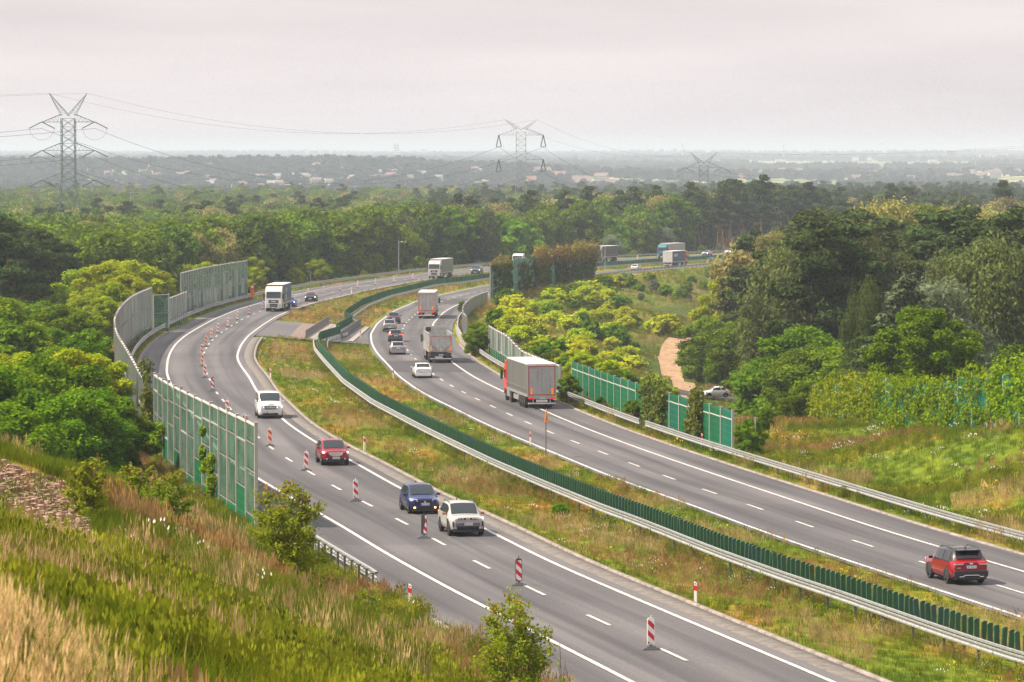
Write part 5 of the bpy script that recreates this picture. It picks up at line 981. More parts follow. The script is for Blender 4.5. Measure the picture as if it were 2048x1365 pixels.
put(car('white saloon with dark tail lamps behind the tipper lorry', 'car', mk(SED, pr='SG 1187', prz=.62, tz=.86, tw=.36, th=.14, rbump=white), white), (847, 757), 'R', False, 4.75)
put(car('silver grey estate car, nearest of the four grey cars in the queue', 'car', mk(WAG, pr='ST 5521', prz=.78, tz=.88, tw=.42, th=.16, rails=M_chrome, rbump=grey), grey), (796, 710), 'R', False, 4.6)
def hi_brake(root, P, ip): MB().box((-1.62, 0, P['H']-.03), (.06, .3, .04)).build('high_brake_lamp', M_brake, root)
put(car('dark estate with its brake lamps lit, second of the queued grey cars', 'car', mk(WAG, H=1.52, pr='SO 2013', prz=.8, tz=.9, brake=True, extra=(hi_brake,)), dgrey), (791, 684.5), 'R', False, 4.6)
put(car('silver SUV, third of the queued grey cars', 'car', mk(SUV, pr='SL 6606', prz=.6, tz=.98, tw=.4, th=.14, rails=M_chrome), grey), (779, 664), 'R', False, 4.35)
put(car('dark grey SUV at the head of the queue of grey cars', 'car', mk(SUV, pr='SY 9', prz=.8, tz=.98), dgrey), (787, 648), 'R', False, 4.35)
put(car('small far white car on the right road behind the blue trailer', 'car', mk(HAT, pr='SB 1', rbump=M_clad), white), (1268, 541.5), 'R', False, 4.0)
put(car('small far dark car on the right road ahead of the blue trailer', 'car', mk(SED, pr='SB 2', rbump=dgrey), dgrey), (1417, 526.5), 'R', False, 4.7)
o = car('small white hatchback side on, on the side road below the right wood', 'car', mk(HAT, L=3.6, W=1.63, H=1.47, wb=2.34, cowl=1.0, rf=.35, rr=-1.25, tail=-1.6, gc=.16, rim=M_rim, tz=1.0, tw=.2, th=.4), white); xh, yh, zh = G(1436, 806, 513); o.location = (xh, 516.5, gz(xh, 516.5)+.3); o.rotation_euler = (0, 0, math.pi+R_(8))
# ------------------------------------------------------------------ lorries
M_cur = {}
def curtain(n, c1, c2):
    def f(m, t, b):
        L = t.links; g = t.nodes.new('ShaderNodeTexCoord'); mp = t.nodes.new('ShaderNodeMapping'); mp.inputs['Scale'].default_value = (3.2, 3.2, .12); L.new(g.outputs['Object'], mp.inputs[0]); n1 = t.nodes.new('ShaderNodeTexNoise'); n1.inputs['Scale'].default_value = 1; n1.inputs['Detail'].default_value = 4; L.new(mp.outputs[0], n1.inputs[0])
        c = ramp(t, [(.35, c1), (.65, c2)]); L.new(n1.outputs['Fac'], c.inputs[0]); L.new(c.outputs[0], b.inputs['Base Color']); bp = t.nodes.new('ShaderNodeBump'); bp.inputs['Strength'].default_value = .5; bp.inputs['Distance'].default_value = .08; L.new(n1.outputs['Fac'], bp.inputs['Height']); L.new(bp.outputs[0], b.inputs['Normal'])
    return mat('curtain_'+n, c1, .6, build=f)
M_troof = mat('trailer_roof', (.72, .7, .66), .6, build=noisy((.48, .465, .44), (.62, .60, .57), .8)); M_tdoor = mat('trailer_door', (.5, .48, .47), .5, build=noisy((.33, .315, .31), (.41, .395, .385), 1.5)); M_alu = mat('aluminium', (.5, .5, .5), .45, .7, build=noisy((.36, .36, .36), (.52, .52, .51), 2, .45))
M_osign = mat('orange_marker', (.95, .30, .01), .4, emit=(1, .3, .0), es=.15); M_rtape = mat('red_tape', (.5, .01, .04), .4)  # orange stickers given a faint glow though they are no lamps
def tractor(root, col, x0, lit=False, visor=True, deflect=True, grille_col=None, scr=M_glassl, H=3.75):
    """cab from x0-2.3 to x0"""
    x1 = x0-2.25; w = 1.24; prof = [(x0-.02, .55), (x0, 1.2), (x0-.04, 2.0), (x0-.28, 2.95), (x0-.55, 3.25), (x0-.95, H-.1), (x1, H), (x1, .95), (x0-1.9, .95), (x0-1.75, 1.05), (x0-.55, 1.05), (x0-.45, .55)]
    m = MB(); n = len(prof); rows = []
    for y, s in ((-w, .0), (-w*.93, 1), (w*.93, 1), (w, .0)): rows.append([(p[0]-(0 if s else (.12 if p[0] > x0-1 else 0)), y, p[1]-(0 if s else (.06 if p[1] > 3 else 0))) for p in prof])
    for r in rows: m.v += r
    for i in range(3):
        for j in range(n): m.f.append((i*n+j, i*n+(j+1) % n, (i+1)*n+(j+1) % n, (i+1)*n+j)); m.m.append(0)
    m.f.append(tuple(range(n))); m.m.append(0); m.f.append(tuple(3*n+i for i in range(n-1, -1, -1))); m.m.append(0)
    cab = recalc(m.build('cab', col, root)); 
    def fq(name, mt, y0, y1, za, zb_, off=.02, parent=root):
        X = lambda z: float(np.interp(z, [.55, 1.2, 2.0, 2.95, 3.25, H-.1], [x0-.02, x0, x0-.04, x0-.28, x0-.55, x0-.95]))+off
        q = MB(); q.add([(X(za), y0, za), (X(za), y1, za), (X(zb_), y1, zb_), (X(zb_), y0, zb_), (X(za)-.05, y0, za), (X(za)-.05, y1, za), (X(zb_)-.05, y1, zb_), (X(zb_)-.05, y0, zb_)], [(0, 1, 2, 3), (4, 7, 6, 5), (0, 4, 5, 1), (3, 2, 6, 7), (0, 3, 7, 4), (1, 5, 6, 2)]); return q.build(name, mt, parent)
    fq('windscreen', scr, -1.08, 1.08, 2.02, 2.88); fq('grille', M_grille if grille_col is None else grille_col, -.72, .72, 1.32, 1.72); fq('air_intake', M_grille, -.6, .6, .92, 1.14); fq('air_intake', M_grille, -.55, .55, .66, .84)
    fq('number_plate', M_plate, -.26, .26, .57, .67, .05); g2 = fq('maker_mark', M_chrome, -.4, .4, 1.46, 1.58, .045)
    for s in (1, -1):
        fq('headlight', M_lampon if lit else M_lamp, s*.78, s*1.12, .88, 1.12, .03); fq('fog_lamp', M_lamp, s*.75, s*1.1, .62, .76, .03)
        q = MB().box((x0-.98, s*(w+.006), 2.4), (.85, .02, .72)); q.build('side_window', M_glass, root); MB().box((x0-.2, s*(w+.2), 2.3), (.14, .24, .85)).build('mirror', M_clad, root, bev=.04)
        MB().box((x0-1.0, s*(w+.004), .85), (.7, .03, .5)).build('step', M_clad, root)
    if visor: fq('sun_visor', M_clad, -1.05, 1.05, 2.9, 3.0, .14)
    for s in (1, -1):
        wheel(root, x0-1.38, s*1.06, .5, .3, M_rim, spokes=8); wheel(root, x0-5.0, s*.98, .5, .5, M_rim, spokes=8)
        MB().box((x0-3.1, s*1.0, .7), (1.5, .45, .6)).build('fuel_tank', M_alu, root, bev=.08)
        q = MB(); q.tube((x0-5.0, s*.72, .95), (x0-5.0, s*1.24, .95), .56, 14); q.build('mudguard', M_clad, root)
    MB().box((x0-3.6, 0, .85), (5.2, .9, .28)).build('chassis', M_under, root)
    return cab
def trailer(root, x0, L, side, H=4.0, rear='curtain', z0=1.12, frame=True, logo=None):
    x1 = x0-L; w = 1.275; zt = H
    sidep = MB().box(((x0+x1)/2, 0, (z0+.18+zt-.12)/2), (L-.1, w*2-.02, zt-.3-z0)).build('curtain_side', side, root)
    MB().box(((x0+x1)/2, 0, zt-.06), (L, w*2, .12)).build('roof', M_troof, root, bev=.03)
    MB().box(((x0+x1)/2, 0, z0+.06), (L, w*2+.01, .26)).build('side_rail', M_alu if rear != 'box' else M_tdoor, root)
    if rear == 'curtain':
        for s in (1, -1):
            q = MB(); n = int(L/.55)
            for i in range(n): q.box((x1+.3+i*.55, s*(w+.008), z0+.38), (.035, .014, .5))
            q.box(((x0+x1)/2, s*(w+.01), z0+.64), (L-.2, .014, .03)); q.build('strap_row', M_alu, root)
    d = MB().box((x1-.015, 0, (z0+zt)/2+.02), (.06, w*2-.04, zt-z0-.1)).build('rear_door', M_tdoor if rear != 'white' else M_troof, root); MB().box((x1-.05, 0, (z0+zt)/2), (.012, .03, zt-z0-.2)).build('door_seam', M_galvd, d)
    for s in (1, -1):
        MB().box((x1-.02, s*(w-.03), (z0+zt)/2), (.1, .07, zt-z0)).build('corner_post', M_alu, root)
        for yy in (.35, .75): q = MB(); q.tube((x1-.07, s*yy, z0+.2), (x1-.07, s*yy, zt-.25), .018, 6); q.build('lock_rod', M_alu, d)
    MB().box((x1-.03, 0, zt-.12), (.1, w*2, .14)).build('top_beam', M_troof, root)
    if frame:
        q = MB(); xa = x1-.055
        for s in (1, -1): q.box((xa, s*(w-.13), (z0+zt)/2-.03), (.012, .065, zt-z0-.32))
        for z in (z0+.14, zt-.24): q.box((xa, 0, z), (.012, w*2-.28, .06))
        q.build('red_outline', M_rtape, d)
        for s in (1, -1): MB().box((xa-.004, s*(w-.36), z0+.45), (.014, .17, .56)).build('orange_marker', M_osign, d)
    if logo: letters(logo, .16, M_rtape, 'door_lettering', d, (x1-.06, .62, zt-.36), RB, .004); 
    MB().box((x1+.1, 0, .98), (.16, 2.3, .2)).build('lamp_beam', M_tdoor if frame else M_clad, root)
    for s in (1, -1): MB().box((x1-.0, s*.98, .95), (.08, .44, .14)).build('tail_light', M_tail, root, bev=.01); MB().box((x1+1.0, s*.95, .5), (.04, .62, .5)).build('mudflap', M_clad, root); MB().box((x1+.14, s*.75, .72), (.1, .1, .4)).build('bumper_bracket', M_tdoor, root)
    q = MB().box((x1+.02, 0, .5), (.12, 2.4, .12)).build('rear_bumper', M_troof, root, bev=.01); plate_(root, x1-.02, .96, 'SK 71PU', True)
    if logo: MB().box((x1+.01, 0, .72), (.03, 1.0, .2)).build('name_board', M_wplastic, root); letters(logo, .15, M_rtape, 'board_lettering', root, (x1-.012, 0, .72), RB, .004)
    for k in range(3):
        for s in (1, -1): wheel(root, x1+2.6+k*1.31, s*1.05, .5, .38, M_rim, spokes=8)
    MB().box(((x0+x1)/2, 0, .92), (L-.6, 1.0, .24)).build('trailer_chassis', M_under, root)
    for s in (1, -1): MB().box((x1+7.9, s*1.2, .7), (3.3, .05, .42)).build('side_guard', M_alu, root); MB().box((x1+5.4+.5, s*1.0, .72), (.9, .4, .45)).build('pallet_box', M_clad, root)
def lorry(label, ref, side, front, cabc, sidec, z=None, **k):
    root = thing('articulated_lorry', label, 'lorry'); tk = {a: k.pop(a) for a in list(k) if a in ('lit', 'visor', 'grille_col', 'scr')}; cab = tractor(root, cabc, 8.25, **tk); trailer(root, 5.55, 13.7, sidec, **k); return put(root, ref, side, front, 16.5)
cab_white = paint('cab_white', (.57, .56, .54), 0, .35); cab_red = paint('cab_red', (.68, .02, .03), 0, .3); cab_teal = paint('cab_teal', (.01, .14, .2), .1); cab_silver = paint('cab_silver', (.5, .5, .51), .4); cab_crim = paint('cab_crimson', (.45, .01, .04), .1)
o = lorry('grey curtain sided lorry with red cab seen from behind, red outlined pale doors', (1084, 819), 'R', False, cab_red, curtain('grey', (.065, .065, .062), (.115, .115, .11)), logo='Rinkenheimer', H=3.98)
o = lorry('white cab lorry with dark blue curtain trailer coming round the left curve', (547, 624), 'L', True, cab_white, curtain('blue', (.02, .07, .14), (.035, .10, .19)))
for q_ in ((1.2, 3.0, .5, .9), (-.2, 3.1, .45, .5), (1.1, 1.9, .8, .9)): MB().box((q_[0], 1.275, q_[1]), (q_[2]*2, .02, q_[3])).build('pale_marking', M_tdoor, o)
o = lorry('silver cab lorry with orange markings and olive trailer', (868, 558), 'L', True, cab_silver, curtain('olive', (.13, .13, .085), (.17, .17, .115)))
for z, y in ((3.02, 0), (3.3, 0), (1.85, 0), (1.86, .62)): MB().box((8.25-(.0 if z < 2 else .27+(z-2.95)*.9), y, z), (.06, .24 if y == 0 else .5, .2 if y == 0 else .12)).build('orange_mark', M_osign, o)
lorry('pale box lorry with red outlined doors in front of the grey car queue', (853, 638), 'R', False, cab_white, curtain('pale', (.36, .35, .34), (.42, .41, .40)))
lorry('white cab lorry with black trailer emerging right of the ivy wall', (1190, 524.5), 'L', True, cab_white, curtain('charcoal', (.05, .05, .055), (.08, .08, .085)))
lorry('teal cab lorry with pale grey trailer on the far left road', (1323, 517.5), 'L', True, cab_teal, curtain('lightgrey', (.3, .29, .28), (.36, .35, .34)), grille_col=cab_teal)
o = lorry('lorry with white back door, blue curtain side and red cab, far right road', (1335, 534), 'R', False, cab_red, curtain('slate', (.03, .07, .12), (.045, .09, .15)), rear='white', frame=False); MB().box((-4.6, -1.275, 2.9), (3.6, .02, .75)).build('pale_panel', M_tdoor, o)
lorry('crimson lorry disappearing behind the tan tree on the far right road', (1490, 521), 'R', False, cab_crim, curtain('crimson', (.32, .01, .05), (.42, .02, .07)), rear='red', frame=False)
o = thing('lorry_tractor', 'white lorry cab whose roof just shows above the tall ivy wall', 'lorry'); tractor(o, cab_white, 3.0, H=3.5); put(o, (1042, 537), 'L', True, 6.0); yl = 872.0; o.location = (1.9, yl+3, zL(yl+3))
# tipper lorry
root = thing('tipper_lorry', 'grey aluminium tipper lorry with open top body, seen from behind', 'lorry'); tractor(root, cab_white, 6.9); x1, x0, w = -6.6, 3.9, 1.25
m = MB(); zb0, zt0, th = 1.25, 3.2, .06
for s in (1, -1): m.box(((x0+x1)/2, s*w, (zb0+zt0)/2), (x0-x1, th, zt0-zb0))
m.box(((x0+x1)/2, 0, zb0), (x0-x1, 2*w, th)); m.box((x0, 0, (zb0+zt0+.3)/2), (th, 2*w+.06, zt0-zb0+.3)); m.build('tipper_body', M_alu, root)
q = MB()
for s in (1, -1): q.box(((x0+x1)/2, s*(w+.04), zt0+.03), (x0-x1+.1, .14, .1)); q.box(((x0+x1)/2, s*(w+.02), zb0+.02), (x0-x1, .12, .16))
q.build('body_rim', M_alu, root)
for s in (1, -1):
    d = MB().box((x1-.04, s*.62, (zb0+zt0)/2), (.06, 1.18, zt0-zb0-.06)).build('rear_door', M_alu, root); q = MB(); xa = x1-.08
    q.box((xa, s*.62, zt0-.22), (.012, 1.0, .05)); q.box((xa, s*1.1, (zb0+zt0)/2+.1), (.012, .05, 1.4)); q.box((xa, s*.62, zb0+.12), (.012, .9, .035)); q.build('red_outline', M_rtape, d)
    MB().box((xa-.004, s*1.06, zb0+.4), (.014, .15, .5)).build('orange_marker', M_osign, d); q = MB(); q.tube((xa-.02, s*.98, zb0+.6), (xa-.02, s*.6, zb0+.42), .03); q.tube((xa-.02, s*.6, zb0+.42), (xa-.02, s*.45, zb0+.1), .03); q.build('hose', M_clad, d)
    MB().box((xa, s*.36, zb0+.6), (.03, .42, .36)).build('hatch', M_alu, d); MB().box((x1+.02, s*.95, .98), (.1, .44, .14)).build('tail_light', M_tail, root); MB().box((x1+.12, s*.95, .55), (.05, .6, .5)).build('mudflap', M_clad, root)
    for k in range(3): wheel(root, x1+1.5+k*1.31, s*1.03, .5, .38, M_rim, spokes=8)
    q = MB()
    for i in range(3):
        for j in range(2): q.box((x1+.8+i*.9, s*(w+.036), 1.7+j*.5), (.09, .012, .09))
    q.build('rivet_pad', M_clad, root)
MB().box((x1, 0, .95), (.12, 2.3, .4)).build('lamp_beam', M_clad, root); MB().box((x1-.06, 0, .5), (.1, 2.35, .11)).build('rear_bumper', M_troof, root); plate_(root, x1-.07, .92, 'SZ 4420', True); MB().box((-1.4, 0, .95), (10.2, .95, .3)).build('trailer_chassis', M_under, root)
q = MB().box((x0+.1, 0, 3.45), (.2, 2.3, .5)); q.build('front_bulkhead', M_troof, root); MB().box((x0-.35, .85, 3.45), (.5, .55, .5)).build('rolled_cover', M_clad, root, bev=.1); MB().box((x0-.2, 0, 3.68), (.1, 2.3, .05)).build('top_bar', M_clad, root)
put(root, (882, 727), 'R', False, 13.6)
# ------------------------------------------------------------------ meadow grass, shrubs, stones
def gmat(name, mode, cols=None, trans=.3):
    def f(m, t, b):
        L = t.links; g = t.nodes.new('ShaderNodeNewGeometry'); oi = t.nodes.new('ShaderNodeObjectInfo')
        if mode == 'meadow': col = grass_nodes(t, g.outputs['Position'])
        else:
            n1 = t.nodes.new('ShaderNodeTexNoise'); n1.inputs['Scale'].default_value = .6; n1.inputs['Detail'].default_value = 3; L.new(g.outputs['Position'], n1.inputs[0]); c = ramp(t, [(.35, cols[0]), (.65, cols[1])]); L.new(n1.outputs['Fac'], c.inputs[0]); col = c.outputs[0]
        h = t.nodes.new('ShaderNodeHueSaturation'); mr = t.nodes.new('ShaderNodeMapRange'); mr.inputs[3].default_value = .65; mr.inputs[4].default_value = 1.45; L.new(oi.outputs['Random'], mr.inputs[0]); L.new(mr.outputs[0], h.inputs['Value']); L.new(col, h.inputs['Color'])
        t.nodes.remove(b); d = t.nodes.new('ShaderNodeBsdfDiffuse'); tr = t.nodes.new('ShaderNodeBsdfTranslucent'); ms = t.nodes.new('ShaderNodeMixShader'); ms.inputs[0].default_value = trans
        L.new(h.outputs[0], d.inputs[0]); L.new(h.outputs[0], tr.inputs[0]); L.new(d.outputs[0], ms.inputs[1]); L.new(tr.outputs[0], ms.inputs[2]); L.new(ms.outputs[0], t.nodes['Material Output'].inputs[0])
    return mat(name, build=f)
MG = gmat('meadow_grass', 'meadow'); MS_ = gmat('straw', 'c', ((.27, .19, .07), (.44, .32, .15)), .35); MW = gmat('weeds', 'c', ((.10, .13, .008), (.24, .245, .02)), .35); MGold = gmat('golden_straw', 'c', ((.50, .33, .14), (.72, .52, .27)), .4)
MR = gmat('sorrel', 'c', ((.22, .12, .045), (.32, .19, .08)), .3); MF = mat('white_petals', (.75, .72, .7), .7); MY = mat('yellow_petals', (.75, .5, .02), .7); MGG = gmat('green_grass', 'c', ((.07, .11, .006), (.15, .19, .012)), .35)
def tuft(name, mt, n, h, sp, wd, lean=.35, head=None, hm=None, seed=0):
    r = np.random.RandomState(seed); v = []; f = []; mi = []
    for i in range(n):
        a = r.rand()*6.28; b = np.array([math.cos(a), math.sin(a)])*r.rand()**.5*sp; hh = h*(.55+.6*r.rand()); d = r.rand()*6.28; dv = np.array([math.cos(d), math.sin(d)])*lean*hh*(.3+r.rand()); p = r.rand()*3.14; q = np.array([math.cos(p), math.sin(p)])*wd/2
        o = len(v); w_ = (1, .85, .2)
        for k, t in enumerate((0, .55, 1)):
            c = b+dv*t*t; 
            for s in (-1, 1): v.append((c[0]+s*q[0]*w_[k], c[1]+s*q[1]*w_[k], hh*t*(1-.1*t)-.05))
        f += [(o, o+1, o+3, o+2), (o+2, o+3, o+5, o+4)]; mi += [0, 0]
        if head and r.rand() < head[0]:
            c = b+dv*.95; z = hh*.88; s = head[1]; e = head[2] if len(head) > 2 else .3; o = len(v); g_ = 1.5 if e < .2 else .9; v += [(c[0]-s*e, c[1]-s*e*.6, z), (c[0]+dv[0]*s*.8, c[1]+dv[1]*s*.8, z+s*g_), (c[0]+s*e, c[1]+s*e*.6, z+s*.1), (c[0], c[1], z-s*g_*.6)]; f.append((o, o+1, o+2, o+3)); mi.append(1)
    return meshobj(name, v, f, [mt, hm or mt], 'nolink', mi)
T0 = [tuft('g', MG, 20, .42, .24, .013, seed=i) for i in range(3)]
T1_ = [tuft('s', MS_, 18, .75, .22, .009, .3, (.8, .10, .11), MS_, seed=10+i) for i in range(2)]
T2_ = [tuft('w', MW, 22, .6, .25, .02, .3, (1, .075), MW, seed=20+i) for i in range(2)]
T3_ = [tuft('r', MR, 16, .6, .22, .010, .3, (.9, .08, .16), MR, seed=30+i) for i in range(2)]
T4_ = [tuft('f', MGG, 8, .5, .3, .016, .3, (.8, .07), MF, seed=40), tuft('y', MGG, 8, .5, .3, .016, .3, (.8, .07), MY, seed=41)]
T5_ = [tuft('gold', MGold, 26, .9, .2, .0045, .38, (1, .075, .075), MGold, seed=50+i) for i in range(3)]
T6_ = [tuft('gg', MGG, 20, .45, .24, .013, seed=60+i) for i in range(2)]
TP = T0+T1_+T2_+T3_+T4_+T5_+T6_   # 0-2 meadow, 3-4 straw, 5-6 weeds, 7-8 sorrel, 9 white, 10 yellow, 11-13 golden, 14-15 green
def region(y0, y1, dens, inside, xf):
    n = 0; P = []
    for y in np.arange(y0, y1, 5.0):
        a, b = xf(y); k = nr.poisson(max(0, (b-a))*5*dens(y)); 
        if k: P.append(np.c_[nr.uniform(a, b, k), nr.uniform(y, y+5, k)])
    P = np.concatenate(P); return P[inside(P)]
def mixk(P, seed, bias=0.0, weed=.25, straw=.25, sor=.3, flo=.02):
    a = vn(P, 7, seed)+.5*vn(P, 2.6, seed+1); b = vn(P, 9, seed+2)+.5*vn(P, 3, seed+3); c = vn(P, 11, seed+4)+.4*vn(P, 2, seed+5); u = nr.rand(len(P)); k = nr.randint(0, 3, len(P))
    k = np.where(u < .18, 14+nr.randint(0, 2, len(P)), k)
    k = np.where((a > .55-straw+bias) & (u < .75), 3+nr.randint(0, 2, len(P)), k); k = np.where((b > .62-weed) & (u > .35), 5+nr.randint(0, 2, len(P)), k); k = np.where((c > .62-sor) & (u < .7), 7+nr.randint(0, 2, len(P)), k)
    k = np.where((vn(P, 5, seed+7) > .25) & (nr.rand(len(P)) < flo*3), 9, k); return np.where((vn(P, 6, seed+8) > .45) & (nr.rand(len(P)) < flo*2), 10, k)
def greener(k, f): return np.where((k < 3) & (nr.rand(len(k)) < f), 14+nr.randint(0, 2, len(k)), k)
def grass(label, P, k, smin, smax, far=0):
    px_ = 1024+P[:, 0]/P[:, 1]*FPX; bare = (P[:, 1] > 84) & (P[:, 1] < 119) & (px_ < 135+(118-P[:, 1])*4.6) & (px_ < 205) & (nr.rand(len(P)) < .93); P = P[~bare]; k = k[~bare]
    s = nr.uniform(smin, smax, len(P))*(1+far*P[:, 1]/300); scatter('grass', label, 'grass', P, terrain(P)-.02, k, s, TP, .08)
xlo = lambda P: np.interp(P[:, 1], YG, XLo); xli = lambda P: np.interp(P[:, 1], YG, XLi); xri = lambda P: np.interp(P[:, 1], YG, XRi); xro = lambda P: np.interp(P[:, 1], YG, XRo)
P = region(18, 60, lambda y: 20, lambda P: P[:, 0] < xlo(P)-3.4, lambda y: (-.145*y-1, .145*y+1)); k = greener(mixk(P, 3, weed=.3, straw=-.3, sor=-.1, flo=.0), .8); k = np.where((P[:, 1] < 42) & ((k == 5) | (k == 6)), 14, k); grass('tall mixed meadow grass on the nearest slope', P, k, .8, 1.4)
P = region(60, 118, lambda y: 14, lambda P: P[:, 0] < xlo(P)-3.4, lambda y: (-.145*y-1, .145*y+1)); k = greener(mixk(P, 5, weed=.36, straw=-.2, sor=-.05, flo=.001), .8); grass('green and straw coloured grass on the slope left of the road', P, k, .85, 1.5)
P = region(118, 300, lambda y: 7 if y < 180 else 4, lambda P: P[:, 0] < xlo(P)-3.1, lambda y: (-.145*y-1, at(XLo, y)-3)); k = greener(mixk(P, 8, weed=.35, straw=-.1, sor=.05, flo=.002), .7); grass('grass between the rubble crest and the glazed wall', P, k, .8, 1.4)
# golden foreground stalks, close to the camera and out of focus
n = 1700; yy = nr.uniform(21, 31, n); px = nr.uniform(-60, 235, n)-150*(nr.rand(n)); Pg = np.c_[(px-1024)/FPX*yy, yy]; keep = nr.rand(n) < np.clip(1.25-px/330-(yy-24)/16, 0, 1); Pg = Pg[keep]; scatter('grass', 'golden dry grass stalks blurred in the bottom left foreground', 'grass', Pg, terrain(Pg)-.03, 11+nr.randint(0, 3, len(Pg)), nr.uniform(.3, .66, len(Pg)), TP, .1)
def straw_band(px0, px1, y0, y1, n, lb, kk=(3, 5), s=(.9, 1.3)):
    yy = nr.uniform(y0, y1, n); px = nr.uniform(px0, px1, n); P = np.c_[(px-1024)/FPX*yy, yy]; P = P[P[:, 0] < xlo(P)-3.6]; scatter('grass', lb, 'grass', P, terrain(P)-.02, nr.randint(kk[0], kk[1], len(P)), nr.uniform(*s, len(P)), TP, .1)
straw_band(230, 860, 88, 116, 150, 'band of pale straw grass across the middle of the near slope'); straw_band(-20, 330, 66, 86, 350, 'straw grass below the rubble patch', s=(.8, 1.1))
straw_band(330, 950, 52, 84, 900, 'bright yellow green weeds at the bottom of the near slope', (5, 7), (.7, 1.2))
inm = lambda P: (P[:, 0] > xli(P)+2.35) & (P[:, 0] < xri(P)-.62)
P = region(100, 468, lambda y: 5.5 if y < 260 else 3.5, inm, lambda y: (at(XLi, y), at(XRi, y))); e = np.minimum(P[:, 0]-xli(P)-2.3, xri(P)-.6-P[:, 0]); k = mixk(P, 12, straw=.2, weed=.12, sor=.25, flo=.015); k = np.where((e < 1.3) & (nr.rand(len(P)) < .75), 14+nr.randint(0, 2, len(P)), k)
grass('rusty and green meadow grass in the median, near part', P, k, .55, .95)
Pr = np.array([(p.x-.25+nr.normal()*.12, p.y+nr.rand()*.4) for p, t in scr_pts(.4, 120, 452, -.75)]); scatter('grass', 'line of taller grass growing along the median barrier', 'grass', Pr, terrain(Pr)-.02, nr.choice([0, 1, 2, 14, 15, 5], len(Pr)), nr.uniform(.9, 1.35, len(Pr)), TP, .08)
P = region(524, 1050, lambda y: 2.0 if y < 800 else .9, lambda P: (P[:, 0] > xli(P)+.9) & (P[:, 0] < xri(P)-.8), lambda y: (at(XLi, y), at(XRi, y))); k = mixk(P, 18, straw=.35, weed=.1, sor=.3); grass('straw and rust coloured grass in the far median', P, k, .6, 1.0, .05)
P = region(150, 345, lambda y: 5.5 if y < 240 else 4, lambda P: (P[:, 0] > xro(P)+3.5), lambda y: (at(XRo, y), .145*y+3)); k = greener(mixk(P, 22, weed=.4, straw=.08, sor=.1, flo=.03), .4); grass('flowering meadow grass on the bank at the right', P, k, .7, 1.3)
P = region(345, 860, lambda y: 2.4 if y < 450 else 1.5, lambda P: (P[:, 0] > xro(P)+3.6) & (P[:, 0] < xro(P)+9), lambda y: (at(XRo, y), at(XRo, y)+11)); k = mixk(P, 24, weed=.4, straw=.3); grass('verge grass along the right hand noise walls', P, k, .7, 1.1, .03)
P = region(200, 1000, lambda y: 4 if y < 450 else 1.8, lambda P: (P[:, 0] < xlo(P)-3.4) & (P[:, 0] > xlo(P)-8.5), lambda y: (at(XLo, y)-11, at(XLo, y)-3)); k = mixk(P, 26, weed=.3, straw=.1, sor=.1); grass('verge grass along the left hand noise walls and barrier', P, k, .6, 1.0, .05)
def val(P): return (P[:, 0] > xro(P)+8.5) & (P[:, 0] < 46+(P[:, 1]-600)*.16) & ~((np.abs(P[:, 0]-np.interp(P[:, 1], [508, 560, 600, 632, 672, 705, 735, 770], [24, 24.2, 24.6, 26.4, 31.5, 35.5, 38.5, 41])) < 1.7) & (P[:, 1] > 505) & (P[:, 1] < 772)) & ~((np.abs(P[:, 1]-518) < 4.5) & (P[:, 0] > 8))
P = region(352, 1120, lambda y: 1.5 if y < 700 else .9, val, lambda y: (at(XRo, y)+8, at(XRo, y)+60)); k = greener(mixk(P, 30, straw=.25, weed=.6, sor=.0), .6); grass('tall straw and green growth in the hollow and on the far embankment', P, k, .7, 1.2, .06)
# shrubs in the hollow right of the bridge
for i in range(175):
    y = 430+420*rnd.random()**.75; d = (9 if y < 630 else 13)+rnd.random()*(22 if y < 700 else 18); x = at(XRo, y)+d
    if not val(np.array([[x, y]]))[0] or (x > 18 and y < 640 and rnd.random() < .6) or (y > 690 and 1024+x/y*FPX > 1235): continue
    kd = 'lime' if rnd.random() < .78 else 'bush'; plant(kd, x, y, 1.8+rnd.random()*2.4, 'yellow green bush in the hollow below the tall ivy wall' if kd == 'lime' else 'deep green shrub in the hollow below the tall ivy wall', group='yellow green bushes of the hollow' if kd == 'lime' else 'dark shrubs of the hollow', parts=i < 90, wid=1.25)
for px, Y, pt, k_ in ((1200, 800, 545, 'rob'), (1170, 790, 560, 'rob'), (1225, 780, 575, 'rob'), (1250, 760, 590, 'rob'), (1145, 740, 585, 'rob'), (1185, 720, 590, 'rob'), (1110, 700, 600, 'robd'), (1080, 680, 608, 'robd'), (1215, 690, 620, 'rob'), (1265, 720, 618, 'rob')):
    plant_px(k_, px, Y, pt, 'bright robinia below the end of the tall ivy wall', group='robinia clump below the ivy wall', wid=1.4)
for i in range(16):
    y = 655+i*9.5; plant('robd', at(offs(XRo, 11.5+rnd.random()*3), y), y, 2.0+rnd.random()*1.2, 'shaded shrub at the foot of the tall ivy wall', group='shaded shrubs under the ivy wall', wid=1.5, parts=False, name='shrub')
for i in range(26):
    y = 362+i*3.6; plant('robd' if i % 2 else 'rob', at(offs(XRo, 10.5+rnd.random()*6), y), y, 2.3+rnd.random()*1.3, 'leafy shrub behind the right green noise wall', group='shrubs behind the right green wall', wid=1.35, parts=i < 20, name='shrub')
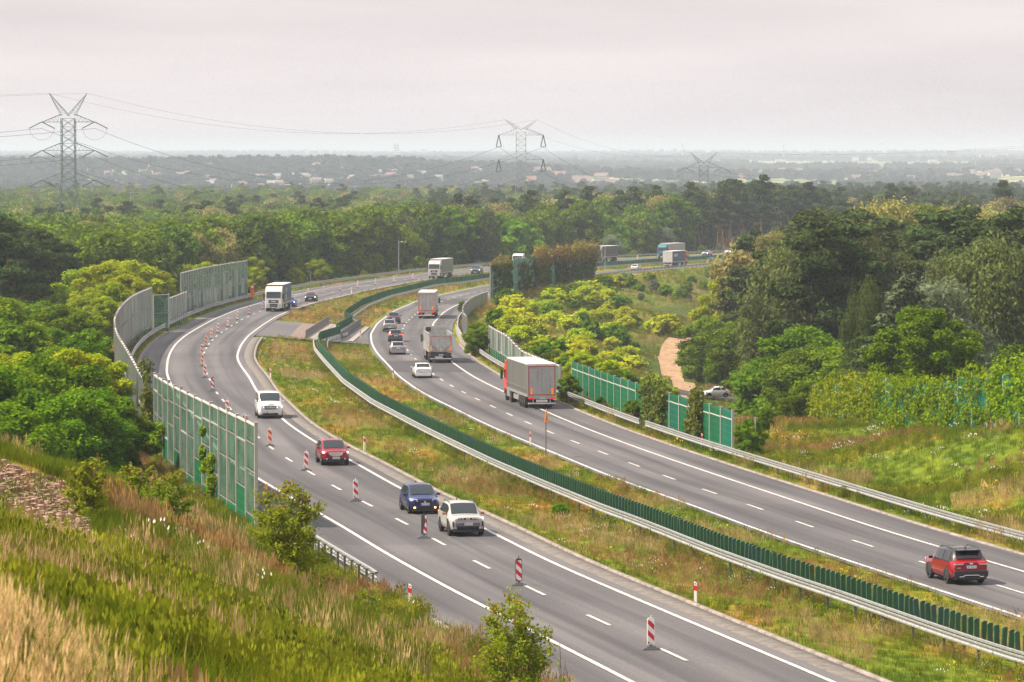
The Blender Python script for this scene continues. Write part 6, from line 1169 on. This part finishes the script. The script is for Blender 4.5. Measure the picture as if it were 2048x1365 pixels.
for px, Y, pt, lb, h_ in ((952, 436, 655, 'dense dark shrub at the gap in the right hand walls, by the parapet', 0), (955, 445, 640, 'leafy shrub right of the parapet shrub', 0), (925, 600, 600, 'ragged yellow green sapling in front of the bridge wall', 0), (1138, 342, 746, 'round dark bush between the lorry and the green wall', 0), (1265, 312, 795, 'small bush at the foot of the green wall', 0), (1200, 330, 790, 'low bush at the foot of the green wall, near its far end', 0)):
    x, y, z = G(px, pt, Y); plant('robd', x, Y, max(z-gz(x, Y), 1.0), lb, wid=1.1, name='shrub')
for i in range(34):
    y = 760+rnd.random()*230; x = at(XRo, y)+14+rnd.random()*22; plant('wil' if i % 3 == 0 else 'bush', x, y, 1.5+rnd.random()*1.8, 'grey green bush on the far grassy embankment', group='bushes on the far embankment', wid=1.3, parts=False, name='scrub_bush')
for px, Y, s_ in ((1190, 226, 1.0), (1120, 214, .8), (862, 288, .8), (1092, 246, .6)): x = (px-1024)/FPX*Y; plant('bush', x, Y, s_*1.0, {1190: 'flat dark green bush against the median barrier', 1120: 'dark weed clump in the median near the gutter', 862: 'small green weed by the median barrier', 1092: 'little bush in front of the glare screen'}[px], wid=2.2 if px == 1190 else 1.3, z=zM(x, Y)-.2)
# saplings with visible leaves on the near slope
MLs = leafmat('sapling_leaves', (.13, .19, .01), (.32, .36, .025), .45, .1, 6); MLr = leafmat('young_red_leaves', (.25, .12, .03), (.4, .22, .05), .4, .1, 6)
def sapling(H, Rw, n, seed, size=.085):
    r = np.random.RandomState(seed); mb = MB(); tips = []; base = Vector((0, 0, -.3))
    for s in range(7):
        a = s*2.4+r.rand(); top = Vector((math.cos(a)*Rw*.55*r.rand(), math.sin(a)*Rw*.55*r.rand(), H*(.7+.3*r.rand()))); limb(mb, base, top, .035, .008, r, 5, 5)
        for j in range(11):
            t = .12+.85*j/11; b = base.lerp(top, t); aa = r.rand()*6.28; l = Rw*(1.15-t*.85)*(.6+.5*r.rand()); e = b+Vector((math.cos(aa)*l, math.sin(aa)*l, l*(.35+.5*t))); mb.tube(b, e, .009, 4, 0, .003, cap=False); tips.append((b, e))
    P_ = []
    for i in range(n):
        b, e = tips[r.randint(len(tips))]; t = r.rand()**.7; P_.append(np.array(b.lerp(e, .15+.95*t))+r.normal(size=3)*.07*H/3)
    P_ = np.array(P_); nn = r.normal(size=(n, 3))+[0, -.3, .5]; nn /= np.linalg.norm(nn, axis=1)[:, None]; a = np.cross(nn, r.normal(size=(n, 3))); a /= np.linalg.norm(a, axis=1)[:, None]; b = np.cross(nn, a); s = size*(.6+.7*r.rand(n))[:, None]
    v = np.stack([P_-a*s*.6, P_+b*s*.42, P_+a*s*.65, P_-b*s*.42], 1).reshape(-1, 3); f = np.arange(4*n).reshape(n, 4); mi = (P_[:, 2] > H*.8) & (r.rand(n) < .15); return v, f, mi.astype(int), mb
def put_sapling(px, Y, pt, Rw, n, seed, lb, size=.085):
    x, y, zt = G(px, pt, Y); z = gz(x, Y)-.05; H = zt-z; v, f, mi, mb = sapling(H, Rw, n, seed, size); root = thing('sapling', lb, 'young tree', (x, Y, z)); meshobj('crown', v, f, [MLs, MLr], root, mi); mb.build('trunk', M_bark, root)
put_sapling(572, 122, 965, 1.35, 11000, 1, 'bushy young birch in front of the end of the glazed wall'); put_sapling(1030, 110, 1190, 1.4, 11000, 2, 'bushy young birch at the bottom edge in front of the road'); put_sapling(738, 118, 1165, .5, 900, 3, 'thin sapling between the two bushy birches')
put_sapling(175, 112, 905, .8, 2600, 4, 'small shrubby birch above the rubble patch'); put_sapling(335, 128, 945, 1.0, 4200, 5, 'low spreading birch shrub left of the glazed wall'); put_sapling(270, 134, 930, .9, 3000, 6, 'low birch shrub right of the rubble patch'); put_sapling(225, 122, 960, .5, 1000, 7, 'small sapling on the crest beside the rubble')
put_sapling(1120, 96, 1285, .35, 500, 8, 'slender sapling shoots right of the bottom birch'); put_sapling(60, 60, 1165, .45, 900, 9, 'leafy shoot among the blurred golden grass', .07)
# rubble
st = MB(); r = np.random.RandomState(5); M_stone = mat('rubble_stone', (.4, .32, .27), .9, build=noisy((.17, .10, .07), (.36, .235, .165), 3))
def stones(n, px0, px1, Y0, Y1, cond):
    for i in range(n):
        Y = r.uniform(Y0, Y1); px = r.uniform(px0, px1); 
        if not cond(px, Y): continue
        x = (px-1024)/FPX*Y; s = .035+.10*r.rand()**2.5; ca, sa = math.cos(r.rand()*3), math.sin(r.rand()*3); z = gz(x, Y)+s*.3; o = len(st.v)
        for sx_ in (-1, 1):
            for sy_ in (-1, 1):
                for sz_ in (-1, 1): ux, uy = sx_*s*(.4+.6*r.rand()), sy_*s*(.4+.6*r.rand()); st.v.append((x+ux*ca-uy*sa, Y+ux*sa+uy*ca, z+sz_*s*(.35+.5*r.rand())))
        for q in ((0, 1, 3, 2), (4, 6, 7, 5), (0, 4, 5, 1), (2, 3, 7, 6), (0, 2, 6, 4), (1, 5, 7, 3)): st.f.append(tuple(o+a for a in q)); st.m.append(0)
stones(5200, -20, 210, 84, 118, lambda px, Y: px < 135+(118-Y)*4.6); stones(260, 205, 245, 128, 150, lambda px, Y: True)
tag(st.build('rubble', M_stone), 'reddish broken stone spread on the crest at the left edge', 'rubble', kind='stuff')
# ------------------------------------------------------------------ distant houses, towers, church
hw = [mat('render_white', (.42, .415, .41), .8), mat('render_cream', (.38, .34, .30), .8), mat('render_pink', (.33, .30, .29), .8), mat('render_grey', (.3, .3, .31), .8)]; hr = [mat('roof_red', (.16, .11, .10), .8), mat('roof_brown', (.2, .1, .08), .8), mat('roof_grey', (.2, .2, .21), .8)]
hn = [('white', 'cream', 'pinkish', 'grey'), ('red', 'brown', 'grey')]
def house(x, y, L, W, H, wi, ri, rz, label, z=None, flat=False):
    m = MB(); m.box((0, 0, H/2-2), (L, W, H+4), 0)
    if flat: m.box((0, 0, H+.2), (L+.6, W+.6, .4), 1)
    else: m.add([(-L/2-.5, -W/2-.5, H), (L/2+.5, -W/2-.5, H), (L/2+.5, W/2+.5, H), (-L/2-.5, W/2+.5, H), (-L/2-.5, 0, H+W*.42), (L/2+.5, 0, H+W*.42)], [(0, 1, 5, 4), (2, 3, 4, 5), (1, 2, 5), (3, 0, 4), (0, 3, 2, 1)], 1); m.box((L*.2, W*.15, H+W*.4), (.8, .8, 1.6), 0)
    for i in range(int(L/2.5)):
        for k in range(int(H/2.9)): m.box((-L/2+1.6+i*2.5, -W/2-.03, 1.6+k*2.9), (1.1, .06, 1.3), 2)
    o = m.build('house', [hw[wi], hr[ri], M_glass]); o.location = (x, y, (terrain([[x, y]], False)[0] if z is None else z)); o.rotation_euler = (0, 0, rz); return tag(o, label, 'house', 'distant village houses')
hs = sorted([(px, r.uniform(4050, 4900)) for px in list(r.uniform(150, 1000, 58))+list(r.uniform(430, 780, 24))])
for i, (px, Y) in enumerate(hs):
    x = (px-1024)/FPX*Y; wi = r.choice([0, 0, 1, 2, 3]); ri = r.choice([0, 0, 1, 2]); nb = 'near the left pylon' if px < 330 else ('left of the village centre' if px < 480 else ('in the village centre' if px < 760 else 'towards the middle pylon'))
    house(x, Y, r.uniform(6.5, 11), r.uniform(6, 8), r.uniform(3.5, 6), wi, ri, r.uniform(-.5, .5), f'{hn[0][wi]} house with {hn[1][ri]} roof on the hillside {nb}', flat=r.rand() < .18)
for px, Y in [(r.uniform(1060, 1240), r.uniform(4300, 5000)) for _ in range(9)]+[(r.uniform(1440, 2040), r.uniform(5000, 6800)) for _ in range(22)]:
    x = (px-1024)/FPX*Y; wi = r.choice([0, 1, 2]); ri = r.choice([0, 0, 1]); house(x, Y, r.uniform(10, 22), 10, r.uniform(5, 8), wi, ri, r.uniform(-.4, .4), f"{hn[0][wi]} house with {hn[1][ri]} roof on the plain {'right of the middle pylon' if px < 1300 else 'right of the church'}")
def tower(px, Y, ptop, wpx, mt, label, cat='tower block', name='tower_block', cap=None):
    x = (px-1024)/FPX*Y; zt = CZ+(305-ptop)*Y/FPX*1.0+0; zg = terrain([[x, Y]], False)[0]-3; w_ = wpx*Y/FPX; m = MB(); zt = max(zt, zg+12); m.box((0, 0, (zt-zg)/2), (w_, w_*.5+4, zt-zg), 0)
    for i in range(int((zt-zg)/8)): m.box((0, -(w_*.25+2)-.1, 5+i*8), (w_*.9, .3, 2.2), 1)
    if cap: m.box((0, 0, zt-zg+cap[1]/2), (w_*cap[0], w_*cap[0]*.6, cap[1]), 0)
    o = m.build(name, [mt, M_glass]); o.location = (x, Y, zg); return tag(o, label, cat)
tb = mat('block_wall', (.62, .58, .56), .8); tbd = mat('block_dark', (.22, .2, .2), .8); brick = mat('brick_wall', (.42, .17, .1), .9)
for px, Y, pt, w_, lb in ((793, 13000, 287, 11, 'tallest pale tower block on the skyline, right of the village'), (848, 13000, 298, 9, 'squat block on the skyline with a reddish tint'), (662, 13500, 301, 5, 'first of the small skyline blocks above the village'), (676, 13500, 300, 5, 'second small skyline block above the village'), (690, 13500, 300, 5, 'third small skyline block above the village'), (614, 13500, 302, 6, 'lone small skyline block above the hillside wood'), (640, 13500, 302, 5, 'small skyline block left of the row of three'),
                          (1710, 10500, 315, 12, 'white block on the right skyline'), (1738, 10500, 315, 8, 'narrower white block on the right skyline'), (1965, 12000, 309, 14, 'leftmost of three pale blocks at the far right skyline'), (1985, 12000, 309, 13, 'middle of three pale blocks at the far right skyline'), (2008, 12000, 308, 13, 'rightmost of three pale blocks at the far right skyline'), (1150, 12000, 317, 26, 'long low white building on the plain right of the middle pylon'), (1378, 11000, 321, 26, 'long white hall behind the right pylon'), (1560, 9500, 319, 20, 'long pale building left of the church spire line'), (1865, 9800, 322, 18, 'brownish works building near the dark water tower')): tower(px, Y, pt, w_, tb, lb)
tower(1900, 9500, 312, 11, tbd, 'dark water tower like a block on a stem, right skyline', 'water tower', 'water_tower', (1.5, 12)); tower(1945, 9500, 318, 4, tbd, 'thin dark tower beside the water tower', 'tower', 'tower', (.6, 8))
for px, Y, pt, lb in ((1365, 11500, 289, 'tall red and white chimney behind the right pylon'), (1566, 11500, 291, 'thin hazy mast on the right skyline'), (1007, 12000, 291, 'tall hazy chimney by the middle pylon')):
    x = (px-1024)/FPX*Y; zg = terrain([[x, Y]], False)[0]-3; h_ = CZ+(305-pt)*Y/FPX-zg; m = MB()
    for k in range(6): m.tube((0, 0, h_*k/6), (0, 0, h_*(k+1)/6), 3.2-k*.3, 8, k % 2)
    o = m.build('chimney', [tb, brick]); o.location = (x, Y, zg); tag(o, lb, 'chimney')
x = (1496-1024)/FPX*5600; zg = terrain([[x, 5600]], False)[0]-2; root = thing('church', 'brick church with a tall dark spire on the hazy plain at the right', 'church', (x, 5600, zg)); s = 5600/FPX; hb_ = CZ-48*s-zg; MB().box((0, 0, hb_/2), (10*s, 9*s, hb_)).build('tower', brick, root); m = MB(); zz = hb_; m.add([(-5*s, -4.5*s, zz), (5*s, -4.5*s, zz), (5*s, 4.5*s, zz), (-5*s, 4.5*s, zz), (0, 0, zz+22*s)], [(0, 1, 4), (1, 2, 4), (2, 3, 4), (3, 0, 4)]); m.build('spire', hr[2], root); MB().box((-14*s, 2, 4), (22*s, 14, 12)).build('nave', brick, root)
# ------------------------------------------------------------------ power line
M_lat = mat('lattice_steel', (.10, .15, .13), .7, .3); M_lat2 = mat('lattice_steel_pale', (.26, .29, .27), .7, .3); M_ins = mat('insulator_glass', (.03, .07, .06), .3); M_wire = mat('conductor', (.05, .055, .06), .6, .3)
ARMS = []
def pylon(px, Y, ztop, arms, hw_, body, label, mt, susp, rz=0, base=None):
    x = (px-1024)/FPX*Y; zg = gz(x, Y)-1 if base is None else base; root = thing('pylon', label, 'pylon', (x, Y, zg), rz); H = arms[0]-zg; zb3 = arms[2]-zg; b = body/2; tr = .11 if Y < 1400 else .1
    leg = lambda z: b if z > zb3 else b+(zb3-z)*.085
    m = MB(); zs = list(np.arange(0, zb3, 5.2))+list(np.arange(zb3, H+.1, body*.62)); zs[-1] = H
    for sx_ in (-1, 1):
        for sy_ in (-1, 1):
            for a, c in zip(zs[:-1], zs[1:]): m.tube((sx_*leg(a), sy_*leg(a), a), (sx_*leg(c), sy_*leg(c), c), tr*1.25, 4, cap=False)
    for a, c in zip(zs[:-1], zs[1:]):
        la, lc = leg(a), leg(c)
        for s in (-1, 1):
            m.tube((-la, s*la, a), (lc, s*lc, c), tr*.7, 3, cap=False); m.tube((la, s*la, a), (-lc, s*lc, c), tr*.7, 3, cap=False); m.tube((s*la, -la, a), (s*lc, lc, c), tr*.7, 3, cap=False); m.tube((s*la, la, a), (s*lc, -lc, c), tr*.7, 3, cap=False)
            m.tube((-lc, s*lc, c), (lc, s*lc, c), tr*.6, 3, cap=False)
    m.build('lattice_body', mt, root); ends = []
    for za in arms:
        z = za-zg-1.2; m = MB()
        for s in (-1, 1):
            tip = Vector((s*hw_, 0, z)); 
            for sy_ in (-1, 1): m.tube((s*b, sy_*b, z+2.7), tip, tr*.8, 4, cap=False); m.tube((s*b, sy_*b, z), tip, tr*.8, 4, cap=False)
            for k in range(1, 5): t = k/5; p = Vector((s*b, 0, z)).lerp(tip, t); q = Vector((s*b, 0, z+2.7)).lerp(tip, t-.1); m.tube(p, q, tr*.5, 3, cap=False); m.tube(p, Vector((s*b, 0, z+2.7)).lerp(tip, min(t+.1, 1)), tr*.5, 3, cap=False)
        m.build('cross_arm', mt, root)
        for s in (-1, 1):
            q = MB()
            if susp: q.tube((s*hw_, 0, z), (s*hw_-1.0, 0, z-4.6), .22, 6); q.tube((s*hw_, 0, z), (s*hw_+1.0, 0, z-4.6), .22, 6); q.tube((s*hw_-1.2, 0, z-4.8), (s*hw_+1.2, 0, z-4.8), .12, 4); ends.append(Vector((s*hw_, 0, z-4.9)))
            else:
                for d in (-1, 1):
                    q.tube((s*hw_, d*.4-.3, z), (s*hw_+d*4.2, d*1.5, z-2.2), .16, 6); q.tube((s*hw_, d*.4+.3, z), (s*hw_+d*4.2, d*1.5+.6, z-2.2), .16, 6)
                pp_ = [Vector((s*hw_+4.2*math.cos(t), 0, z-2.2-4.0*math.sin(t))) for t in np.linspace(0, math.pi, 9)]
                for a, c in zip(pp_[:-1], pp_[1:]): q.tube(a, c, .05, 3, cap=False)
                ends.append(Vector((s*hw_, 0, z-2.2)))
            q.build('insulator', M_ins, root)
    m = MB(); zt_ = ztop-zg
    for s in (-1, 1):
        tip = Vector((s*hw_*.72, 0, zt_))
        for q in ((-s*b*.2, -b), (-s*b*.2, b), (s*b, -b), (s*b, b)): m.tube((q[0], q[1], H+.8), tip, tr*.8, 4, cap=False)
        for k in range(1, 8):
            t = k/8; p = Vector((-s*b*.2, 0, H+.8)).lerp(tip, t); q = Vector((s*b, 0, H+.8)).lerp(tip, t+.06); m.tube(p, q, tr*.5, 3, cap=False); m.tube(p, Vector((s*b, 0, H+.8)).lerp(tip, t-.06), tr*.5, 3, cap=False)
        ends.append(tip)
    m.build('earth_wire_horn', mt, root); R = Matrix.Rotation(rz, 3, 'Z'); return [R @ e+Vector((x, Y, zg)) for e in ends]
e1 = pylon(138, 1300, 40.3, (31.6, 21.8, 11.6), 9.1, 4.6, 'tall lattice pylon at the left with tension insulators on three arms', M_lat, False, .0)
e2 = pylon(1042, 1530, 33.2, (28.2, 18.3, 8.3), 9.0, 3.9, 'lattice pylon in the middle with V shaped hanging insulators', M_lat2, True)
e3 = pylon(1407, 1820, 20.0, (13.8, 3.4, -7), 8.9, 4.2, 'lattice pylon at the right, mostly sunk behind the pine wood', M_lat, False)
def span(a, b, sag, label, r_=.055):
    o = a[0].copy(); root = thing('power_line', label, 'power cables', tuple(o))
    for i, (p, q) in enumerate(zip(a, b)):
        sg = sag*(.55 if i > 5 else 1); m = MB(); P_ = [p.lerp(q, t)-Vector((0, 0, 4*sg*t*(1-t)))-o for t in np.linspace(0, 1, 29)]; rr = r_*(.5 if i > 5 else 1)
        for u, v_ in zip(P_[:-1], P_[1:]): m.tube(u, v_, rr, 4, cap=False)
        m.build('wire', M_wire, root)
sh = lambda e, dx, dy, dz: [p+Vector((dx, dy, dz)) for p in e]
span(sh(e1, -270, -120, 6), e1, 9, 'cables running off the left edge from the left pylon'); span(e1, e2, 17, 'cables sagging between the left and middle pylons'); span(e2, e3, 13, 'cables sagging between the middle and right pylons'); span(e3, sh(e3, 250, -40, 14), 11, 'cables running off the right edge from the right pylon')
for px, Y, pt, lb in ((265, 1500, 364, 'small grey lattice mast above the wood, right of the left pylon'), (333, 1900, 366, 'faint thin lattice mast further right'), (700, 1900, 370, 'small faint lattice mast above the middle of the wood')):
    x = (px-1024)/FPX*Y; zg = gz(x, Y); zt = CZ-(pt-305)*Y/FPX; h_ = zt-zg; m = MB(); n = 12
    for k in range(n):
        a = h_*k/n; c = h_*(k+1)/n; wa = 1.5*(1-k/n)+.35; wc = 1.5*(1-(k+1)/n)+.35
        for s in (-1, 1): m.tube((s*wa, -wa*.5, a), (s*wc, -wc*.5, c), .09, 4, cap=False); m.tube((s*wa, -wa*.5, a), (-s*wc, -wc*.5, c), .06, 3, cap=False)
    for z, l in ((.96, 3), (.85, 3.6), (.55, 4.5)): m.tube((-l*.35, 0, h_*z), (l, 0, h_*z), .09, 4)
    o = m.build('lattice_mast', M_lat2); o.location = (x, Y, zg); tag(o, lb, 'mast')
# ------------------------------------------------------------------ haze over the plain
hb = MB().box((0, 12950, 0), (16000, 26200, 100)); hz = hb.build('haze', mat('air')); 
hv = np.array([v.co for v in hz.data.vertices]); 
for v in hz.data.vertices: v.co.z = 58 if v.co.z > 0 else -32
tm = MATS['air'].node_tree; tm.nodes.remove(tm.nodes['Principled BSDF']); pv = tm.nodes.new('ShaderNodeVolumePrincipled'); pv.inputs['Color'].default_value = (.60, .68, .83, 1); pv.inputs['Density'].default_value = 1.15e-4; pv.inputs['Anisotropy'].default_value = .1
tm.links.new(pv.outputs[0], tm.nodes['Material Output'].inputs['Volume']); MATS['air'].cycles.homogeneous_volume = True
tag(hz, kind='stuff')
# ------------------------------------------------------------------ tell look-alikes of small groups apart by their place
def _ord(n): return f"{n}{'th' if 10 <= n % 100 <= 20 else {1: 'st', 2: 'nd', 3: 'rd'}.get(n % 10, 'th')}"
_by = {}
for o in S.objects:
    if o.parent is None and o.get('label') and o.get('kind') is None: _by.setdefault(o['label'], []).append(o)
for lb, os_ in _by.items():
    if not 2 <= len(os_) <= 130: continue
    os_.sort(key=lambda o: o.location.x/max(o.location.y, 1))
    for i, o in enumerate(os_):
        if len(os_) > 1: o['label'] = lb.rstrip()+', '+('leftmost' if i == 0 else 'rightmost' if i == len(os_)-1 else _ord(i+1)+' from left')
    if any(len(o['label'].split()) > 16 for o in os_): print('LONG', os_[0]['label'])
